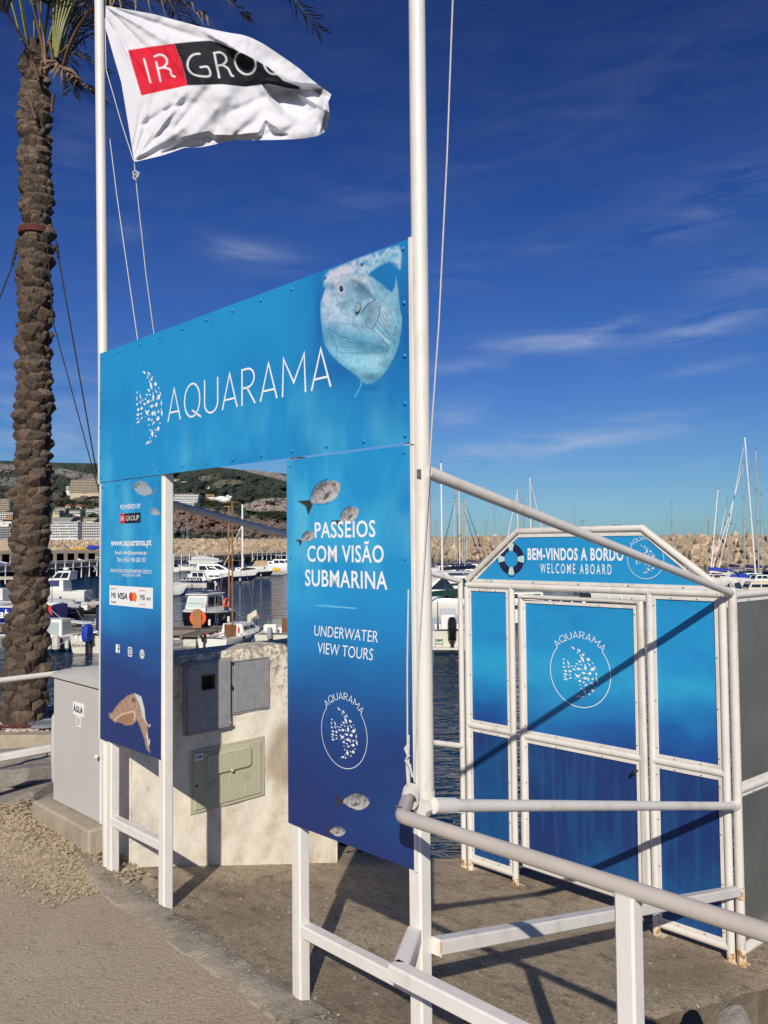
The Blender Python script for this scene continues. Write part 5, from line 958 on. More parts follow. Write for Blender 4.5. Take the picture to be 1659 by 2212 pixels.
for k in range(7):
    r = random.Random(k + 50); w, h, d = .066, .125, .016 + .022 * r.random(); J = lambda s: (r.random() - .5) * s
    pts = [(J(.02), -.02, -.05), (-w * .5, -.03, -.02), (w * .5, -.03, -.02), (-w * 1.15, -.012, h * .40 + J(.02)), (w * 1.15, -.012, h * .40 + J(.02)), (J(.03), d * .75, h * .22),
           (-w * .80 + J(.015), d + .004 + J(.008), h * .66 + J(.02)), (w * .80 + J(.015), d + .004 + J(.008), h * .62 + J(.02)), (J(.03), d * 1.5 + J(.006), h * .70 + J(.02)), (-w * .85, d * .6 + J(.01), h * .86 + J(.02)), (w * .85, d * .6 + J(.01), h * .82 + J(.02)), (J(.02), d * 1.0, h * .95 + J(.02)), (-w * .6, -.03, h * 1.0), (w * .6, -.03, h * 1.0)]
    bm = bmesh.new(); [bm.verts.new(p) for p in pts]; bmesh.ops.convex_hull(bm, input=bm.verts); loose = [v for v in bm.verts if not v.link_faces]; bmesh.ops.delete(bm, geom=loose, context='VERTS')
    me = bpy.data.meshes.new('leaf_base'); bm.to_mesh(me); bm.free(); me.materials.append(M['bark']); bmesh_vars.append(me)
scales = []; rows = 70
for j in range(rows):
    t = j / (rows - .5) * .985; per = 9
    for i in range(per):
        an = 2 * math.pi * (i + .5 * (j % 2) + .17 * math.sin(j * 1.7)) / per + rn.uniform(-.09, .09); c = trunk_c(t); r = trunk_r(t) * .9; n = np.array([math.cos(an), math.sin(an), 0])
        scales.append((n[1] - .25 * n[0] * 0, t, an, c + n * r, rn.randrange(7), rn.uniform(.72, 1.22), rn.uniform(-.38, .38), rn.uniform(-.22, .30)))
scales.sort(key=lambda s: (s[0] > .35, s[1])); stuff = MB()
for k, (_, t, an, P, vi, sc_, rl_, tl) in enumerate(scales):
    R_ = Matrix.Rotation(an - math.pi / 2, 4, 'Z') @ Matrix.Rotation(rl_, 4, 'Y') @ Matrix.Rotation(-tl, 4, 'X'); P = P + np.array([0, 0, rn.uniform(-.025, .025)])
    hs_ = (sc_ * (1.0 + .25 * max(0, .1 - t) * 10), sc_, sc_ * (1.0 if t > .1 else 1.25))
    if k < 300: inst('leaf_base', bmesh_vars[vi], pm, P, R_.to_euler(), hs_)
    else:
        Mx = Matrix.Translation(Vector(P)) @ R_ @ Matrix.Diagonal((*hs_, 1)); me = bmesh_vars[vi]; stuff.add([tuple(Mx @ v.co) for v in me.vertices], [tuple(p.vertices) for p in me.polygons])
put('leaf_bases', stuff, 'bark', pm, kind='stuff')
def frond(pts, m1, m2, leaf=.34, wid=.011, stalk=.016, start=.25, dens=26, droop=.25, seed=0, vshape=.6, r0=None):
    r = random.Random(seed); P = [np.array(p, float) for p in pts]; Pn = []
    for i in range(len(P) - 1):
        p0, p1, p2, p3 = P[max(i - 1, 0)], P[i], P[i + 1], P[min(i + 2, len(P) - 1)]
        for k in range(6): t = k / 6; Pn.append(.5 * (2 * p1 + (p2 - p0) * t + (2 * p0 - 5 * p1 + 4 * p2 - p3) * t * t + (3 * p1 - p0 - 3 * p2 + p3) * t ** 3))
    Pn.append(P[-1]); n = len(Pn); ln = sum(np.linalg.norm(Pn[i + 1] - Pn[i]) for i in range(n - 1))
    m = MB(); m.path([tuple(q) for q in Pn], [max(.003, (r0 or stalk) * (1 - i / (n - 1)) ** .7 + .002) for i in range(n)], 7, flat=.6); st = put('frond', m, m1, pm, smooth=True)
    lf = MB(); cnt = int(dens * ln)
    for q in range(cnt):
        t = start + (1 - start) * q / cnt; x = t * (n - 1); i = min(int(x), n - 2); B = Pn[i] * (1 - (x - i)) + Pn[i + 1] * (x - i); T = Pn[i + 1] - Pn[i]; T /= np.linalg.norm(T)
        S_ = np.cross(T, [0, 0, 1.]); S_ /= (np.linalg.norm(S_) + 1e-6); Up = np.cross(S_, T)
        for sgn in (1, -1):
            l_ = leaf * (.5 + .5 * math.sin(math.pi * min(1, .15 + t * .85))) * r.uniform(.75, 1.1); d = T * r.uniform(.55, .9) + S_ * sgn * r.uniform(.45, .9) + Up * r.uniform(-.1, vshape); d /= np.linalg.norm(d); w = np.cross(d, Up + S_ * .3); w /= np.linalg.norm(w); w *= wid * r.uniform(.7, 1.2)
            A = B; Cc = B + d * l_ * .5 - np.array([0, 0, droop * l_ * .15]); E_ = B + d * l_ - np.array([0, 0, droop * l_ * r.uniform(.4, 1.2)]); lf.add([A - w * .4, A + w * .4, Cc + w, Cc - w, E_], [(0, 1, 2, 3), (3, 2, 4)])
    put('leaflets', lf, m2, st, kind='stuff'); return st
PX = lambda l: [at(x, y, Y) for x, y, Y in l]
frond(PX([(75, 170, 7.2), (60, 110, 7.15), (30, 50, 7.0), (2, 8, 6.8), (-30, -60, 6.6)]), 'stalkdry', 'frond', start=.62, seed=1, stalk=.022)
frond(PX([(98, 160, 7.15), (92, 100, 7.1), (75, 30, 7.0), (62, -40, 6.9)]), 'stalkdry', 'frond', start=.75, seed=2, stalk=.024)
frond(PX([(100, 150, 7.1), (95, 80, 7.1), (84, 20, 7.0), (80, -60, 6.9)]), 'stalkdry', 'frond', start=.8, seed=3, stalk=.024)
for k, dx in enumerate((-8, -2, 4, 10, 16, 22)):
    frond(PX([(118 + dx * .3, 125, 7.2 - .02 * k), (122 + dx * .7, 60, 7.15 - .02 * k), (128 + dx * 1.4, 0, 7.1), (134 + dx * 2.4, -90, 7.1), (145 + dx * 4, -260, 7.2)]), 'stalk', 'frond', start=.42, seed=10 + k, stalk=.022, leaf=.2)
frond(PX([(138, 140, 7.1), (150, 100, 7.0), (172, 55, 6.9), (205, 14, 6.7), (240, 0, 6.6), (300, -6, 6.4), (380, 8, 6.3), (445, 36, 6.2)]), 'stalkdry', 'fronddry', start=.35, seed=20, leaf=.36, droop=.8)
frond(PX([(136, 130, 7.3), (146, 90, 7.3), (170, 45, 7.3), (215, 8, 7.3), (300, -20, 7.2), (400, -40, 7.1), (500, 6, 7.0), (525, 40, 7.0)]), 'stalkdry', 'frond', start=.3, seed=21, leaf=.38, droop=.5)
frond(PX([(140, 138, 7.4), (155, 110, 7.5), (185, 80, 7.6), (235, 65, 7.7), (262, 72, 7.7)]), 'stalkdry', 'frond', start=.3, seed=22, leaf=.3, dens=34, droop=.3)
frond(PX([(138, 120, 7.3), (150, 80, 7.4), (180, 50, 7.4), (225, 30, 7.4)]), 'stalk', 'frond', start=.25, seed=23, leaf=.34, dens=30)
frond(PX([(134, 112, 7.2), (142, 70, 7.2), (165, 20, 7.3), (205, -30, 7.3)]), 'stalk', 'frond', start=.25, seed=24, leaf=.34, dens=30)
frond(PX([(124, 116, 7.2), (140, 113, 7.2), (165, 118, 7.2), (200, 134, 7.2), (240, 160, 7.2)]), 'stalkdry', 'frond', start=.45, seed=25, leaf=.2, dens=26, droop=.6)
frond(PX([(122, 120, 7.2), (132, 142, 7.15), (150, 160, 7.15), (180, 182, 7.1), (215, 203, 7.1)]), 'stalkdry', 'fronddry', start=.1, seed=26, leaf=.34, dens=70, droop=.2, vshape=.15, wid=.014)
frond(PX([(122, 126, 7.25), (134, 148, 7.2), (155, 170, 7.2), (190, 190, 7.15), (212, 200, 7.1)]), 'stalkdry', 'fronddry', start=.1, seed=27, leaf=.28, dens=60, droop=.2, vshape=.1, wid=.014)
for k in range(9):
    an = -2.5 + k * .62; c = trunk_c(1.0) + np.array([0, 0, .1]); d = np.array([math.cos(an), math.sin(an), 0])
    frond([c + d * .12, c + d * .45 + [0, 0, .9], c + d * 1.2 + [0, 0, 1.6], c + d * 2.2 + [0, 0, 1.7], c + d * 3.0 + [0, 0, 1.2]], 'stalk', 'frond', start=.3, seed=40 + k, leaf=.4, dens=14)
for k, (x0, y0, x1, y1) in enumerate(((66, 118, 82, 168), (108, 92, 118, 150), (128, 118, 148, 98), (62, 208, 78, 258), (116, 205, 112, 242), (92, 130, 88, 165), (76, 140, 84, 175))):
    m = MB(); m.path([at(x0, y0, 7.1), at((x0 + x1) / 2, (y0 + y1) / 2, 7.12), at(x1, y1, 7.13)], [.026, .020, .022] if k != 3 else [.014, .022, .03], 7, flat=.5); put('stub', m, 'stalkdry', pm, smooth=True)
zs = onz(0, 0, 0); cst = at(75, 506, 7.3); ts = (cst[2] - PB[2]) / (PT[2] - PB[2]); cc = trunk_c(ts); rr_ = trunk_r(ts) + .036
m = MB(); m.lathe(cc, [(rr_, -.028), (rr_ + .004, -.024), (rr_ + .004, .024), (rr_, .028)], 28); o = put('trunk_strap', m, 'strap', origin=cc, smooth=True); tag(o, 'red brown webbing strap buckled round the palm trunk', 'strap')
for k, (pts, lb) in enumerate((([(37, 528, 7.28), (26, 575, 7.2), (0, 642, 7.05), (-60, 790, 6.8), (-330, 1600, 5.4)], 'dark guy rope going left from the palm strap'), ([(120, 516, 7.28), (127, 560, 7.3), (205, 1000, 7.5), (262, 1330, 7.7), (308, 1640, 7.9)], 'dark guy rope going right from the palm strap, nearest the arch'), ([(100, 512, 7.12), (116, 700, 7.2), (210, 1048, 7.4), (232, 1140, 7.5), (330, 1560, 7.9)], 'thin dark guy rope crossing the front of the palm trunk'))):
    m = MB(); m.path(PX(pts), .0065 if k < 2 else .005, 6)
    if k < 2:
        for q in (.35, .6, .85): p = np.array(PX(pts)[0]) * (1 - q) + np.array(PX(pts)[1]) * q; m.ball(p, .017, 8, 5, (1, 1, 1.6))
    o = put('guy_rope', m, 'darkrope', origin=at(*pts[0])); tag(o, lb, 'rope', 'guy ropes of the palm')
# ================================================================== planting bed, kerb, stones
mb = MB(); mb.box((-4.15, 6.93, -.02), (4.6, .16, .21), 0, .012); o = put('kerb', mb, 'kerbc', kind='structure', origin=(-4.15, 6.93, -.08))
mb = MB(); mb.add(*gridmesh(lambda x, y: (x, y, .072 + .010 * wob(x * 2, y * 2)), list(np.linspace(-6.4, -1.95, 40)), list(np.linspace(7.0, 8.2, 14)))); put('planting_bed', mb, 'gravel', kind='structure')
mb = MB()
for k in range(2600):
    x, y = rn.uniform(-5.2, -2.0), rn.uniform(7.0, 8.1) if k % 3 else rn.uniform(7.0, 7.4); s = rn.uniform(.014, .030); mb.ball((x, y, .082 + .010 * wob(x * 2, y * 2) + rn.uniform(0, .012)), s, 5, 3, (rn.uniform(.8, 1.2), rn.uniform(.8, 1.2), rn.uniform(.5, .8)))
o = put('pebbles', mb, 'pebble', kind='stuff', smooth=True); tag(o, 'pink and white pebbles round the foot of the palm', 'pebbles')
c = at(90, 1577, 7.05); mb = MB(); mb.lathe((c[0], 7.16, .105), [(.155, 0), (.155, .022), (.12, .03), (.10, .016), (.02, .016)], 24); o = put('drain_cover', mb, 'hullgrey', origin=(c[0], 7.16, .105)); tag(o, 'round blue grey cover lying on the pebbles beside the cabinet', 'cover')
mb = MB(); mb.path([at(-60, 1574, 6.98), at(20, 1570, 7.0), at(84, 1567, 7.05)], .012, 8); o = put('rusty_rod', mb, 'strap', origin=at(84, 1567, 7.05)); tag(o, 'rust red rod lying across the pebbles in front of the palm', 'rod')
def hullmesh(name, pts, mt):
    bm = bmesh.new(); [bm.verts.new(p) for p in pts]; bmesh.ops.convex_hull(bm, input=bm.verts); bmesh.ops.delete(bm, geom=[v for v in bm.verts if not v.link_faces], context='VERTS'); me = bpy.data.meshes.new(name); bm.to_mesh(me); bm.free(); me.materials.append(M[mt]); return me
def slabrock(k, mt, th=.3):
    r = random.Random(900 + k); n = 7; A = [r.uniform(.75, 1.15) for _ in range(n)]; P = []
    for i in range(n):
        t = 2 * math.pi * (i + r.uniform(-.25, .25)) / n
        for z, s in ((-1, .82), (-.75, 1.0), (.8, 1.0), (1, .93)): P.append((A[i] * s * math.cos(t) + r.uniform(-.03, .03), A[i] * s * math.sin(t) * .72 + r.uniform(-.03, .03), z * th + r.uniform(-.05, .05)))
    return hullmesh('stone_slab', P, mt)
SLM = [slabrock(k, 'stone', .22 + .1 * (k % 3)) for k in range(6)]
lay = [((20, 1672), .40, .05, 0, 'large flat grey broken slab, uppermost at the left edge below the rail'), ((70, 1662), .30, .12, 1, 'tilted grey slab with a chalky corner beside the cabinet'), ((94, 1648), .20, .1, 2, 'small dark grey block against the cabinet side'), ((84, 1700), .21, .02, 3, 'brown veined stone just left of the cabinet plinth'), ((22, 1722), .36, .02, 4, 'broad tan stone in the left corner of the rubble'), ((78, 1735), .26, -.02, 5, 'flat grey slab in front of the brown veined stone'), ((10, 1762), .24, -.02, 0, 'dark flat slab at the lower left of the rubble'), ((45, 1640), .25, .08, 2, 'mid grey stone under the lower rail'), ((2, 1640), .22, .06, 5, 'pale stone cut by the left photo edge'), ((52, 1692), .17, .06, 1, 'whitish lump between the broken slabs'), ((104, 1668), .13, .10, 3, 'small stone wedged behind the cabinet plinth'), ((-40, 1700), .4, .02, 4, 'large tan stone outside the left edge')]
for (px, py), s, z, vi, lb in lay:
    p = onz(px, py, z); o = bpy.data.objects.new('stone_slab', SLM[vi]); COL.objects.link(o); o.location = (p[0], p[1], z - .04); o.rotation_euler = (rn.uniform(-.16, .16), rn.uniform(-.16, .16), rn.uniform(0, 6)); o.scale = (s * .95, s * .95, s * .65); tag(o, lb, 'stone', 'broken paving stones by the cabinet')
def scatter(name, lb, n, fn, mt, smin, smax, cat='gravel'):
    mb = MB()
    for _ in range(n):
        p = fn(); s = smin + (smax - smin) * rn.random() ** 2.5; q = [(rn.uniform(-1, 1) * s * .3 + a * s, rn.uniform(-1, 1) * s * .3 + b * s, c * s * .7 + rn.uniform(-.2, .2) * s) for a, b, c in ((1, 0, 0), (-1, 0, 0), (0, 1, 0), (0, -1, 0), (0, 0, 1), (0, 0, -1))]
        mb.add([(p[0] + a, p[1] + b, p[2] + c) for a, b, c in q], [(0, 2, 4), (2, 1, 4), (1, 3, 4), (3, 0, 4), (2, 0, 5), (1, 2, 5), (3, 1, 5), (0, 3, 5)])
    o = put(name, mb, mt, kind='stuff'); tag(o, lb, cat)
def heapz(a, v): return zroad(a) - .022 + .066 * math.exp(-((v + .16) / .15) ** 2) * (1 / (1 + math.exp((a + 2.15) * 9))) * (1 + .3 * wob(a * 2, v * 4))
mb = MB(L); mb.add(*gridmesh(lambda a, v: (a, v, heapz(a, v)), list(np.linspace(-4.2, -1.85, 90)), list(np.linspace(-.5, .16, 26)))); o = put('gravel_bank', mb, 'gravel', kind='structure', smooth=True)
def f_heap():
    a = rn.uniform(-4.0, -1.95); v = -.13 + rn.gauss(0, .12) * (1.5 if rn.random() < .15 else 1); return L(a, min(v, .14), max(heapz(a, v), zroad(a)) + .004)
scatter('loose_gravel', 'loose sandy gravel spilling along the foot of the cabinet plinth', 9000, f_heap, 'gravel', .003, .013)
def f_road(): a = rn.uniform(-4, 1.5); v = -.1 - abs(rn.gauss(0, .8)); return L(a, v, zroad(a) + .003)
scatter('road_grit', 'scattered grit on the worn asphalt', 900, f_road, 'gravel', .002, .006)
def f_line(): a = rn.uniform(-2.2, .1); v = -.05 + rn.gauss(0, .05); return L(a, v, zroad(a) + .008)
scatter('kerb_grit', 'crumbs of grit along the cement strip', 700, f_line, 'gravel', .002, .008)
def f_rub(): p = onz(rn.uniform(-40, 112), rn.uniform(1625, 1790), -.02); return p
scatter('rubble_gravel', 'coarse gravel between the broken stones', 1500, f_rub, 'gravel', .01, .035)
mb = MB()
for k in range(60):
    p = onz(rn.gauss(62, 10), rn.gauss(1742, 5), 0); h = rn.uniform(.02, .06); t = rn.uniform(0, 6); d = np.array([math.cos(t), math.sin(t), 0]); mb.add([p, p + d * .012, p + d * .03 + [0, 0, h]], [(0, 1, 2)])
o = put('weeds', mb, 'frond', kind='stuff'); tag(o, 'small tuft of weeds among the broken stones', 'weeds')
# rocks under the slab
RK = []
for k in range(10):
    r = random.Random(300 + k); P = []
    for i in range(13):
        v = Vector((r.gauss(0, 1), r.gauss(0, 1), r.gauss(0, 1))).normalized(); P.append((v.x * r.uniform(.85, 1.1), v.y * r.uniform(.7, .95), v.z * r.uniform(.55, .85)))
    RK.append(P)
rkm = {mt: [hullmesh('boulder', P, mt) for P in RK] for mt in ('rock', 'nearrock', 'wetrock')}
def subd(me):
    r = random.Random(len(me.vertices) * 7 + 9); pls = [(Vector((r.gauss(0, 1), r.gauss(0, 1), r.gauss(0, 1))).normalized(), r.uniform(.55, .9)) for _ in range(14)]
    bm = bmesh.new(); bmesh.ops.create_icosphere(bm, subdivisions=4, radius=1)
    for v in bm.verts:
        for nn_, d_ in pls:
            e_ = v.co.dot(nn_) - d_
            if e_ > 0: v.co -= nn_ * e_ * .92
        v.co *= 1 + .03 * math.sin(v.co.x * 9 + v.co.y * 7) * math.sin(v.co.z * 8)
    for f in bm.faces: f.smooth = True
    m2 = me.copy(); bm.to_mesh(m2); bm.free(); return m2
NRK = [subd(m) for m in rkm['nearrock'][:4]]
rv = thing('rock_revetment', 'rough boulders sloping to the water around the landing slab', 'rock slope', L(.8, 1.5, -1))
p = at(1588, 2238, 3.25); inst('boulder', NRK[1], rv, p, (.3, .5, .4), (.115, .10, .115))
for k in range(70):
    a, v = rn.uniform(.75, 3.4), rn.uniform(.3, 5.5); z = -1.15 - .45 * (a - .3) - .18 * v
    if a < .3 + .08 * v + .6: z -= .45
    s = rn.uniform(.28, .5); inst('boulder', NRK[k % 4], rv, L(a, v, z), (rn.uniform(0, 6), rn.uniform(0, 6), rn.uniform(0, 6)), (s, s, s))
for k, (x, y) in enumerate(((735, 1843), (752, 1850), (770, 1856), (722, 1850), (745, 1861), (790, 1864), (765, 1872), (740, 1880), (715, 1835))):
    q = at(x, y, 5.7 + .35 * rn.random()); s = rn.uniform(.12, .2); inst('boulder', rkm['wetrock'][k % 10], rv, q - np.array([0, 0, .06]), (rn.uniform(0, 6), rn.uniform(0, 6), rn.uniform(0, 6)), (s, s, s))
for k in range(40):
    a, v = rn.uniform(-5, -2.9), rn.uniform(1.9, 3.8); s = rn.uniform(.2, .4); inst('boulder', rkm['wetrock'][k % 10], rv, L(a, v, -1.25 - .3 * (v - 2)), (rn.uniform(0, 6), rn.uniform(0, 6), rn.uniform(0, 6)), (s, s, s))
# ================================================================== hills
RIDGE = [(-1500, 1000), (-600, 985), (-200, 990), (0, 995), (113, 999), (214, 1001), (330, 1003), (420, 1006), (470, 1009), (522, 1014), (571, 1018), (622, 1024), (700, 1058), (780, 1098), (850, 1136), (895, 1163), (940, 1172)]
YB = [(-1500, 900), (0, 1000), (214, 1050), (370, 1150), (622, 1250), (940, 1500)]
def itp(T, x): return float(np.interp(x, [q[0] for q in T], [q[1] for q in T]))
def hill_ys(x, s): y0 = 1176; y1 = itp(RIDGE, x); return y0 + (y1 - y0) * s
def hill_Y(x, s): a = itp(YB, x); return a + (2100 + .1 * x - a) * s ** 1.15
HX = np.concatenate([np.linspace(-1500, -120, 60), np.linspace(-100, 940, 330)]); HS = np.linspace(0, 1, 130)
XX, SS = np.meshgrid(HX, HS)
hv = []; rockmask = []
n1 = vnoise((XX.ravel() + 3000) * .01, SS.ravel() * 2, 1.2, 101, 5).reshape(XX.shape) - .5; n2 = vnoise((XX.ravel() + 3000) * .01, SS.ravel() * 2.2, 9, 102, 4).reshape(XX.shape) - .5; n3 = np.random.default_rng(5).random(XX.shape) - .5
for j in range(len(HS)):
    for i in range(len(HX)):
        x, s = XX[j, i], SS[j, i]; env = min(1, s * 6) * min(1, (1 - s) * 9); y = hill_ys(x, s) + 7 * n1[j, i] * env + (1.1 * n3[j, i] + 1.3 * n2[j, i]) * min(1, s * 5) * min(1, .35 + (1 - s) * 5); Y = hill_Y(x, s) + 120 * n2[j, i] * env + 200 * n1[j, i] * env; hv.append(at(x, y, Y))
w = len(HX); me = bpy.data.meshes.new('hills'); hv = np.array(hv); back = hv[-w:] + np.array([0, 600, -160]); allv = np.concatenate([hv, back]); J = len(HS)
me.from_pydata(allv.tolist(), [], [(j * w + i, j * w + i + 1, (j + 1) * w + i + 1, (j + 1) * w + i) for j in range(J) for i in range(w - 1)])
hpx, hpy = projw(allv); rk = Ink(hpx, hpy, (0., 0, 0)); nn = vnoise(hpx, hpy, .06, 61, 5); nn2 = vnoise(hpx, hpy * 3, .04, 62, 4)
def rpatch(x, y, rx, ry, ang, c, al, th=.5):
    t = math.radians(ang); dx, dy = hpx - x, hpy - y; u = (dx * math.cos(t) + dy * math.sin(t)) / rx; v = (-dx * math.sin(t) + dy * math.cos(t)) / ry; m = np.clip(1.15 - (u * u + v * v), 0, 1); rk.mix(np.clip((nn * .6 + nn2 * .4 - th + m * .35) * 7, 0, 1) * (m > 0) * al, c)
rk.C = np.ones((len(hpx), 3)) * np.array((.044, .056, .028)); rk.mix(np.clip((nn - .45) * 4, 0, 1) * .75, (.026, .034, .016)); rk.mix(np.clip((nn2 - .58) * 4, 0, 1) * .4, (.12, .105, .075))
GRY, PNK, RED = (.30, .27, .23), (.27, .20, .15), (.30, .175, .105)
for q in ((20, 1012, 60, 9, 3, GRY, .6), (150, 1022, 60, 7, 10, GRY, .65), (200, 1032, 60, 8, 5, GRY, .6), (20, 1040, 40, 10, 0, GRY, .55), (60, 1070, 70, 14, 5, (.17, .13, .09), .6), (560, 1020, 60, 5, 12, GRY, .9, .42), (520, 1010, 60, 4, 5, GRY, .7, .45), (605, 1030, 40, 6, 18, GRY, .9, .42), (495, 1042, 30, 6, 0, (.22, .20, .13), .7), (450, 1032, 20, 8, 0, (.22, .2, .13), .6), (470, 1048, 16, 6, 0, (.2, .18, .12), .6),
          (590, 1090, 62, 13, -4, (.40, .33, .27), .95, .30), (650, 1098, 50, 20, 0, (.38, .31, .25), .9, .3), (600, 1140, 60, 14, 22, PNK, .9, .34), (500, 1120, 60, 12, 18, PNK, .85, .38), (415, 1126, 60, 22, 6, PNK, .8, .36), (452, 1132, 56, 16, 10, RED, .6, .38), (395, 1108, 40, 10, 14, RED, .7, .36), (470, 1150, 60, 9, 4, (.2, .15, .11), .8, .36), (570, 1152, 70, 10, 4, PNK, .9, .32), (700, 1140, 80, 22, 14, PNK, .9, .32), (365, 1125, 30, 26, 0, PNK, .9, .3), (480, 1080, 22, 6, 10, (.2, .14, .1), .6, .4), (800, 1150, 60, 12, 20, PNK, .8, .4), (190, 1078, 40, 7, 5, (.30, .24, .17), .7, .4), (170, 1090, 60, 14, 0, (.13, .11, .07), .5)): rpatch(*q)
ca_ = me.color_attributes.new('ink', 'FLOAT_COLOR', 'POINT'); ca_.data.foreach_set('color', np.concatenate([rk.C, np.ones((len(hpx), 1))], 1).ravel().astype(np.float32))
def hillm(m, n, l, p, vec):
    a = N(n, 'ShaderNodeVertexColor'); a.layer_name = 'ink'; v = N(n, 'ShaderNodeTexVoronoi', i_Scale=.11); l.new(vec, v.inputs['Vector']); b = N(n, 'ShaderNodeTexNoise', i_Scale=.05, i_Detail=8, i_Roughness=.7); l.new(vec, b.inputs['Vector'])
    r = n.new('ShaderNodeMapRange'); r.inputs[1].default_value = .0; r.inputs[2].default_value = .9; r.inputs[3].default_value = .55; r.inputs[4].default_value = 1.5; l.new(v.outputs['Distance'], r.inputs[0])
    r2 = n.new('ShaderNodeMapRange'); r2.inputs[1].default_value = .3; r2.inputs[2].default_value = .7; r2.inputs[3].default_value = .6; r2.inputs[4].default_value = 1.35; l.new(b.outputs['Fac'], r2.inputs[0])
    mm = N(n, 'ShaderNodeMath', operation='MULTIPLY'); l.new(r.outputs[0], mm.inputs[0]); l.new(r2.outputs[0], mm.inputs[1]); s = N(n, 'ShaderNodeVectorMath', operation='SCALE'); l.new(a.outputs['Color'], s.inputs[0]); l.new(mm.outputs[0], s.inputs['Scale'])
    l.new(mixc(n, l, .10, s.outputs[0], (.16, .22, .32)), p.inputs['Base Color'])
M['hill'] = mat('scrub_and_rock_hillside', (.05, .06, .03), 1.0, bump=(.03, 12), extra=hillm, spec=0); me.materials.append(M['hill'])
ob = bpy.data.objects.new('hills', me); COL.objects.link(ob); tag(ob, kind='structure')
def hill_at(x, y):            # a spot on the hillside that shows at this reading
    s = (1176 - y) / (1176 - itp(RIDGE, x)); s = min(max(s, .0), 1); return hill_Y(x, s)
# ================================================================== hillside buildings
unit = MB(); unit.box((0, 0, .5), (1, 1, 1)); UB = {}
def ubox(mt):
    if mt not in UB: q = MB(); q.box((0, 0, 0), (1, 1, 1)); UB[mt] = meshof('window', q, mt)
    return UB[mt]
def building(label, x0, x1, y0, y1, floors, bays, wall='hotel', style='balcony', roof=None, step=0, skew=0.0, group=None, cat='apartment block', tilt=0, dy=0, wf=.70, hf=.58):
    Y = hill_at((x0 + x1) / 2, y1) - 14 + dy; A = at(x0, y1, Y); B = at(x1, y1, Y); C_ = at((x0 + x1) / 2, y0, Y); Wd = float(B[0] - A[0]); H = float(C_[2] - (A[2] + B[2]) / 2); b = thing('apartment_building' if cat == 'apartment block' else 'house', label, cat, ((A[0] + B[0]) / 2, Y, min(A[2], B[2]) ), group)
    o = b['_o']; fh = H / floors; dep = 10; zz = 0
    mb = MB(); mb.box((o[0], o[1] + 12, o[2] - 8), (Wd + 1, 26, 16)); 
    for f in range(floors):
        off = step * f; mb.box((o[0] + tilt * f * .5, o[1] + off + dep, o[2] + fh * (f + .5)), (Wd - tilt * f, 2 * dep, fh))
    put('wall', mb, wall, b)
    bw = Wd / bays
    for f in range(floors):
        off = step * f; yy = o[1] + off; wd_f = Wd - tilt * f; bwf = wd_f / bays
        if style == 'balcony': m = MB(); m.box((o[0] + tilt * f * .5, yy - .8, o[2] + fh * f + .55), (wd_f * .985, 1.7, 1.0)); put('balcony', m, wall, b)
        for k in range(bays):
            if style == 'grid' and (f * 7 + k * 3) % 11 == 0: mt = 'blind'
            else: mt = 'loggia' if style == 'balcony' else 'win'
            cx_ = o[0] + tilt * f * .5 - wd_f / 2 + bwf * (k + .5)
            inst('window', ubox(mt), b, (cx_, yy - .06, o[2] + fh * (f + .58)), sc=(bwf * wf, .3, fh * hf))
            if style == 'balcony' and k: inst('fin', ubox(wall), b, (cx_ - bwf / 2, yy - .75, o[2] + fh * (f + .5)), sc=(.45, 1.5, fh))
    if roof: m = MB(); m.prism([(o[0] - Wd * .56, o[2] + H), (o[0] + Wd * .56, o[2] + H), (o[0], o[2] + H + Wd * .28)], o[1] - 1, o[1] + 2 * dep, 'y'); put('roof', m, roof, b)
    else: m = MB(); m.box((o[0], o[1] + step * (floors - 1) + dep, o[2] + H + .25), (Wd - tilt * floors + .6, 2 * dep + .6, .6)); put('roof', m, wall, b)
    return b
building('long white hotel with regular window grid low on the hill, just left of the arch', 109, 168, 1128, 1163, 6, 16, 'hotel', 'grid')
building('white hotel wing with narrow shaded bays touching the left edge of the arch', 172, 232, 1129, 1163, 6, 16, 'hotel', 'balcony')
building('white stair tower between the two low hotel wings', 167, 172.5, 1126, 1161, 8, 1, 'hotel', 'balcony', dy=-6)
building('stepped grey white hotel floors above the long window grid hotel', 109, 153, 1118, 1127, 3, 12, 'hotel3', 'balcony', step=4)
building('pale terraced hotel high on the slope above the town, left of the arch', 150, 222, 1036, 1065, 8, 5, 'hotel2', 'balcony', step=1.0, wf=.94, hf=.5)
building('brown lift tower on the high terraced hotel', 189, 193, 1036.5, 1052, 6, 1, 'pinkwall', 'grid', dy=-10)
building('small white annexe left of the high terraced hotel', 143, 150, 1051, 1060, 3, 3, 'hotel', 'balcony')
building('yellow stepped apartment block at the left photo edge', -14, 21, 1078, 1107, 7, 6, 'hotel2', 'balcony', tilt=2.0)
building('white block with orange corner at the left photo edge', -10, 27, 1108, 1125, 4, 7, 'hotel', 'balcony')
building('orange walled corner block beside the palm trunk', 14, 27, 1112, 1126, 3, 3, 'orange', 'grid')
building('grey shadowed apartment rows at the left photo edge', -16, 26, 1138, 1164, 5, 9, 'hotel3', 'balcony')
building('plain white hall with long flat roof at the left photo edge', -20, 27, 1127, 1137, 1, 4, 'hotel', 'grid', wf=.3, hf=.2, cat='building')
building('cream stepped building beside the palm trunk, above the hotels', 116, 139, 1097, 1108, 3, 4, 'hotel2', 'grid', step=3, cat='building')
building('low cream house right of the palm trunk', 114, 128, 1103, 1112, 2, 3, 'hotel2', 'grid', cat='house')
building('small house with red tiled roof, left one of the pair', 141, 152, 1092, 1097, 1, 3, 'hotel2', 'grid', roof='roof', cat='house')
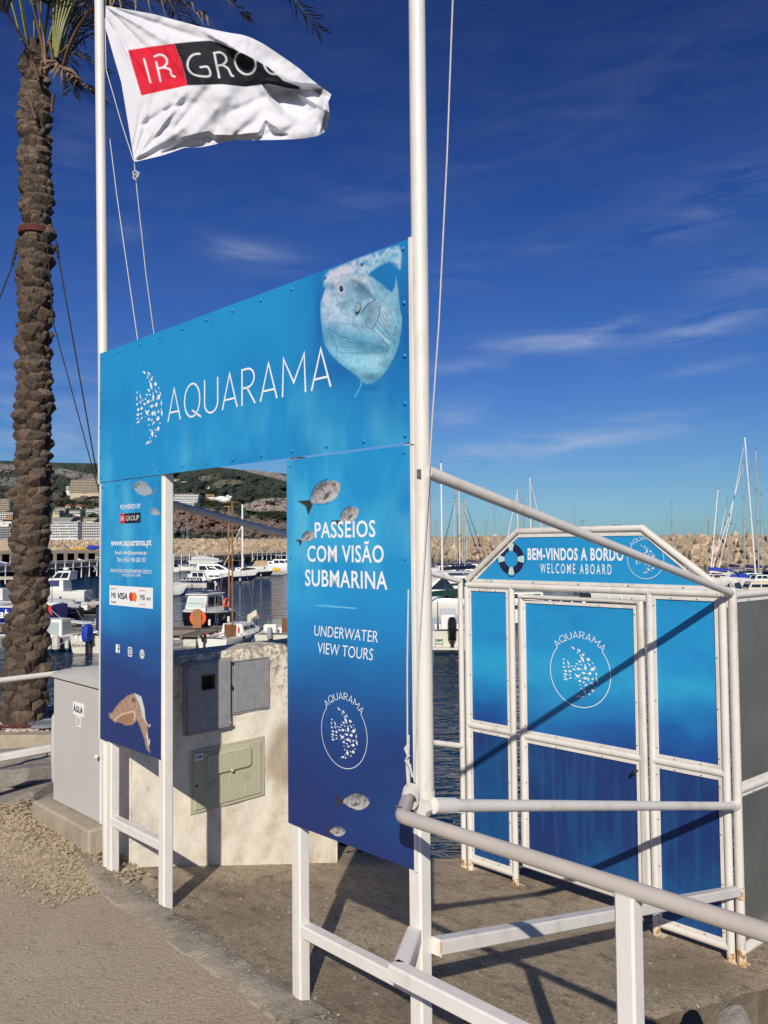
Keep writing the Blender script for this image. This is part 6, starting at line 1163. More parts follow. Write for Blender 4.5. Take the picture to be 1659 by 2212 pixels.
building('small house with red tiled roof, right one of the pair', 165, 176, 1092, 1097, 1, 3, 'hotel2', 'grid', roof='roof', cat='house')
building('white villa with dark upper floor above the hotels', 150, 173, 1104, 1112, 2, 4, 'hotel', 'balcony', cat='house')
building('cluster of white flats near the left edge of the arch', 186, 206, 1101, 1115, 3, 5, 'hotel', 'balcony')
building('white flats just cut off by the left edge of the arch', 205, 224, 1098, 1118, 4, 5, 'hotel', 'balcony', dy=-5)
building('yellow roofed low row in front of the white flats', 180, 212, 1119, 1126, 2, 8, 'hotel2', 'grid', cat='building')
building('pinkish terrace house amid trees above the hotel', 156, 164, 1116, 1121, 1, 3, 'hotel2', 'grid', roof='roof', cat='house')
building('large grey white terraced hotel seen through the arch', 352, 424, 1066, 1095, 8, 7, 'hotel', 'balcony', step=3, tilt=2.5, wf=.9, hf=.6)
building('white lower wing of the terraced hotel seen through the arch', 390, 420, 1086, 1096, 3, 7, 'hotel', 'balcony', dy=-12)
building('yellow and orange villa standing alone seen through the arch', 444, 463, 1068, 1078, 3, 4, 'orange', 'balcony', cat='house')
building('blue and white house high on the slope seen through the arch', 392, 403, 1041, 1049, 2, 3, 'hotel', 'grid', cat='house')
building('sand coloured house with flat roof, highest seen through the arch', 376, 388, 1036, 1041, 1, 3, 'hotel2', 'grid', cat='house')
building('tiny white hut alone on the dark slope seen through the arch', 449, 453, 1052, 1055, 1, 1, 'hotel', 'grid', cat='house', dy=-5)
# retaining wall of the high hotel
A = hill_at(180, 1072) - 20; m = MB(); c0, c1 = at(153, 1076, A), at(214, 1076, A); m.box(((c0[0] + c1[0]) / 2, A, c0[2] + 3), (c1[0] - c0[0], 4, 12)); o = put('retaining_wall', m, 'hotel2', origin=c0); tag(o, 'sand coloured retaining wall under the high terraced hotel', 'wall')
# tree clumps on the slope
def clump(cx_, cy_, rx, ry, n, seed, Yo=-10):
    r = random.Random(seed); m = MB(); Y = hill_at(cx_, cy_) + Yo; c = at(cx_, cy_, Y); k = Y / FOC
    for _ in range(n):
        t = r.uniform(0, 6.28); q = r.random() ** .5; s = r.uniform(.8, 2.2) * 1.6; p = np.array([c[0] + rx * k * q * math.cos(t), Y + r.uniform(-6, 6), c[2] + ry * k * q * math.sin(t)]); d = [np.array([r.uniform(-1, 1), r.uniform(-1, 1), r.uniform(-1, 1)]) * s for _ in range(3)]; m.add([p + d[0], p + d[1], p + d[2]], [(0, 1, 2)])
    return m
for k, (x, y, rx, ry, lb) in enumerate(((188, 1090, 20, 7, 'dark pines under the high terraced hotel'), (196, 1112, 12, 6, 'dark tree clump between the hotels and the flats'), (140, 1086, 22, 6, 'dark trees above the red roofed houses'), (205, 1078, 14, 5, 'pines beside the retaining wall'), (24, 1100, 8, 14, 'dark trees right of the yellow stepped block'), (432, 1085, 22, 12, 'dark wood right of the terraced hotel through the arch'), (470, 1092, 40, 7, 'dark wood below the orange villa'), (440, 1062, 30, 4, 'trees along the road above the orange villa'), (560, 1072, 60, 6, 'dark scrub above the pale cliff'), (590, 1112, 40, 8, 'dark scrub between the two cliff bands'), (455, 1155, 60, 5, 'bushes at the foot of the red slope'), (30, 1165, 30, 5, 'dark trees along the shore road at left'))):
    m = clump(x, y, rx, ry, 900, 400 + k); o = put('trees', m, 'scrubtree', kind='stuff', origin=at(x, y, hill_at(x, y))); tag(o, lb, 'trees')
# ================================================================== breakwater
BWP = [(-700, 640, 1160.5, 1190), (-60, 560, 1163, 1192), (110, 500, 1163.5, 1194), (215, 470, 1163, 1193), (370, 400, 1161.5, 1192), (500, 370, 1161.5, 1193), (622, 340, 1161, 1194), (750, 300, 1160, 1197), (930, 245, 1157, 1205), (1060, 220, 1155, 1208), (1250, 195, 1154, 1214), (1450, 172, 1153, 1222), (1560, 162, 1153, 1229), (1700, 150, 1152, 1234), (2300, 125, 1150, 1245)]
bw = thing('breakwater', 'long breakwater of pale limestone boulders closing the harbour', 'breakwater', at(1000, 1200, 230))
def bwi(x): return [float(np.interp(x, [q[0] for q in BWP], [q[i] for q in BWP])) for i in (1, 2, 3)]
cand = []; x = -120.0
while x < 1800:
    Y, yt, yb = bwi(x); pxs = {True: 1.55}.get(True) * FOC / Y; rows_ = max(3, int((yb - yt) / (pxs * .62)))
    for r_ in range(rows_):
        f = (r_ + .5) / rows_; xx = x + rn.uniform(-.5, .5) * pxs * .9; s = 1.55 * rn.uniform(.5, 1.05) * (.8 if r_ == 0 else 1); y = yt + (yb - yt) * f + rn.uniform(-.2, .2) * pxs + (2.0 if r_ == 0 else 0); Yy = Y + (.5 - f) * 12 + rn.uniform(-.5, .5); vis = (105 < xx < 216) or (-10 < xx < 24) or (366 < xx < 624) or (924 < xx < 1120) or (1420 < xx < 1665)
        cand.append((s * FOC / Y * (1 if vis else .01), xx, y, Yy, s))
    x += pxs * 1.02
bwcore = MB(); secs = []
for q in BWP:
    c0, c1 = at(q[0], q[2] + 3, q[1] + 5), at(q[0], q[3], q[1] - 5); secs.append([tuple(c0), tuple(c1), (c1[0], c1[1], -6), (c0[0], c0[1] + 14, -6), (c0[0], c0[1] + 9, c0[2])])
bwcore.loft(secs, closed=True); put('core', bwcore, 'rock', bw)
cand.sort(key=lambda q: -q[0]); st = MB()
for k, (_, xx, y, Yy, s) in enumerate(cand):
    P = at(xx, y, Yy); rot = Euler((rn.uniform(0, 6), rn.uniform(0, 6), rn.uniform(0, 6))); s3 = (s, s * rn.uniform(.75, 1.1), s * rn.uniform(.75, 1.1)); me = rkm['rock'][k % 10]
    if k < 300: inst('boulder', me, bw, P, rot, s3)
    else:
        Mx = Matrix.Translation(Vector(P)) @ rot.to_matrix().to_4x4() @ Matrix.Diagonal((*s3, 1)); st.add([tuple(Mx @ v.co) for v in me.vertices], [tuple(p.vertices) for p in me.polygons])
put('boulders', st, 'rock', bw, kind='stuff')
for k, (x, yb_) in enumerate(((1050, 1152), (943, 1155), (1530, 1150), (1258, 1152), (392, 1160), (408, 1160), (480, 1160), (640, 1160))):
    Y = bwi(x)[0] + 7; top_ = (1124, 1128, 1122, 1124, 1145, 1143, 1140, 1130)[k]; a, b = at(x, yb_ + 6, Y), at(x, top_, Y); t = thing('street_lamp', ('slim lamp post on the breakwater right of the bare flagpole', 'lamp post on the breakwater nearest the bare flagpole', 'lamp post on the breakwater right of the blue gate', 'lamp post on the breakwater above the blue gate', 'left lamp post of a close pair seen through the arch', 'right lamp post of a close pair seen through the arch', 'single lamp post left of the white mast seen through the arch', 'lamp post on the breakwater behind the tour panel')[k], 'street lamp', a, 'lamp posts on the breakwater')
    m = MB(); m.tube(a, b, .07, 6); put('pole', m, 'hullgrey', t); m = MB(); m.ball(b, .55, 8, 5, (1.2, .7, .35)); put('lamp_head', m, 'alu', t)
# ================================================================== piled piers
def pier(name, label, P0, P1, zt, zw, w, n, lean=0, thick=.9, pil=.9, dark=True):
    P0, P1 = np.array(P0, float), np.array(P1, float); d = (P1 - P0) / np.linalg.norm(P1 - P0); ln = np.linalg.norm(P1 - P0); s = np.array([d[1], -d[0]]); t = thing(name, label, 'pier', (*P0, zt))
    m = MB(); c = (P0 + P1) / 2; m.box((c[0], c[1], zt - thick / 2), (ln, w, thick), math.atan2(d[1], d[0])); put('deck', m, 'pier', t)
    for k in range(n):
        q = P0 + d * ln * (k + .5) / n + s * (w / 2 - pil / 2)
        m = MB(); m.box((q[0], q[1], (zt - thick + zw) / 2 - .5), (pil, pil * .8, zt - thick - zw + 1), math.atan2(d[1], d[0])); put('pile', m, 'pier', t)
        if name == 'quay_pier': m = MB(); q2 = q + d * ln / n * .22 + s * .5; m.torus((q2[0], q2[1], zt - 1.25), .42, .12, 'y', 10, 5, -1.6, 1.6); put('fender', m, 'tube', t)
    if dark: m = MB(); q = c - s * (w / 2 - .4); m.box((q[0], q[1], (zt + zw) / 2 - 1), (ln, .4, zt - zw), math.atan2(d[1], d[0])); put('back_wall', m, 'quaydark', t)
    return t
WZ = -3.25
pier('fishing_quay', 'far piled fishing quay below the hillside hotels', at(-160, 1187, 235)[:2], at(345, 1187, 262)[:2], at(120, 1188.5, 250)[2], WZ, 8, 22, thick=1.0, pil=1.0)
A, B = at(-250, 1236, 92), at(690, 1189, 330)
pier('quay_pier', 'long concrete pier on square piles running behind the moored yachts', A[:2], B[:2], -.85, WZ, 6, 26, thick=.7, pil=1.5)
def railfence(label, pts, z0, h, n, mt='steel'):
    t = thing('walkway_railing', label, 'railing', (*pts[0], z0)); P = [np.array(p, float) for p in pts]
    for zz in (h, h * .5): m = MB(); m.path([(p[0], p[1], z0 + zz) for p in P], .045, 5); put('rail', m, 'mastw', t)
    for k in range(n + 1): f = k / n * (len(P) - 1); i = min(int(f), len(P) - 2); q = P[i] + (P[i + 1] - P[i]) * (f - i); m = MB(); m.tube((q[0], q[1], z0 - .4), (q[0], q[1], z0 + h), .07, 5); put('post', m, 'mastw', t)
railfence('white walkway railing behind the cabin cruiser, left of the arch', [at(-40, 1270, 72)[:2], at(110, 1242, 84)[:2], at(225, 1228, 96)[:2]], -1.35, 1.5, 13)
railfence('white walkway railing behind the navy hulled boat seen through the arch', [at(340, 1215, 118)[:2], at(400, 1211, 125)[:2], at(460, 1208, 132)[:2]], -1.25, 1.7, 7)
railfence('white walkway railing beyond the motor yacht seen through the arch', [at(545, 1206, 150)[:2], at(590, 1201, 165)[:2], at(640, 1196, 185)[:2]], -1.0, 1.4, 9)
# pontoons
def pontoon(label, P0, P1, w, z=WZ + .5, n=5):
    P0, P1 = np.array(P0, float), np.array(P1, float); d = (P1 - P0) / np.linalg.norm(P1 - P0); ln = np.linalg.norm(P1 - P0); c = (P0 + P1) / 2; ang = math.atan2(d[1], d[0]); s = np.array([-d[1], d[0]])
    t = thing('pontoon', label, 'pontoon', (*c, WZ))
    nb = min(60, int(ln / .5)); bm_ = MB(); bm_.box((0, 0, 0), (ln / nb * .94, w, .06)); me = meshof('board', bm_, 'deckwood')
    for k in range(nb): q = P0 + d * ln * (k + .5) / nb; inst('board', me, t, (q[0], q[1], z - .03), (0, 0, ang))
    for sg in (1, -1): m = MB(); q = c + s * sg * (w / 2 + .06); m.box((q[0], q[1], z - .1), (ln, .12, .26), ang); put('side_beam', m, 'pier', t)
    for k in range(n): q = P0 + d * ln * (k + .5) / n; m = MB(); m.box((q[0], q[1], z - .5), (1.6, w * .8, .65), ang); put('float', m, 'gelold', t)
    return t
pontoon('main wooden pontoon crossing behind the moored boats in the arch opening', at(140, 1357, 43.5)[:2], at(1040, 1355, 43.5)[:2], 1.9, n=9)
pontoon('narrow finger pontoon beside the little sailing boat', at(410, 1385, 40.0)[:2], at(458, 1360, 43)[:2], .8, n=2)
pontoon('pontoon behind the stern boats left of the arch', at(-160, 1352, 46)[:2], at(168, 1345, 46)[:2], 1.8, n=5)
pontoon('far pontoon among the white motor boats right of the bare flagpole', at(900, 1262, 92)[:2], at(1900, 1256, 92)[:2], 2.0, n=7)
# ================================================================== boats
class Boat:
    def __init__(s, name, label, cat, x, d, head, Lg, B, F, hull='gel', bottom='anti', deck='gel', rise=.45, tw=.82, stripe=None, group='boats moored in the harbour', cock=(.0, .35), wl=None, off=.0, flare=.25, k=.72):
        s.k = k
        if wl is not None: d = (CZ - WZ) * 1.0 / ((wl - (IH / 2 + FOC * math.tan(PITCH) - (x - IW / 2) * ROLL)) / FOC)
        P = at(x, 1300, d); P[2] = WZ; s.P = P; s.h = math.radians(head); s.L, s.B, s.F = Lg, B, F; s.t = thing(name, label, cat, P, group)
        ch, sh = math.cos(s.h), math.sin(s.h); s.xf = lambda a, b, c: (P[0] + s.k * ((a - Lg * off) * ch - b * sh), P[1] + s.k * ((a - Lg * off) * sh + b * ch), WZ + s.k * c); s.rise = rise; s.tw = tw; s.cock = cock
        n = 17; secs = []
        for i in range(n):
            t = i / (n - 1); b = s.beam(t); z = s.sheer(t); zk = -.35 + (z + .2) * max(0, (t - .8) / .2) ** 2.2; x_ = Lg * (t - .03 * (1 - t) * 0); fl = 1 - flare * t
            secs.append([(x_ - .0, sg * bb, zz) for sg, bb, zz in ((1, b, z), (1, b * 1.0, z - .07), (1, b * (.97 - .1 * t), max(zk, z * .55)), (1, b * (.90 - .25 * t) * fl, max(zk, .10)), (1, b * (.80 - .35 * t) * fl, max(zk, -.05)), (0, 0, zk))] + [(x_, -bb, zz) for bb, zz in ((b * (.80 - .35 * t) * fl, max(zk, -.05)), (b * (.90 - .25 * t) * fl, max(zk, .10)), (b * (.97 - .1 * t), max(zk, z * .55)), (b, z - .07), (b, z))])
        two = stripe == 'gel' and hull in ('navy', 'hullblack') and name == 'motor_yacht'; m = MB(s.xf); k = len(secs[0]); m.v = [s.xf(*p) for q in secs for p in q]
        for i in range(n - 1):
            for j in range(k - 1): m.f.append((i * k + j, (i + 1) * k + j, (i + 1) * k + j + 1, i * k + j + 1)); m.m.append(1 if 3 <= j <= 6 else (2 if j in (0, 9) or (two and j in (1, 8)) else 0))
        m.f.append(tuple(range(k))); m.m.append(0); put('hull', m, [hull, bottom, stripe or hull], s.t, smooth=True)
        m = MB(s.xf); secs = []; c0, c1 = cock
        ts = sorted(set([i / (n - 1) for i in range(n)] + [c0, c0 + .002, c1 - .002, c1]))
        for t in ts:
            b = s.beam(t) - .01; z = s.sheer(t) - .01; x_ = Lg * t; fl_z = min(.15, z - .2)
            if c0 + .001 < t < c1 - .001: row = [(b, z), (b * .80, z + .04), (b * .76, z + .04), (b * .74, fl_z + .3), (b * .52, fl_z + .3), (b * .50, fl_z), (0, fl_z)]
            else: row = [(b, z), (b * .80, z + .04), (b * .76, z + .06), (b * .74, z + .07), (b * .52, z + .09), (b * .50, z + .09), (0, z + .11)]
            secs.append([(x_, bb, zz) for bb, zz in row] + [(x_, -bb, zz) for bb, zz in row[-2::-1]])
        m.loft(secs, cap=False); put('deck', m, deck, s.t)
        if name not in ('inflatable_boat', 'tender', 'dinghy'):
            q = random.Random(int(x * 10) + int(Lg * 7))
            for sg in (1, -1):
                for t in (.28, .5, .68): s.fender(t + q.uniform(-.05, .05), sg, q.choice(('gel', 'gelold', 'canvasn', 'gel')), q.uniform(.09, .14))
            s.part('mooring_line', 'rope', lambda m: m.path([(.1, s.B * .4, s.F * .9), (-.8, s.B * .5, .45), (-1.8, s.B * .55, .35)], .014, 4)); s.part('cleat', 'steel', lambda m: m.tube((.25, -s.B * .38, s.F + .08), (.5, -s.B * .38, s.F + .08), .03, 5))
            s.part('deck_gear', q.choice(('canvasn', 'cream', 'tube', 'canvast')), lambda m: m.ball((s.L * q.uniform(.1, .25), q.uniform(-.3, .3) * s.B, s.F * .75), q.uniform(.2, .34), 8, 5, (1.3, 1, .8)), True)
    def beam(s, t): return s.B / 2 * (s.tw + (1 - s.tw) * min(1, t / .35)) * (1 if t < .45 else max(.02, (1 - ((t - .45) / .55) ** 2.3)))
    def sheer(s, t): return s.F * (1 + s.rise * max(0, t - .2) ** 1.6 / .7)
    def part(s, nm, mt, fn, smooth=False, par=None): m = MB(s.xf); fn(m); return put(nm, m, mt, par or s.t, smooth=smooth)
    def cabin(s, t0, t1, w, h, mt='gel', rf=.5, rb=.1, z=None, glass='glass', nwin=3, side=.8, front=True, wh=.45, roofover=.0, wz=.42, taper=.85, bk=False):
        z0 = (s.sheer((t0 + t1) / 2) + .02) if z is None else z; x0, x1 = t0 * s.L, t1 * s.L; hw = w / 2; rfh, rbh = rf * h, rb * h
        c = s.part('cabin', mt, lambda m: m.loft([[(x0, hw, z0), (x0 + rbh, hw * taper, z0 + h), (x0 + rbh, -hw * taper, z0 + h), (x0, -hw, z0)], [(x1, hw * .9, z0), (x1 - rfh, hw * taper * .9, z0 + h), (x1 - rfh, -hw * taper * .9, z0 + h), (x1, -hw * .9, z0)]], closed=True))
        zl, zh = wz, min(.95, wz + wh)
        def sidewin(sg):
            for k in range(nwin):
                def f(m):
                    q = []
                    for fx, fz in ((k + .06, zl), (k + .94, zl), (k + .94, zh), (k + .06, zh)):
                        f_ = .06 + .88 * fx / nwin; xb = x0 + rbh * fz; xt = x1 - rfh * fz; hwz = hw * (1 - (1 - taper) * fz); xx = xb + (xt - xb) * f_; q.append((xx, sg * (hwz * (1 - .1 * f_) + .015), z0 + h * fz))
                    m.add(q + [(a, b - sg * .05, c_) for a, b, c_ in q], [(0, 1, 2, 3), (4, 5, 6, 7), (0, 1, 5, 4), (1, 2, 6, 5), (2, 3, 7, 6), (3, 0, 4, 7)])
                s.part('window', glass, f, par=c)
        if side: sidewin(1); sidewin(-1)
        def endwin(xa, xb_, hw_, sgn):
            def f(m):
                q = [(xa + (xb_ - xa) * fz + sgn * .015, yy * hw_ * (1 - (1 - taper) * fz), z0 + h * fz) for yy, fz in ((-.86, zl), (.86, zl), (.86, zh), (-.86, zh))]
                m.add(q + [(a - sgn * .05, b, c_) for a, b, c_ in q], [(0, 1, 2, 3), (4, 5, 6, 7), (0, 1, 5, 4), (1, 2, 6, 5), (2, 3, 7, 6), (3, 0, 4, 7)])
            s.part('windscreen' if sgn > 0 else 'window', glass if front is True else front, f, par=c)
        if front: endwin(x1, x1 - rfh, hw * .9, 1)
        if bk: endwin(x0, x0 + rbh, hw, -1)
        if roofover: s.part('roof', mt, lambda m: m.box(((x0 + rbh + x1 - rfh) / 2, 0, z0 + h + .04), (x1 - rfh - x0 - rbh + roofover, hw * 2 * taper + roofover * .5, .08), 0, .02))
        return c
    def roof(s, t0, t1, w, z, mt='gel', legs=True, th=.08):
        s.part('hardtop', mt, lambda m: m.loft([[(t0 * s.L, w / 2, z - .06), (t0 * s.L, w / 4, z + th), (t0 * s.L, -w / 4, z + th), (t0 * s.L, -w / 2, z - .06), (t0 * s.L, 0, z - .02)], [(t1 * s.L, w / 2, z - .06), (t1 * s.L, w / 4, z + th), (t1 * s.L, -w / 4, z + th), (t1 * s.L, -w / 2, z - .06), (t1 * s.L, 0, z - .02)]], closed=True))
        if legs:
            for sg in (1, -1):
                for t in (t0 + .01, t1 - .01): s.part('support', 'steel', lambda m: m.tube((t * s.L, sg * w * .46, s.sheer(t) - .05), (t * s.L, sg * w * .46, z - .04), .025, 6))
    def screen(s, t, w, h, rake=.5, mt='perspex', z=None):
        z0 = z if z is not None else s.sheer(t) + .05; x = t * s.L; P = [(x - .7, w / 2), (x, w * .42), (x + .25, 0), (x, -w * .42), (x - .7, -w / 2)]
        fr = s.part('windscreen', mt, lambda m: m.add([(a, b, z0) for a, b in P] + [(a - rake * h, b * .88, z0 + h) for a, b in P], [(i, i + 1, 6 + i, 5 + i) for i in range(4)]))
        s.part('windscreen_frame', 'steel', lambda m: [m.path([(a - rake * h, b * .88, z0 + h) for a, b in P], .018, 5)] + [m.tube((a, b, z0), (a - rake * h, b * .88, z0 + h), .014, 5) for a, b in P], par=fr)
    def outboard(s, y=0, mt='black', sc=1.0, tilt=0, x=-.25, cover=None):
        z = s.F * .9
        def f(m): m.loft([[(x + a * sc, y + b * sc * .5, z + c * sc) for a, b in ((-.28, -.3), (-.32, 0), (-.28, .3), (.16, .34), (.22, 0), (.16, -.34))] if 0 else [(x + a * sc * k, y + b * sc * k * .55, z + c * sc) for a, b in ((-.30, -.24), (-.36, 0), (-.30, .24), (.12, .30), (.22, 0), (.12, -.30))] for c, k in ((-.12, .75), (.08, 1.0), (.36, 1.02), (.52, .86), (.60, .5))], closed=True)
        ob_ = s.part('outboard_motor', mt, f, True); s.part('motor_leg', 'black' if mt != 'canvasb' else 'black', lambda m: (m.box((x + .0, y, z - .52 * sc), (.26 * sc, .13 * sc, .9 * sc), 0, .03), m.box((x - .05, y, z - .95 * sc), (.42 * sc, .05, .18 * sc), 0, .02), m.box((x + .18 * sc, y, z - .08 * sc), (.16 * sc, .30 * sc, .30 * sc), 0, .02)), par=ob_)
        return ob_
    def rail(s, t0=.5, t1=.98, h=.55, mt='steel', n=5):
        for sg in (1, -1):
            P = [(t * s.L, sg * s.beam(t) * .92, s.sheer(t) + h) for t in np.linspace(t0, t1, n)]; s.part('guard_rail', mt, lambda m: [m.path([(P[0][0] - .2, P[0][1], P[0][2] - h)] + P, .016, 5)] + [m.tube((p[0], p[1], p[2] - h), p, .013, 5) for p in P[1:]])
    def mast(s, t, h, r=.06, mt='alu', boom=0, sail=None, rake=0, stays=True, furl=None, spread=(.45, .7), head=True):
        h /= s.k; r /= s.k ** .6; x = t * s.L; z0 = s.sheer(t); tp = (x - rake * h, 0, z0 + h); ms = s.part('mast', mt, lambda m: m.tube((x, 0, z0 - .1), tp, r, 8, r2=r * .8), True)
        if head: s.part('masthead', 'black', lambda m: (m.box((tp[0], 0, tp[2] + .06), (.3, .05, .06)), m.tube(tp, (tp[0], 0, tp[2] + .45), .012, 4), m.tube((tp[0], 0, tp[2] + .3), (tp[0] + .35, 0, tp[2] + .34), .012, 4)), par=ms)
        for q in spread: s.part('spreader', mt, lambda m: m.tube((x - rake * h * q, -s.B * .27, z0 + h * q), (x - rake * h * q, s.B * .27, z0 + h * q), .022, 4), par=ms)
        if stays: s.part('rigging', 'steel', lambda m: [m.tube((x - .1, sg * s.beam(t) * .95, z0), (tp[0], 0, tp[2] - .1), .011, 3) for sg in (1, -1)] + [m.tube((0.05, 0, s.F), tp, .011, 3)], par=ms)
        if furl: s.part('furled_jib', furl, lambda m: m.path([(s.L * .98, 0, s.sheer(1)), (s.L * .98 * .5 + tp[0] * .5, 0, z0 + h * .46), (tp[0] * .96 + s.L * .04, 0, z0 + h * .93)], [.055, .065, .03], 7), True, ms)
        else: s.part('forestay', 'steel', lambda m: m.tube((s.L * .98, 0, s.sheer(1)), tp, .012, 3), par=ms)
        if boom: s.part('boom', mt, lambda m: m.tube((x - .1, 0, z0 + 1.0), (x - boom, 0, z0 + 1.05), .05, 7), par=ms)
        if boom and sail: s.part('sail_cover', sail, lambda m: m.path([(x + .05, 0, z0 + 1.35), (x - boom * .4, 0, z0 + 1.22), (x - boom, 0, z0 + 1.15)], [.20, .17, .09], 8, flat=1.5), True, ms)
        return ms
    def fender(s, t, sg, mt='gelold', r=.12): s.part('fender', mt, lambda m: m.path([(t * s.L, sg * (s.beam(t) + r), .75), (t * s.L, sg * (s.beam(t) + r), .68), (t * s.L, sg * (s.beam(t) + r), .25), (t * s.L, sg * (s.beam(t) + r), .18)], [r * .3, r, r, r * .3], 8), True)
    def bimini(s, t0, t1, w, z, mt, sag=.12):
        s.part('bimini', mt, lambda m: m.loft([[(t * s.L, w / 2 * a, z + sag * (1 - a * a) - (.10 if t in (t0, t1) else 0)) for a in np.linspace(-1, 1, 7)] for t in (t0, (t0 * .7 + t1 * .3), (t0 + t1) / 2, (t0 * .3 + t1 * .7), t1)], cap=False))
        for sg in (1, -1): s.part('bimini_frame', 'steel', lambda m: (m.tube(((t0 + t1) / 2 * s.L, sg * w / 2, s.sheer(.3)), (t0 * s.L, sg * w / 2, z - .1), .015, 4), m.tube(((t0 + t1) / 2 * s.L, sg * w / 2, s.sheer(.3)), (t1 * s.L, sg * w / 2, z - .1), .015, 4)))
    def stern_text(s, txt, w, z, hgt, mt='navyprint', y=0):
        V_, Fc = textdata(txt, .01); s.part('name_lettering', mt, lambda m: m.add([(-.012, y + w * (.5 - a), z + hgt * b) for a, b in V_], Fc))
    def side_text(s, txt, x0, x1, z, hgt, mt='letter', sg=-1, t=.5, out=.05, bold=.02, shear=.2):
        V_, Fc = textdata(txt, bold, shear); s.part('side_lettering', mt, lambda m: m.add([(x0 + (x1 - x0) * a, sg * (s.beam((x0 + (x1 - x0) * a) / s.L) * (.99) + out), z + hgt * b) for a, b in V_], Fc))
def cover(b, t0, t1, w, h, mt, nm='cover'):
    b.part(nm, mt, lambda m: m.loft([[(t * b.L, w / 2 * k * a, b.sheer(t) + h * hk * (1 - abs(a) ** 2.2) + .02) for a in np.linspace(-1, 1, 9)] for t, k, hk in ((t0, 1, .15), (t0 + (t1 - t0) * .12, 1, .9), (t0 * .5 + t1 * .5, 1, 1), (t1 - (t1 - t0) * .12, .9, .8), (t1, .75, .1))], cap=False), True)
# --- left of the arch
b = Boat('excursion_boat', 'royal blue hulled boat with white lettering, cut by the left photo edge', 'boat', 30, 0, 176, 9.5, 3.0, 1.15, hull='hullblue', stripe='gel', bottom='gel', wl=1344, off=.32, rise=.25, k=1); b.side_text('ab', 3.2, 2.55, .42, .55, sg=1, out=.03); b.roof(.1, .5, 2.5, 2.9, 'cream'); b.cabin(.5, .75, 1.8, 1.1)
b = Boat('cabin_cruiser', 'white cabin cruiser with navy screened windows and hardtop behind the palm', 'motor boat', 112, 74, 178, 9.2, 3.1, 1.25, wl=1300, off=.46, rise=.3, cock=(.0, .25), k=.78); b.cabin(.26, .74, 2.4, 1.35, glass='glassn', nwin=1, rf=.55, wz=.35, wh=.5); b.cabin(.20, .44, 2.3, 1.0, z=2.55, nwin=2, glass='glass', rb=-.2, rf=.9, wz=.2, wh=.62); b.part('radar_dome', 'gel', lambda m: m.lathe((2.6, 0, 3.6), [(.1, 0), (.34, .08), (.36, .28), (.2, .36)], 12), True)
b.part('antenna', 'mastw', lambda m: m.tube((5.5, .5, 2.7), (5.6, .5, 7.0), .022, 4)); b.rail(.55, .98); b.part('porthole', 'black', lambda m: m.box((6.6, 1.38, .95), (.55, .06, .16), 0, .02)); b.part('porthole', 'black', lambda m: m.box((6.6, -1.30, .95), (.55, .06, .16), 0, .02))
b = Boat('fishing_launch', 'grey green launch with clear side screens and Portuguese flag beside the palm trunk', 'boat', 112, 0, -8, 6.4, 2.2, .80, hull='hullgrey', wl=1402, off=.45, cock=(.1, .3), rise=.5)
b.cabin(.36, .62, 1.5, 1.15, 'gel', glass='perspex', nwin=1, rf=.05, rb=.02, wz=.14, wh=.7); b.part('flag_cloth', 'green', lambda m: m.add([(2.0, .5, 3.1), (2.0, .55, 2.7), (2.18, .6, 2.45), (2.2, .55, 3.0)], [(0, 1, 2, 3)])); b.part('flag_cloth', 'red', lambda m: m.add([(2.2, .55, 3.0), (2.18, .6, 2.45), (2.55, .62, 2.2), (2.5, .58, 2.8)], [(0, 1, 2, 3)])); b.part('flag_staff', 'steel', lambda m: m.tube((2.0, .5, .9), (2.0, .5, 3.2), .02, 5)); b.rail(.68, .98, .4)
b = Boat('runabout', 'small white open runabout with maroon stripe and wedge windscreen', 'motor boat', 200, 0, 172, 5.4, 2.1, .62, stripe='antir', bottom='hullgrey', wl=1364, off=.55, cock=(.05, .5)); b.screen(.5, 1.5, .55, .7)
b = Boat('motor_boat', 'cream stern of a boat lettered SEAWOLF with blue covered outboard', 'motor boat', 192, 0, 82, 6.2, 2.3, .85, hull='gelold', bottom='hullblue', wl=1410, off=.0, cock=(.06, .45), rise=.3, k=.95); b.stern_text('SEAWOLF', 1.25, .30, .15, 'blackprint', y=.25); b.outboard(-.15, 'canvasb', 1.15, x=-.35); b.bimini(.1, .55, 2.1, 2.3, 'gel'); b.part('side_curtain', 'canvasn', lambda m: m.loft([[(.9, -.85, 1.0), (.9, -.85, 2.2), (.9, .1, 2.25), (.9, .1, 1.0)], [(2.8, -.85, 1.0), (2.8, -.85, 2.2), (2.8, .1, 2.25), (2.8, .1, 1.0)]], closed=True)); b.screen(.55, 1.6, .6)
for k in range(3): b.part('stern_vent', 'gel', lambda m: m.box((-.03, .62 - .24 * k, .72), (.05, .12, .34), 0, .01))
b.part('transom_fender', 'gelold', lambda m: m.path([(.1, 1.75, .9), (.1, 1.75, .8), (.1, 1.75, .2), (.1, 1.75, .1)], [.05, .19, .19, .05], 8), True)
b = Boat('inflatable_boat', 'grey inflatable with two raised outboards and tan sack behind the runabout', 'inflatable boat', 178, 0, 170, 5.2, 2.2, .5, hull='hullblack', deck='hullblack', bottom='tube', wl=1327, off=.5, cock=(.05, .8)); b.outboard(.2, 'cow', .8, x=-.3); b.part('seat_console', 'gel', lambda m: m.box((2.2, 0, .8), (.7, .8, .9), 0, .05)); b.part('sack', 'canvast', lambda m: m.ball((1.2, .3, 1.05), .5, 9, 6, (1, .8, .9)), True)
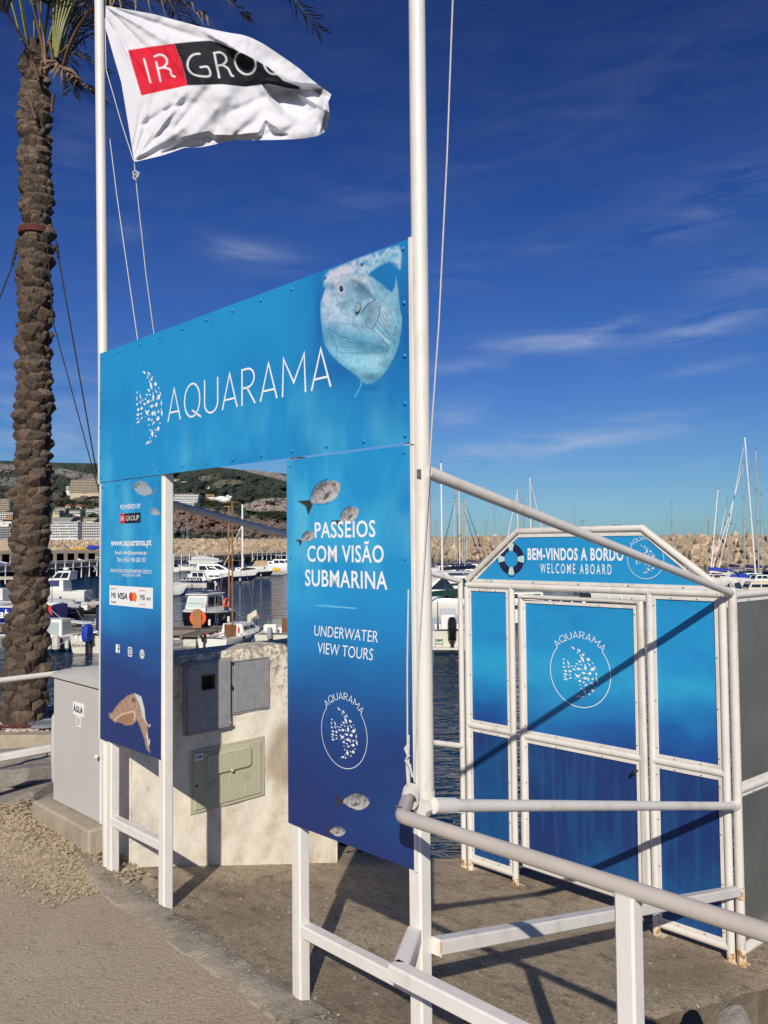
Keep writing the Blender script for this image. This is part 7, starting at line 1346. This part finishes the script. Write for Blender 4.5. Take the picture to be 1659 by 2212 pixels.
b = Boat('inflatable_boat', 'pale grey inflatable bow resting beside the cabin cruiser hull', 'inflatable boat', 128, 0, 184, 4.6, 2.0, .6, hull='tube', deck='tube', bottom='hullgrey', wl=1318, off=.5, cock=(.1, .8)); cover(b, .1, .8, 1.7, .6, 'tube')
b = Boat('tender', 'dark tender with upright outboards crowded by the palm trunk', 'inflatable boat', 133, 0, 160, 4.0, 1.8, .5, hull='hullblack', deck='black', bottom='black', wl=1334, off=.5, cock=(.1, .8)); b.outboard(0, 'black', 1.0)
b = Boat('motor_boat', 'white flybridge boat half hidden at the left photo edge', 'motor boat', 2, 0, 175, 8.0, 2.8, 1.2, wl=1322, off=.4); b.cabin(.3, .7, 2.2, 1.2, glass='glassn', nwin=2); b.roof(.2, .6, 2.4, 3.6); b.rail()
for x, d, lb, hc, cc, hd in ((196, 200, 'small white and red fishing boat with white wheelhouse at the far quay', 'gel', 'gel', 20), (230, 190, 'blue hulled fishing boat beside the white and red one at the far quay', 'hullblue', 'gel', 10), (12, 190, 'blue open fishing boat with grey cabin at the left photo edge', 'hullblue', 'hotel3', 0)):
    b = Boat('fishing_boat', lb, 'fishing boat', x, d, 180 + hd, 8.5 if x != 230 else 7, 2.8, 1.5, hull=hc, stripe='antir' if x == 196 else None, rise=.9, off=.5, cock=(.3, .9)); b.cabin(.15, .33, 1.6, 1.7, cc, nwin=2, wh=.35, wz=.55, rf=0, rb=0)
for k, (x, lb) in enumerate(((124, 'white outboards and gear on a small boat beyond the near pier'), (140, 'small white dinghy with folded gear beyond the near pier'))):
    b = Boat('dinghy', lb, 'dinghy', x, 175, 170, 5.0, 2.0, .8, off=.5, cock=(.1, .7)); b.outboard(0, 'gel', 1.2); b.cabin(.4, .6, 1.2, .9, nwin=1)
m = MB()
for k in range(26):
    p = at(rn.uniform(190, 216), rn.uniform(1180, 1187), 262); m.ball(p, rn.uniform(.3, .8), 6, 4, (1.3, 1, .7))
o = put('net_pile', m, 'canvasb', kind='stuff', origin=p); tag(o, 'heap of blue fishing nets on the far quay', 'fishing nets')
m = MB()
for k in range(16): p = at(rn.uniform(150, 190), rn.uniform(1184, 1188), 262); m.ball(p, rn.uniform(.2, .45), 6, 4, (1.3, 1, .6))
o = put('net_pile', m, 'yellow', kind='stuff', origin=p); tag(o, 'low heap of yellow brown nets on the far quay', 'fishing nets')
# --- seen through the arch
b = Boat('cabin_boat', 'white cabin boat with big windscreen, solar panel and life ring seen through the arch', 'motor boat', 422, 0, -108, 6.8, 2.6, 1.15, hull='hullblack', bottom='hullblack', stripe='gel', wl=1356, off=.72, rise=.35, cock=(.0, .3))
b.cabin(.30, .74, 2.15, 1.45, front='glassp', nwin=2, rf=.35, rb=.0, wz=.30, wh=.56, roofover=.35, taper=.9, side=1); b.part('solar_panel', 'glassn', lambda m: m.box((3.3, 0, 2.93), (1.5, 1.3, .04))); b.part('life_ring', 'ring', lambda m: m.torus((1.9, 1.22, 1.9), .36, .085, 'y', 20, 8), True); b.part('pulpit', 'steel', lambda m: [m.path([(4.9, s_ * 1.0, 1.3), (5.0, s_ * 1.0, 2.0), (6.3, s_ * .45, 2.15), (6.75, 0, 2.15)], .02, 6) for s_ in (1, -1)]); b.part('navigation_mast', 'gel', lambda m: (m.tube((2.2, .3, 2.9), (2.2, .3, 3.6), .03, 6), m.ball((2.2, .3, 3.65), .11, 8, 5))); b.part('engine_box', 'cream', lambda m: m.box((1.0, -.9, 2.7), (.5, .5, .4), 0, .08))
b.part('hatch', 'wood', lambda m: m.box((5.6, 0, 1.55), (.12, .9, .05))); b.rail(.1, .3, .5); b.part('antenna', 'mastw', lambda m: m.tube((2.6, -.6, 2.9), (2.6, -.6, 4.6), .014, 4)); b.part('antenna', 'orange', lambda m: m.tube((2.4, .7, 2.9), (2.4, .7, 3.7), .02, 4))
t = thing('life_ring_post', 'orange life ring on a brown board standing on the pontoon', 'life ring', at(425, 1356, 43.2)); p = np.array(t['_o'])
m = MB(); m.prism([(p[0] - .20, p[2] - .02), (p[0] + .24, p[2] - .02), (p[0] + .24, p[2] + .85), (p[0] + .12, p[2] + .98), (p[0] - .12, p[2] + .98), (p[0] - .24, p[2] + .80)], p[1], p[1] + .12, 'y'); put('board', m, 'orangewood', t); m = MB(); m.torus((p[0] + .02, p[1] + .2, p[2] + .48), .34, .11, 'y', 24, 8); put('ring', m, 'ring', t, smooth=True)
b = Boat('sailing_boat', 'small white sailing boat with brown mast, black outboard and wooden cockpit door', 'sailing boat', 458, 0, 72, 5.8, 2.35, .70, hull='gel', bottom='hullgrey', wl=1405, off=.0, cock=(.03, .42), rise=.35, tw=.80, k=.8)
b.cabin(.42, .78, 1.5, .55, nwin=2, rf=.9, rb=0, wz=.3, wh=.4); b.part('cabin_door', 'wood', lambda m: m.box((2.34, .1, .82), (.05, .78, 1.0), 0, .01)); b.outboard(.42, 'black', .62, x=-.18); b.mast(.42, 6.5, .055, 'mastwood', 0, None, spread=(.55, .985), furl=None); b.part('folded_sail', 'cream', lambda m: m.path([(4.2, -.2, 1.2), (4.3, -.25, 1.6), (4.5, -.5, 1.8), (4.7, -.6, 1.5)], [.12, .22, .2, .1], 8), True); b.part('mooring_gear', 'red', lambda m: m.ball((1.7, -.82, 1.05), .14, 7, 5, (.6, .4, 1.6))); b.part('tiller', 'wood', lambda m: m.tube((.0, -.1, .8), (1.2, -.2, .95), .025, 6)); b.rail(.6, .98, .35); b.part('pushpit', 'steel', lambda m: m.path([(.1, -.9, .7), (.1, -.9, 1.15), (.9, -1.0, 1.15), (.9, -1.0, .75)], .016, 5))
m = MB(); c = at(446, 1385, 40.2); m.path([c + [.06, 0, .34], c + [-.02, -.04, .22], c + [-.10, 0, .02], c + [-.16, 0, -.2], c + [-.12, 0, -.32]], [.10, .15, .12, .09, .03], 7); m.path([c + [.0, 0, .3], c + [.16, 0, .22], c + [.2, 0, .05], c + [.17, 0, -.1]], [.07, .10, .08, .02], 7); o = put('towel', m, 'red', origin=c, smooth=True); tag(o, 'crumpled red cloth hanging on the finger pontoon', 'cloth')
b = Boat('motor_boat', 'white sports boat lettered DAPHNE with grey outboard and wooden door', 'motor boat', 590, 0, 84, 6.4, 2.75, 1.0, hull='gelold', wl=1403, off=.0, cock=(.05, .5), rise=.2, tw=.9); b.screen(.52, 2.2, .62, .35, 'perspex'); b.part('companion_door', 'wood', lambda m: m.box((3.15, -.25, 1.15), (.06, .85, 1.25), 0, .02)); b.outboard(.15, 'cow', 1.0, x=-.3); b.outboard(-.4, 'black', .5, x=-.2) if False else None; b.stern_text('DAPHNE', .9, .48, .15, 'navyprint', y=.85); b.stern_text('SESIM', .7, .48, .15, 'redprint', y=-.95); b.part('seat', 'gel', lambda m: m.box((2.3, .75, 1.0), (.5, .9, .9), 0, .08)); b.part('bathing_platform', 'gelold', lambda m: (m.box((-.25, .85, .25), (.6, .8, .14), 0, .03), m.box((-.25, -.95, .25), (.6, .7, .14), 0, .03))); b.part('seat', 'gel', lambda m: m.box((2.3, -1.0, 1.0), (.5, .6, .9), 0, .08))
b = Boat('fishing_cruiser', 'navy hulled cruiser with white wheelhouse seen through the arch', 'motor boat', 441, 0, 6, 8.6, 2.9, 1.05, hull='navy', bottom='antir', stripe='gel', wl=1268, off=.45, rise=.9); b.cabin(.22, .5, 2.0, 1.5, nwin=2, rf=.35, rb=.0, wz=.4, wh=.45, roofover=.6); b.cabin(.52, .80, 1.7, .7, nwin=2, rf=.8, wz=.3, wh=.4); b.bimini(.0, .2, 2.0, 2.6, 'canvasn'); b.rail(.6, .98, .4)
b = Boat('motor_yacht', 'large white motor yacht with dark hull band and curved windows seen through the arch', 'motor yacht', 485, 0, 5, 13.0, 4.0, 1.6, hull='navy', bottom='gel', stripe='gel', wl=1257, off=.5, rise=.45, cock=(.0, .12)); b.cabin(.12, .66, 3.2, 1.7, nwin=3, rf=1.9, rb=.1, wz=.36, wh=.46, taper=.8); b.part('flybridge', 'gel', lambda m: m.loft([[(.3, 1.4, 3.4), (.0, 1.6, 4.1), (.0, -1.6, 4.1), (.3, -1.4, 3.4)], [(4.6, 1.3, 3.4), (6.2, 1.5, 4.0), (6.2, -1.5, 4.0), (4.6, -1.3, 3.4)]], closed=True)); b.part('flybridge_cover', 'tube', lambda m: m.path([(.5, 0, 4.3), (2.5, 0, 4.45), (5.5, 0, 4.2)], [.5, .55, .2], 8), True); b.part('radar_arch', 'gel', lambda m: [m.tube((1.9, s_ * 1.4, 4.0), (.9, s_ * 1.2, 5.9), .13, 6) for s_ in (1,)]); b.rail(.5, .98, .7); b.fender(.62, -1, 'canvasn', .22)
b = Boat('speedboat', 'black sided speedboat with dark canopy moored beyond the motor yacht', 'motor boat', 548, 0, 4, 8.2, 2.8, 1.1, hull='hullblack', bottom='gel', stripe='gel', wl=1247, off=.5, rise=.3); cover(b, .15, .6, 2.2, .9, 'black', 'canopy'); b.part('arch', 'antir', lambda m: m.path([(1.0, 1.2, 1.1), (2.6, 1.1, 2.6), (3.0, -1.1, 2.6), (1.2, -1.2, 1.1)], .07, 6))
b = Boat('motor_yacht', 'white express cruiser with tan deck cover far inside the arch opening', 'motor yacht', 588, 0, 3, 12.0, 3.8, 1.5, wl=1236, off=.5, rise=.35); cover(b, .1, .5, 3.0, 1.5, 'canvast', 'deck_cover'); b.cabin(.42, .72, 2.8, 1.1, nwin=2, rf=1.6); b.part('windbreak', 'canvasn', lambda m: m.box((7.6, 0, 2.6), (1.2, 1.6, 1.0), 0, .1))
b = Boat('motor_yacht', 'white yacht with dark lower hull partly hidden by the tour panel', 'motor yacht', 612, 0, 2, 12.0, 3.8, 1.9, hull='gel', bottom='hullblack', wl=1240, off=.3, rise=.2); b.cabin(.1, .6, 3.1, 1.5, nwin=3, rf=1.6); b.roof(.15, .5, 3.2, 4.4)
b = Boat('inflatable_boat', 'cream inflatable with yellow gear bag in front of the far yachts', 'inflatable boat', 590, 0, 8, 5.5, 2.2, .7, hull='gelold', deck='tube', wl=1243, off=.5, cock=(.05, .8)); b.part('gear_bag', 'yellow', lambda m: (m.ball((3.2, -.3, 1.3), .55, 8, 5, (1.2, .7, .9)), m.ball((4.0, -.3, 1.2), .45, 8, 5)))
b = Boat('inflatable_boat', 'white inflatable with outboard and dark banner beside the left arch post', 'inflatable boat', 408, 0, 186, 6.4, 2.3, .8, hull='gelold', deck='tube', wl=1271, off=.45, cock=(.1, .8)); b.part('banner', 'navy', lambda m: m.box((2.4, 1.2, 1.45), (3.4, .05, .62))); V_, Fc = textdata('RUNWAY'); b.part('banner_lettering', 'letter', lambda m: m.add([(4.0 - 3.1 * a, 1.24, 1.25 + .4 * c_) for a, c_ in V_], Fc)); b.outboard(0, 'cow', 1.1); b.outboard(.5, 'black', 1.0)
b = Boat('sailing_boat', 'white sailing boat bow with royal blue fender cover beside the left arch post', 'sailing boat', 372, 0, 8, 8.0, 2.6, 1.05, wl=1286, off=.75, rise=.4); b.cabin(.3, .65, 1.7, .5, nwin=3, rf=.8); b.mast(.45, 9.6, .06, 'alu', 3.2, 'canvasn', rake=-.02); b.part('fender_cover', 'canvasb', lambda m: (m.ball((7.6, .5, .6), .42, 8, 6, (1, .8, 1.4)), m.ball((7.0, .7, .1), .38, 8, 6, (1.3, .8, .9))), True); b.part('fishing_rod', 'antir', lambda m: m.path([(5.4, .2, 1.2), (4.5, .2, 3.4), (3.6, .2, 6.5)], .045, 5))
b = Boat('sailing_boat', 'sailing boat with tall thick white mast and slanting white stay seen through the arch', 'sailing boat', 524, 128, 5, 10.0, 3.1, 1.2, off=.45, rise=.3); b.mast(.45, 10.4, .19, 'mastw', 0, spread=(), stays=False); b.cabin(.3, .65, 2.0, .6, nwin=3, rf=.8); b.part('slanting_stay', 'mastw', lambda m: m.tube((4.3, 0, 11.0), (.2, 0, 1.6), .07, 5))
for k, (x, d, top_, lb, mt) in enumerate(((404, 150, 1116, 'thin grey mast left of the brown mast through the arch', 'alu'), (397, 160, 1150, 'short twin mast beside the thin grey one', 'masto'))):
    b = Boat('sailing_boat', 'far sailing boat with ' + lb, 'sailing boat', x, d, 10 + 30 * k, 8, 2.6, 1.0, off=.45); h = (at(x, top_, d)[2] - WZ) - 1.1; b.mast(.45, h, .06, mt, 2.8, 'canvasn'); b.cabin(.3, .65, 1.7, .5)
for k, (x, y0, y1, d, mt, lb) in enumerate(((489.5, 1082, 1320, 50, 'masto', 'olive grey pole rising just right of the brown mast, gulls on top'), (494.5, 1094, 1268, 62, 'orangewood', 'thin orange pole with small bracket behind the brown mast'))):
    if k == 0: continue
    a, c = at(x, y0, d), at(x, y1, d); m = MB(); m.tube((c[0], c[1], WZ - .5), a, .06, 7); m.tube(a + [-.4, 0, 0], a + [.4, 0, 0], .04, 5); o = put('mooring_pole', m, mt, origin=(c[0], c[1], WZ)); tag(o, lb, 'pole')
for x, y in ((478, 1078.5), (484, 1080.5)):
    p = at(x, y - 1, 40.5); m = MB(); m.ball(p, .16, 8, 5, (2.0, .7, .9)); m.ball(p + [.32, 0, .12], .08, 6, 4); m.add([p + [-.3, 0, 0], p + [-.75, 0, .06], p + [-.3, 0, .1]], [(0, 1, 2)]); o = put('gull', m, 'gel', origin=p, smooth=True); tag(o, 'white gull perched on top of the brown mast seen through the arch, ' + ('outer one' if x < 480 else 'inner one'), 'gull', 'gulls by the pole')
# --- between the bare flagpole and the gate
b = Boat('fishing_boat', 'white transom of a boat with boarding ladder and tall black outboard', 'motor boat', 976, 0, 86, 6.5, 2.5, 1.15, hull='gelold', wl=1409, off=.0, cock=(.05, .4), rise=.3, tw=.92, k=.85); b.outboard(.0, 'black', 1.45, x=-.35); b.part('ladder', 'steel', lambda m: [m.tube((-.06, y, .1), (-.06, y, .75), .02, 5) for y in (.50, .90)] + [m.tube((-.06, .50, z), (-.06, .90, z), .018, 5) for z in (.25, .5, .72)]); b.part('console', 'gel', lambda m: m.box((2.4, .2, 1.3), (.8, .8, 1.0), 0, .05)); b.part('console_screen', 'tube', lambda m: m.box((2.1, .2, 1.95), (.06, .85, .45), 0, .02)); b.part('bathing_platform', 'gelold', lambda m: m.box((-.3, .2, .28), (.6, 1.8, .12), 0, .02)); b.part('pushpit', 'steel', lambda m: m.path([(.2, 1.1, 1.0), (.2, 1.15, 1.7), (1.6, 1.2, 2.0), (2.4, 1.2, 1.9)], .022, 6)); b.part('shower_pole', 'black', lambda m: m.path([(1.0, .75, 1.0), (1.0, .75, 1.6), (1.0, .75, 2.7)], [.08, .03, .02], 6)); b.part('name_plate', 'green', lambda m: m.box((-.02, .70, .66), (.01, .26, .11)))
b = Boat('cabin_cruiser', 'big white cruiser with dark green awning behind the ladder boat', 'motor boat', 985, 0, 178, 11.0, 3.4, 1.7, wl=1345, off=.5, rise=.25); b.cabin(.2, .7, 2.7, 1.0, nwin=3, rf=1.6); b.bimini(.05, .6, 3.0, 3.3, 'canvasg'); b.part('side_awning', 'canvasg', lambda m: m.loft([[(1.0, 1.6, 2.7), (1.0, 1.7, 3.0), (1.0, 1.2, 3.1)], [(4.5, 1.6, 2.6), (4.5, 1.7, 2.95), (4.5, 1.2, 3.1)], [(9.5, 1.5, 2.2), (9.5, 1.6, 2.5), (9.5, 1.1, 2.6)]], closed=True)); b.rail(.4, .98, .6); b.part('boot_cover', 'canvasbr', lambda m: m.path([(5.0, 1.75, 1.50), (3.0, 1.78, 1.56), (-1.0, 1.6, 1.5)], .14, 7, flat=.6), True)
b = Boat('motor_yacht', 'white yacht with dark open saloon and sloping white pillar right of the bare flagpole', 'motor yacht', 960, 0, 176, 11.5, 3.6, 1.8, wl=1318, off=.45, rise=.2); b.cabin(.1, .66, 3.0, 1.7, nwin=2, rf=1.2, wz=.2, wh=.65, glass='glass'); b.roof(.05, .66, 3.2, 3.9); b.part('raked_pillar', 'gel', lambda m: m.loft([[(3.2, 1.62, 2.0), (3.9, 1.62, 2.0), (3.9, 1.5, 2.0)], [(4.9, 1.62, 3.9), (5.5, 1.62, 3.9), (5.5, 1.5, 3.9)]], closed=True))
b = Boat('motor_boat', 'white boat with black hooped bimini and red cushions right of the bare flagpole', 'motor boat', 975, 0, 172, 9.0, 3.0, 1.5, wl=1288, off=.5); b.bimini(.1, .6, 2.8, 3.6, 'black', .3); b.cabin(.5, .8, 2.2, .9, nwin=2, rf=1.2); b.part('cushion', 'antir', lambda m: m.box((2.5, 1.0, 1.9), (1.0, .5, .4), 0, .08)); b.rail()
b = Boat('sailing_boat', 'navy covered sailing boat with dark spray hood beyond the black bimini', 'sailing boat', 968, 0, 170, 9.5, 3.0, 1.2, wl=1262, off=.5); cover(b, .2, .6, 2.3, .8, 'canvasn', 'spray_hood'); b.part('boom_cover', 'canvasn', lambda m: m.path([(6, 0, 2.6), (1, 0, 2.7)], [.3, .2], 8), True)
def mastboat(x, top_, d, lb, mt='alu', r=.07, furl=None, boom=3.0, sail='canvasn', hd=175, Lg=10, rake=0, hull='gel', cab=True, spread=(.45, .7), stays=True):
    b = Boat('sailing_boat', lb, 'sailing boat', x, d, hd, Lg, 3.1, 1.15, hull=hull, off=.55); z0 = b.sheer(.55) * b.k; h = (at(x, top_, d)[2] - WZ) - z0; b.mast(.55, h, r, mt, boom, sail, rake=rake, furl=furl, spread=spread, stays=stays)
    if cab: b.cabin(.3, .7, 2.0, .55, nwin=3, rf=.8)
    return b
mastboat(956, 1000, 78, 'sailing boat with bright white mast nearest the bare flagpole', 'mastw', .105, boom=0, sail=None, spread=(), stays=False)
mastboat(990, 1056, 118, 'sailing boat with the left of the two joined tall masts right of the flagpole', 'masto', .10, furl='canvasn', hd=165)
mastboat(994.5, 1056, 112, 'sailing boat with the right of the two joined tall masts right of the flagpole', 'mastw', .09, sail='canvasn')
mastboat(984, 1078, 135, 'far sailing boat with slim white mast left of the joined pair', 'mastw', .07)
mastboat(1001, 1085, 120, 'sailing boat with cream timber mast right of the joined pair', 'masto', .14, furl='canvasn', hd=5)
mastboat(1005, 1074, 100, 'sailing boat with mast and two steep dark furled lines left of the gate', 'alu', .07, furl='canvasn', hd=-20, Lg=11)
mastboat(1010, 1082, 140, 'farthest sailing boat with slim mast left of the gate roof', 'mastw', .06)
mastboat(944, 1127, 120, 'sailing boat with short cream mast beside the bare flagpole', 'masto', .06, boom=2)
mastboat(1121, 1056, 120, 'sailing boat with left slim mast behind the gate roof', 'mastw', .075, furl='mastw', hd=-160)
mastboat(1127.5, 1053, 126, 'sailing boat with second slim mast behind the gate roof', 'masto', .07)
mastboat(1134, 1078, 130, 'sailing boat with third shorter mast behind the gate roof', 'alu', .07)
mastboat(1149, 1031, 105, 'sailing boat with the tallest mast above the gate roof', 'mastw', .08, furl='mastw', hd=10)
mastboat(1154, 1046, 125, 'sailing boat with mast just right of the tallest above the gate roof', 'alu', .06)
# --- right of the gate
mastboat(1535, 1057, 88, 'sailing boat with slender white mast leaning left beyond the gate', 'mastw', .07, rake=.12, boom=3.6, sail='canvasb', hd=185, Lg=9)
mastboat(1576, 1080, 100, 'sailing boat with short grey mast and white furled jib right of the gate', 'alu', .07, furl='mastw', hd=-150)
mastboat(1612, 1001, 96, 'black hulled yacht with grey mast and bracket lamp right of the gate', 'alu', .095, hull='hullblack', hd=178, Lg=13, boom=4.5, sail='canvasn', furl='mastw')
mastboat(1634, 944, 90, 'yacht with the tallest white mast at the right photo edge', 'mastw', .11, furl='mastw', hd=172, Lg=13, rake=-.05, boom=0)
mastboat(1641, 972, 84, 'yacht with tall grey mast crossing the tallest one', 'alu', .10, hd=176, Lg=12, sail='canvast', boom=3)
mastboat(1650, 1070, 78, 'sailing boat with low slim mast at the right photo edge', 'alu', .07, hd=180)
b = Boat('motor_boat', 'cream cabined fishing boat with dark stern gate right of the gate screen', 'motor boat', 1632, 0, 182, 6.5, 2.4, 1.1, hull='gelold', wl=1300, off=.5); b.cabin(.25, .7, 1.9, 1.1, 'cream', nwin=2, wh=.3); b.roof(.1, .3, 2.0, 2.6, 'black')
b = Boat('motor_boat', 'white boat with royal blue cover and red gear right of the gate roof', 'motor boat', 1586, 0, 176, 7.5, 2.6, 1.1, wl=1270, off=.5); cover(b, .1, .6, 2.2, .9, 'canvasb'); b.part('cushion', 'antir', lambda m: m.box((6.0, .3, 1.7), (1.0, .6, .3), 0, .1)); b.rail()
b = Boat('motor_boat', 'white boat with navy tarpaulin behind the cream cabined one', 'motor boat', 1622, 0, 178, 8.5, 2.8, 1.2, wl=1262, off=.5); cover(b, .2, .75, 2.4, .8, 'canvasn'); b.rail()
b = Boat('motor_boat', 'white boat with grey bimini at the right photo edge', 'motor boat', 1668, 0, 176, 8.5, 2.8, 1.3, wl=1280, off=.5); b.bimini(.1, .6, 2.5, 3.0, 'tube', .3); b.cabin(.5, .8, 2.0, .8)
b = Boat('speedboat', 'white bow with black numbered cushions just above the screen fence', 'motor boat', 1640, 0, 184, 6.4, 2.3, .9, wl=1330, off=.5, cock=(.1, .6)); cover(b, .2, .7, 1.8, .5, 'black', 'cover'); b.part('white_bag', 'gel', lambda m: m.box((3.0, .3, 1.55), (.6, .5, .12), .4, .03))
for k, (x, wl_, hd, lb) in enumerate(((1125, 1330, 178, 'white boat deck showing under the left of the gate top bar'), (1210, 1345, 174, 'white boat with dark seat showing above the blue door'), (1330, 1300, 182, 'white hull showing above the right of the blue door'), (1480, 1290, 176, 'white cruiser hidden mostly behind the right gate panel'), (1100, 1268, 178, 'white cruiser hidden mostly behind the left gate panel'), (700, 1262, 175, 'white motor boat hidden mostly behind the tour panel'), (820, 1300, 178, 'white day boat hidden mostly behind the tour panel'))):
    b = Boat('motor_boat', lb, 'motor boat', x, 0, hd, 8.0, 2.8, 1.2, wl=wl_, off=.5); b.cabin(.25, .7, 2.1, .9, nwin=3, rf=.9); b.rail()
    if k == 1: b.part('seat', 'black', lambda m: m.box((2.0, .5, 2.2), (.9, .9, .7), 0, .08))
for k, x in enumerate((1455, 1245, 1070, 760)): mastboat(x, 1085 + 10 * (k % 2), 120 + 6 * k, ('sailing boat moored behind the right gate panel', 'sailing boat moored behind the middle of the gate header', 'sailing boat moored behind the left gate panel', 'sailing boat moored behind the tour panel')[k], 'alu', .07)
for k, (x, y) in enumerate(((861 + 999 // 3 * 1, 1052), (1572, 1138))): 
    p = at((1333, 1572)[k], (1135, 1132)[k], 140); m = MB(); m.add([p, p + [.5, 0, .16], p + [.95, 0, 0], p + [.5, .1, .04], p + [-.5, 0, .16], p + [-.95, 0, 0], p + [-.5, .1, .04]], [(0, 1, 3), (1, 2, 3), (0, 4, 6), (4, 5, 6)]); m.ball(p, .14, 6, 4, (.8, 2.2, .7)); o = put('flying_gull', m, 'black', origin=p); tag(o, ('tiny dark gull flying over the gate roof', 'tiny dark gull flying right of the gate roof')[k], 'gull')
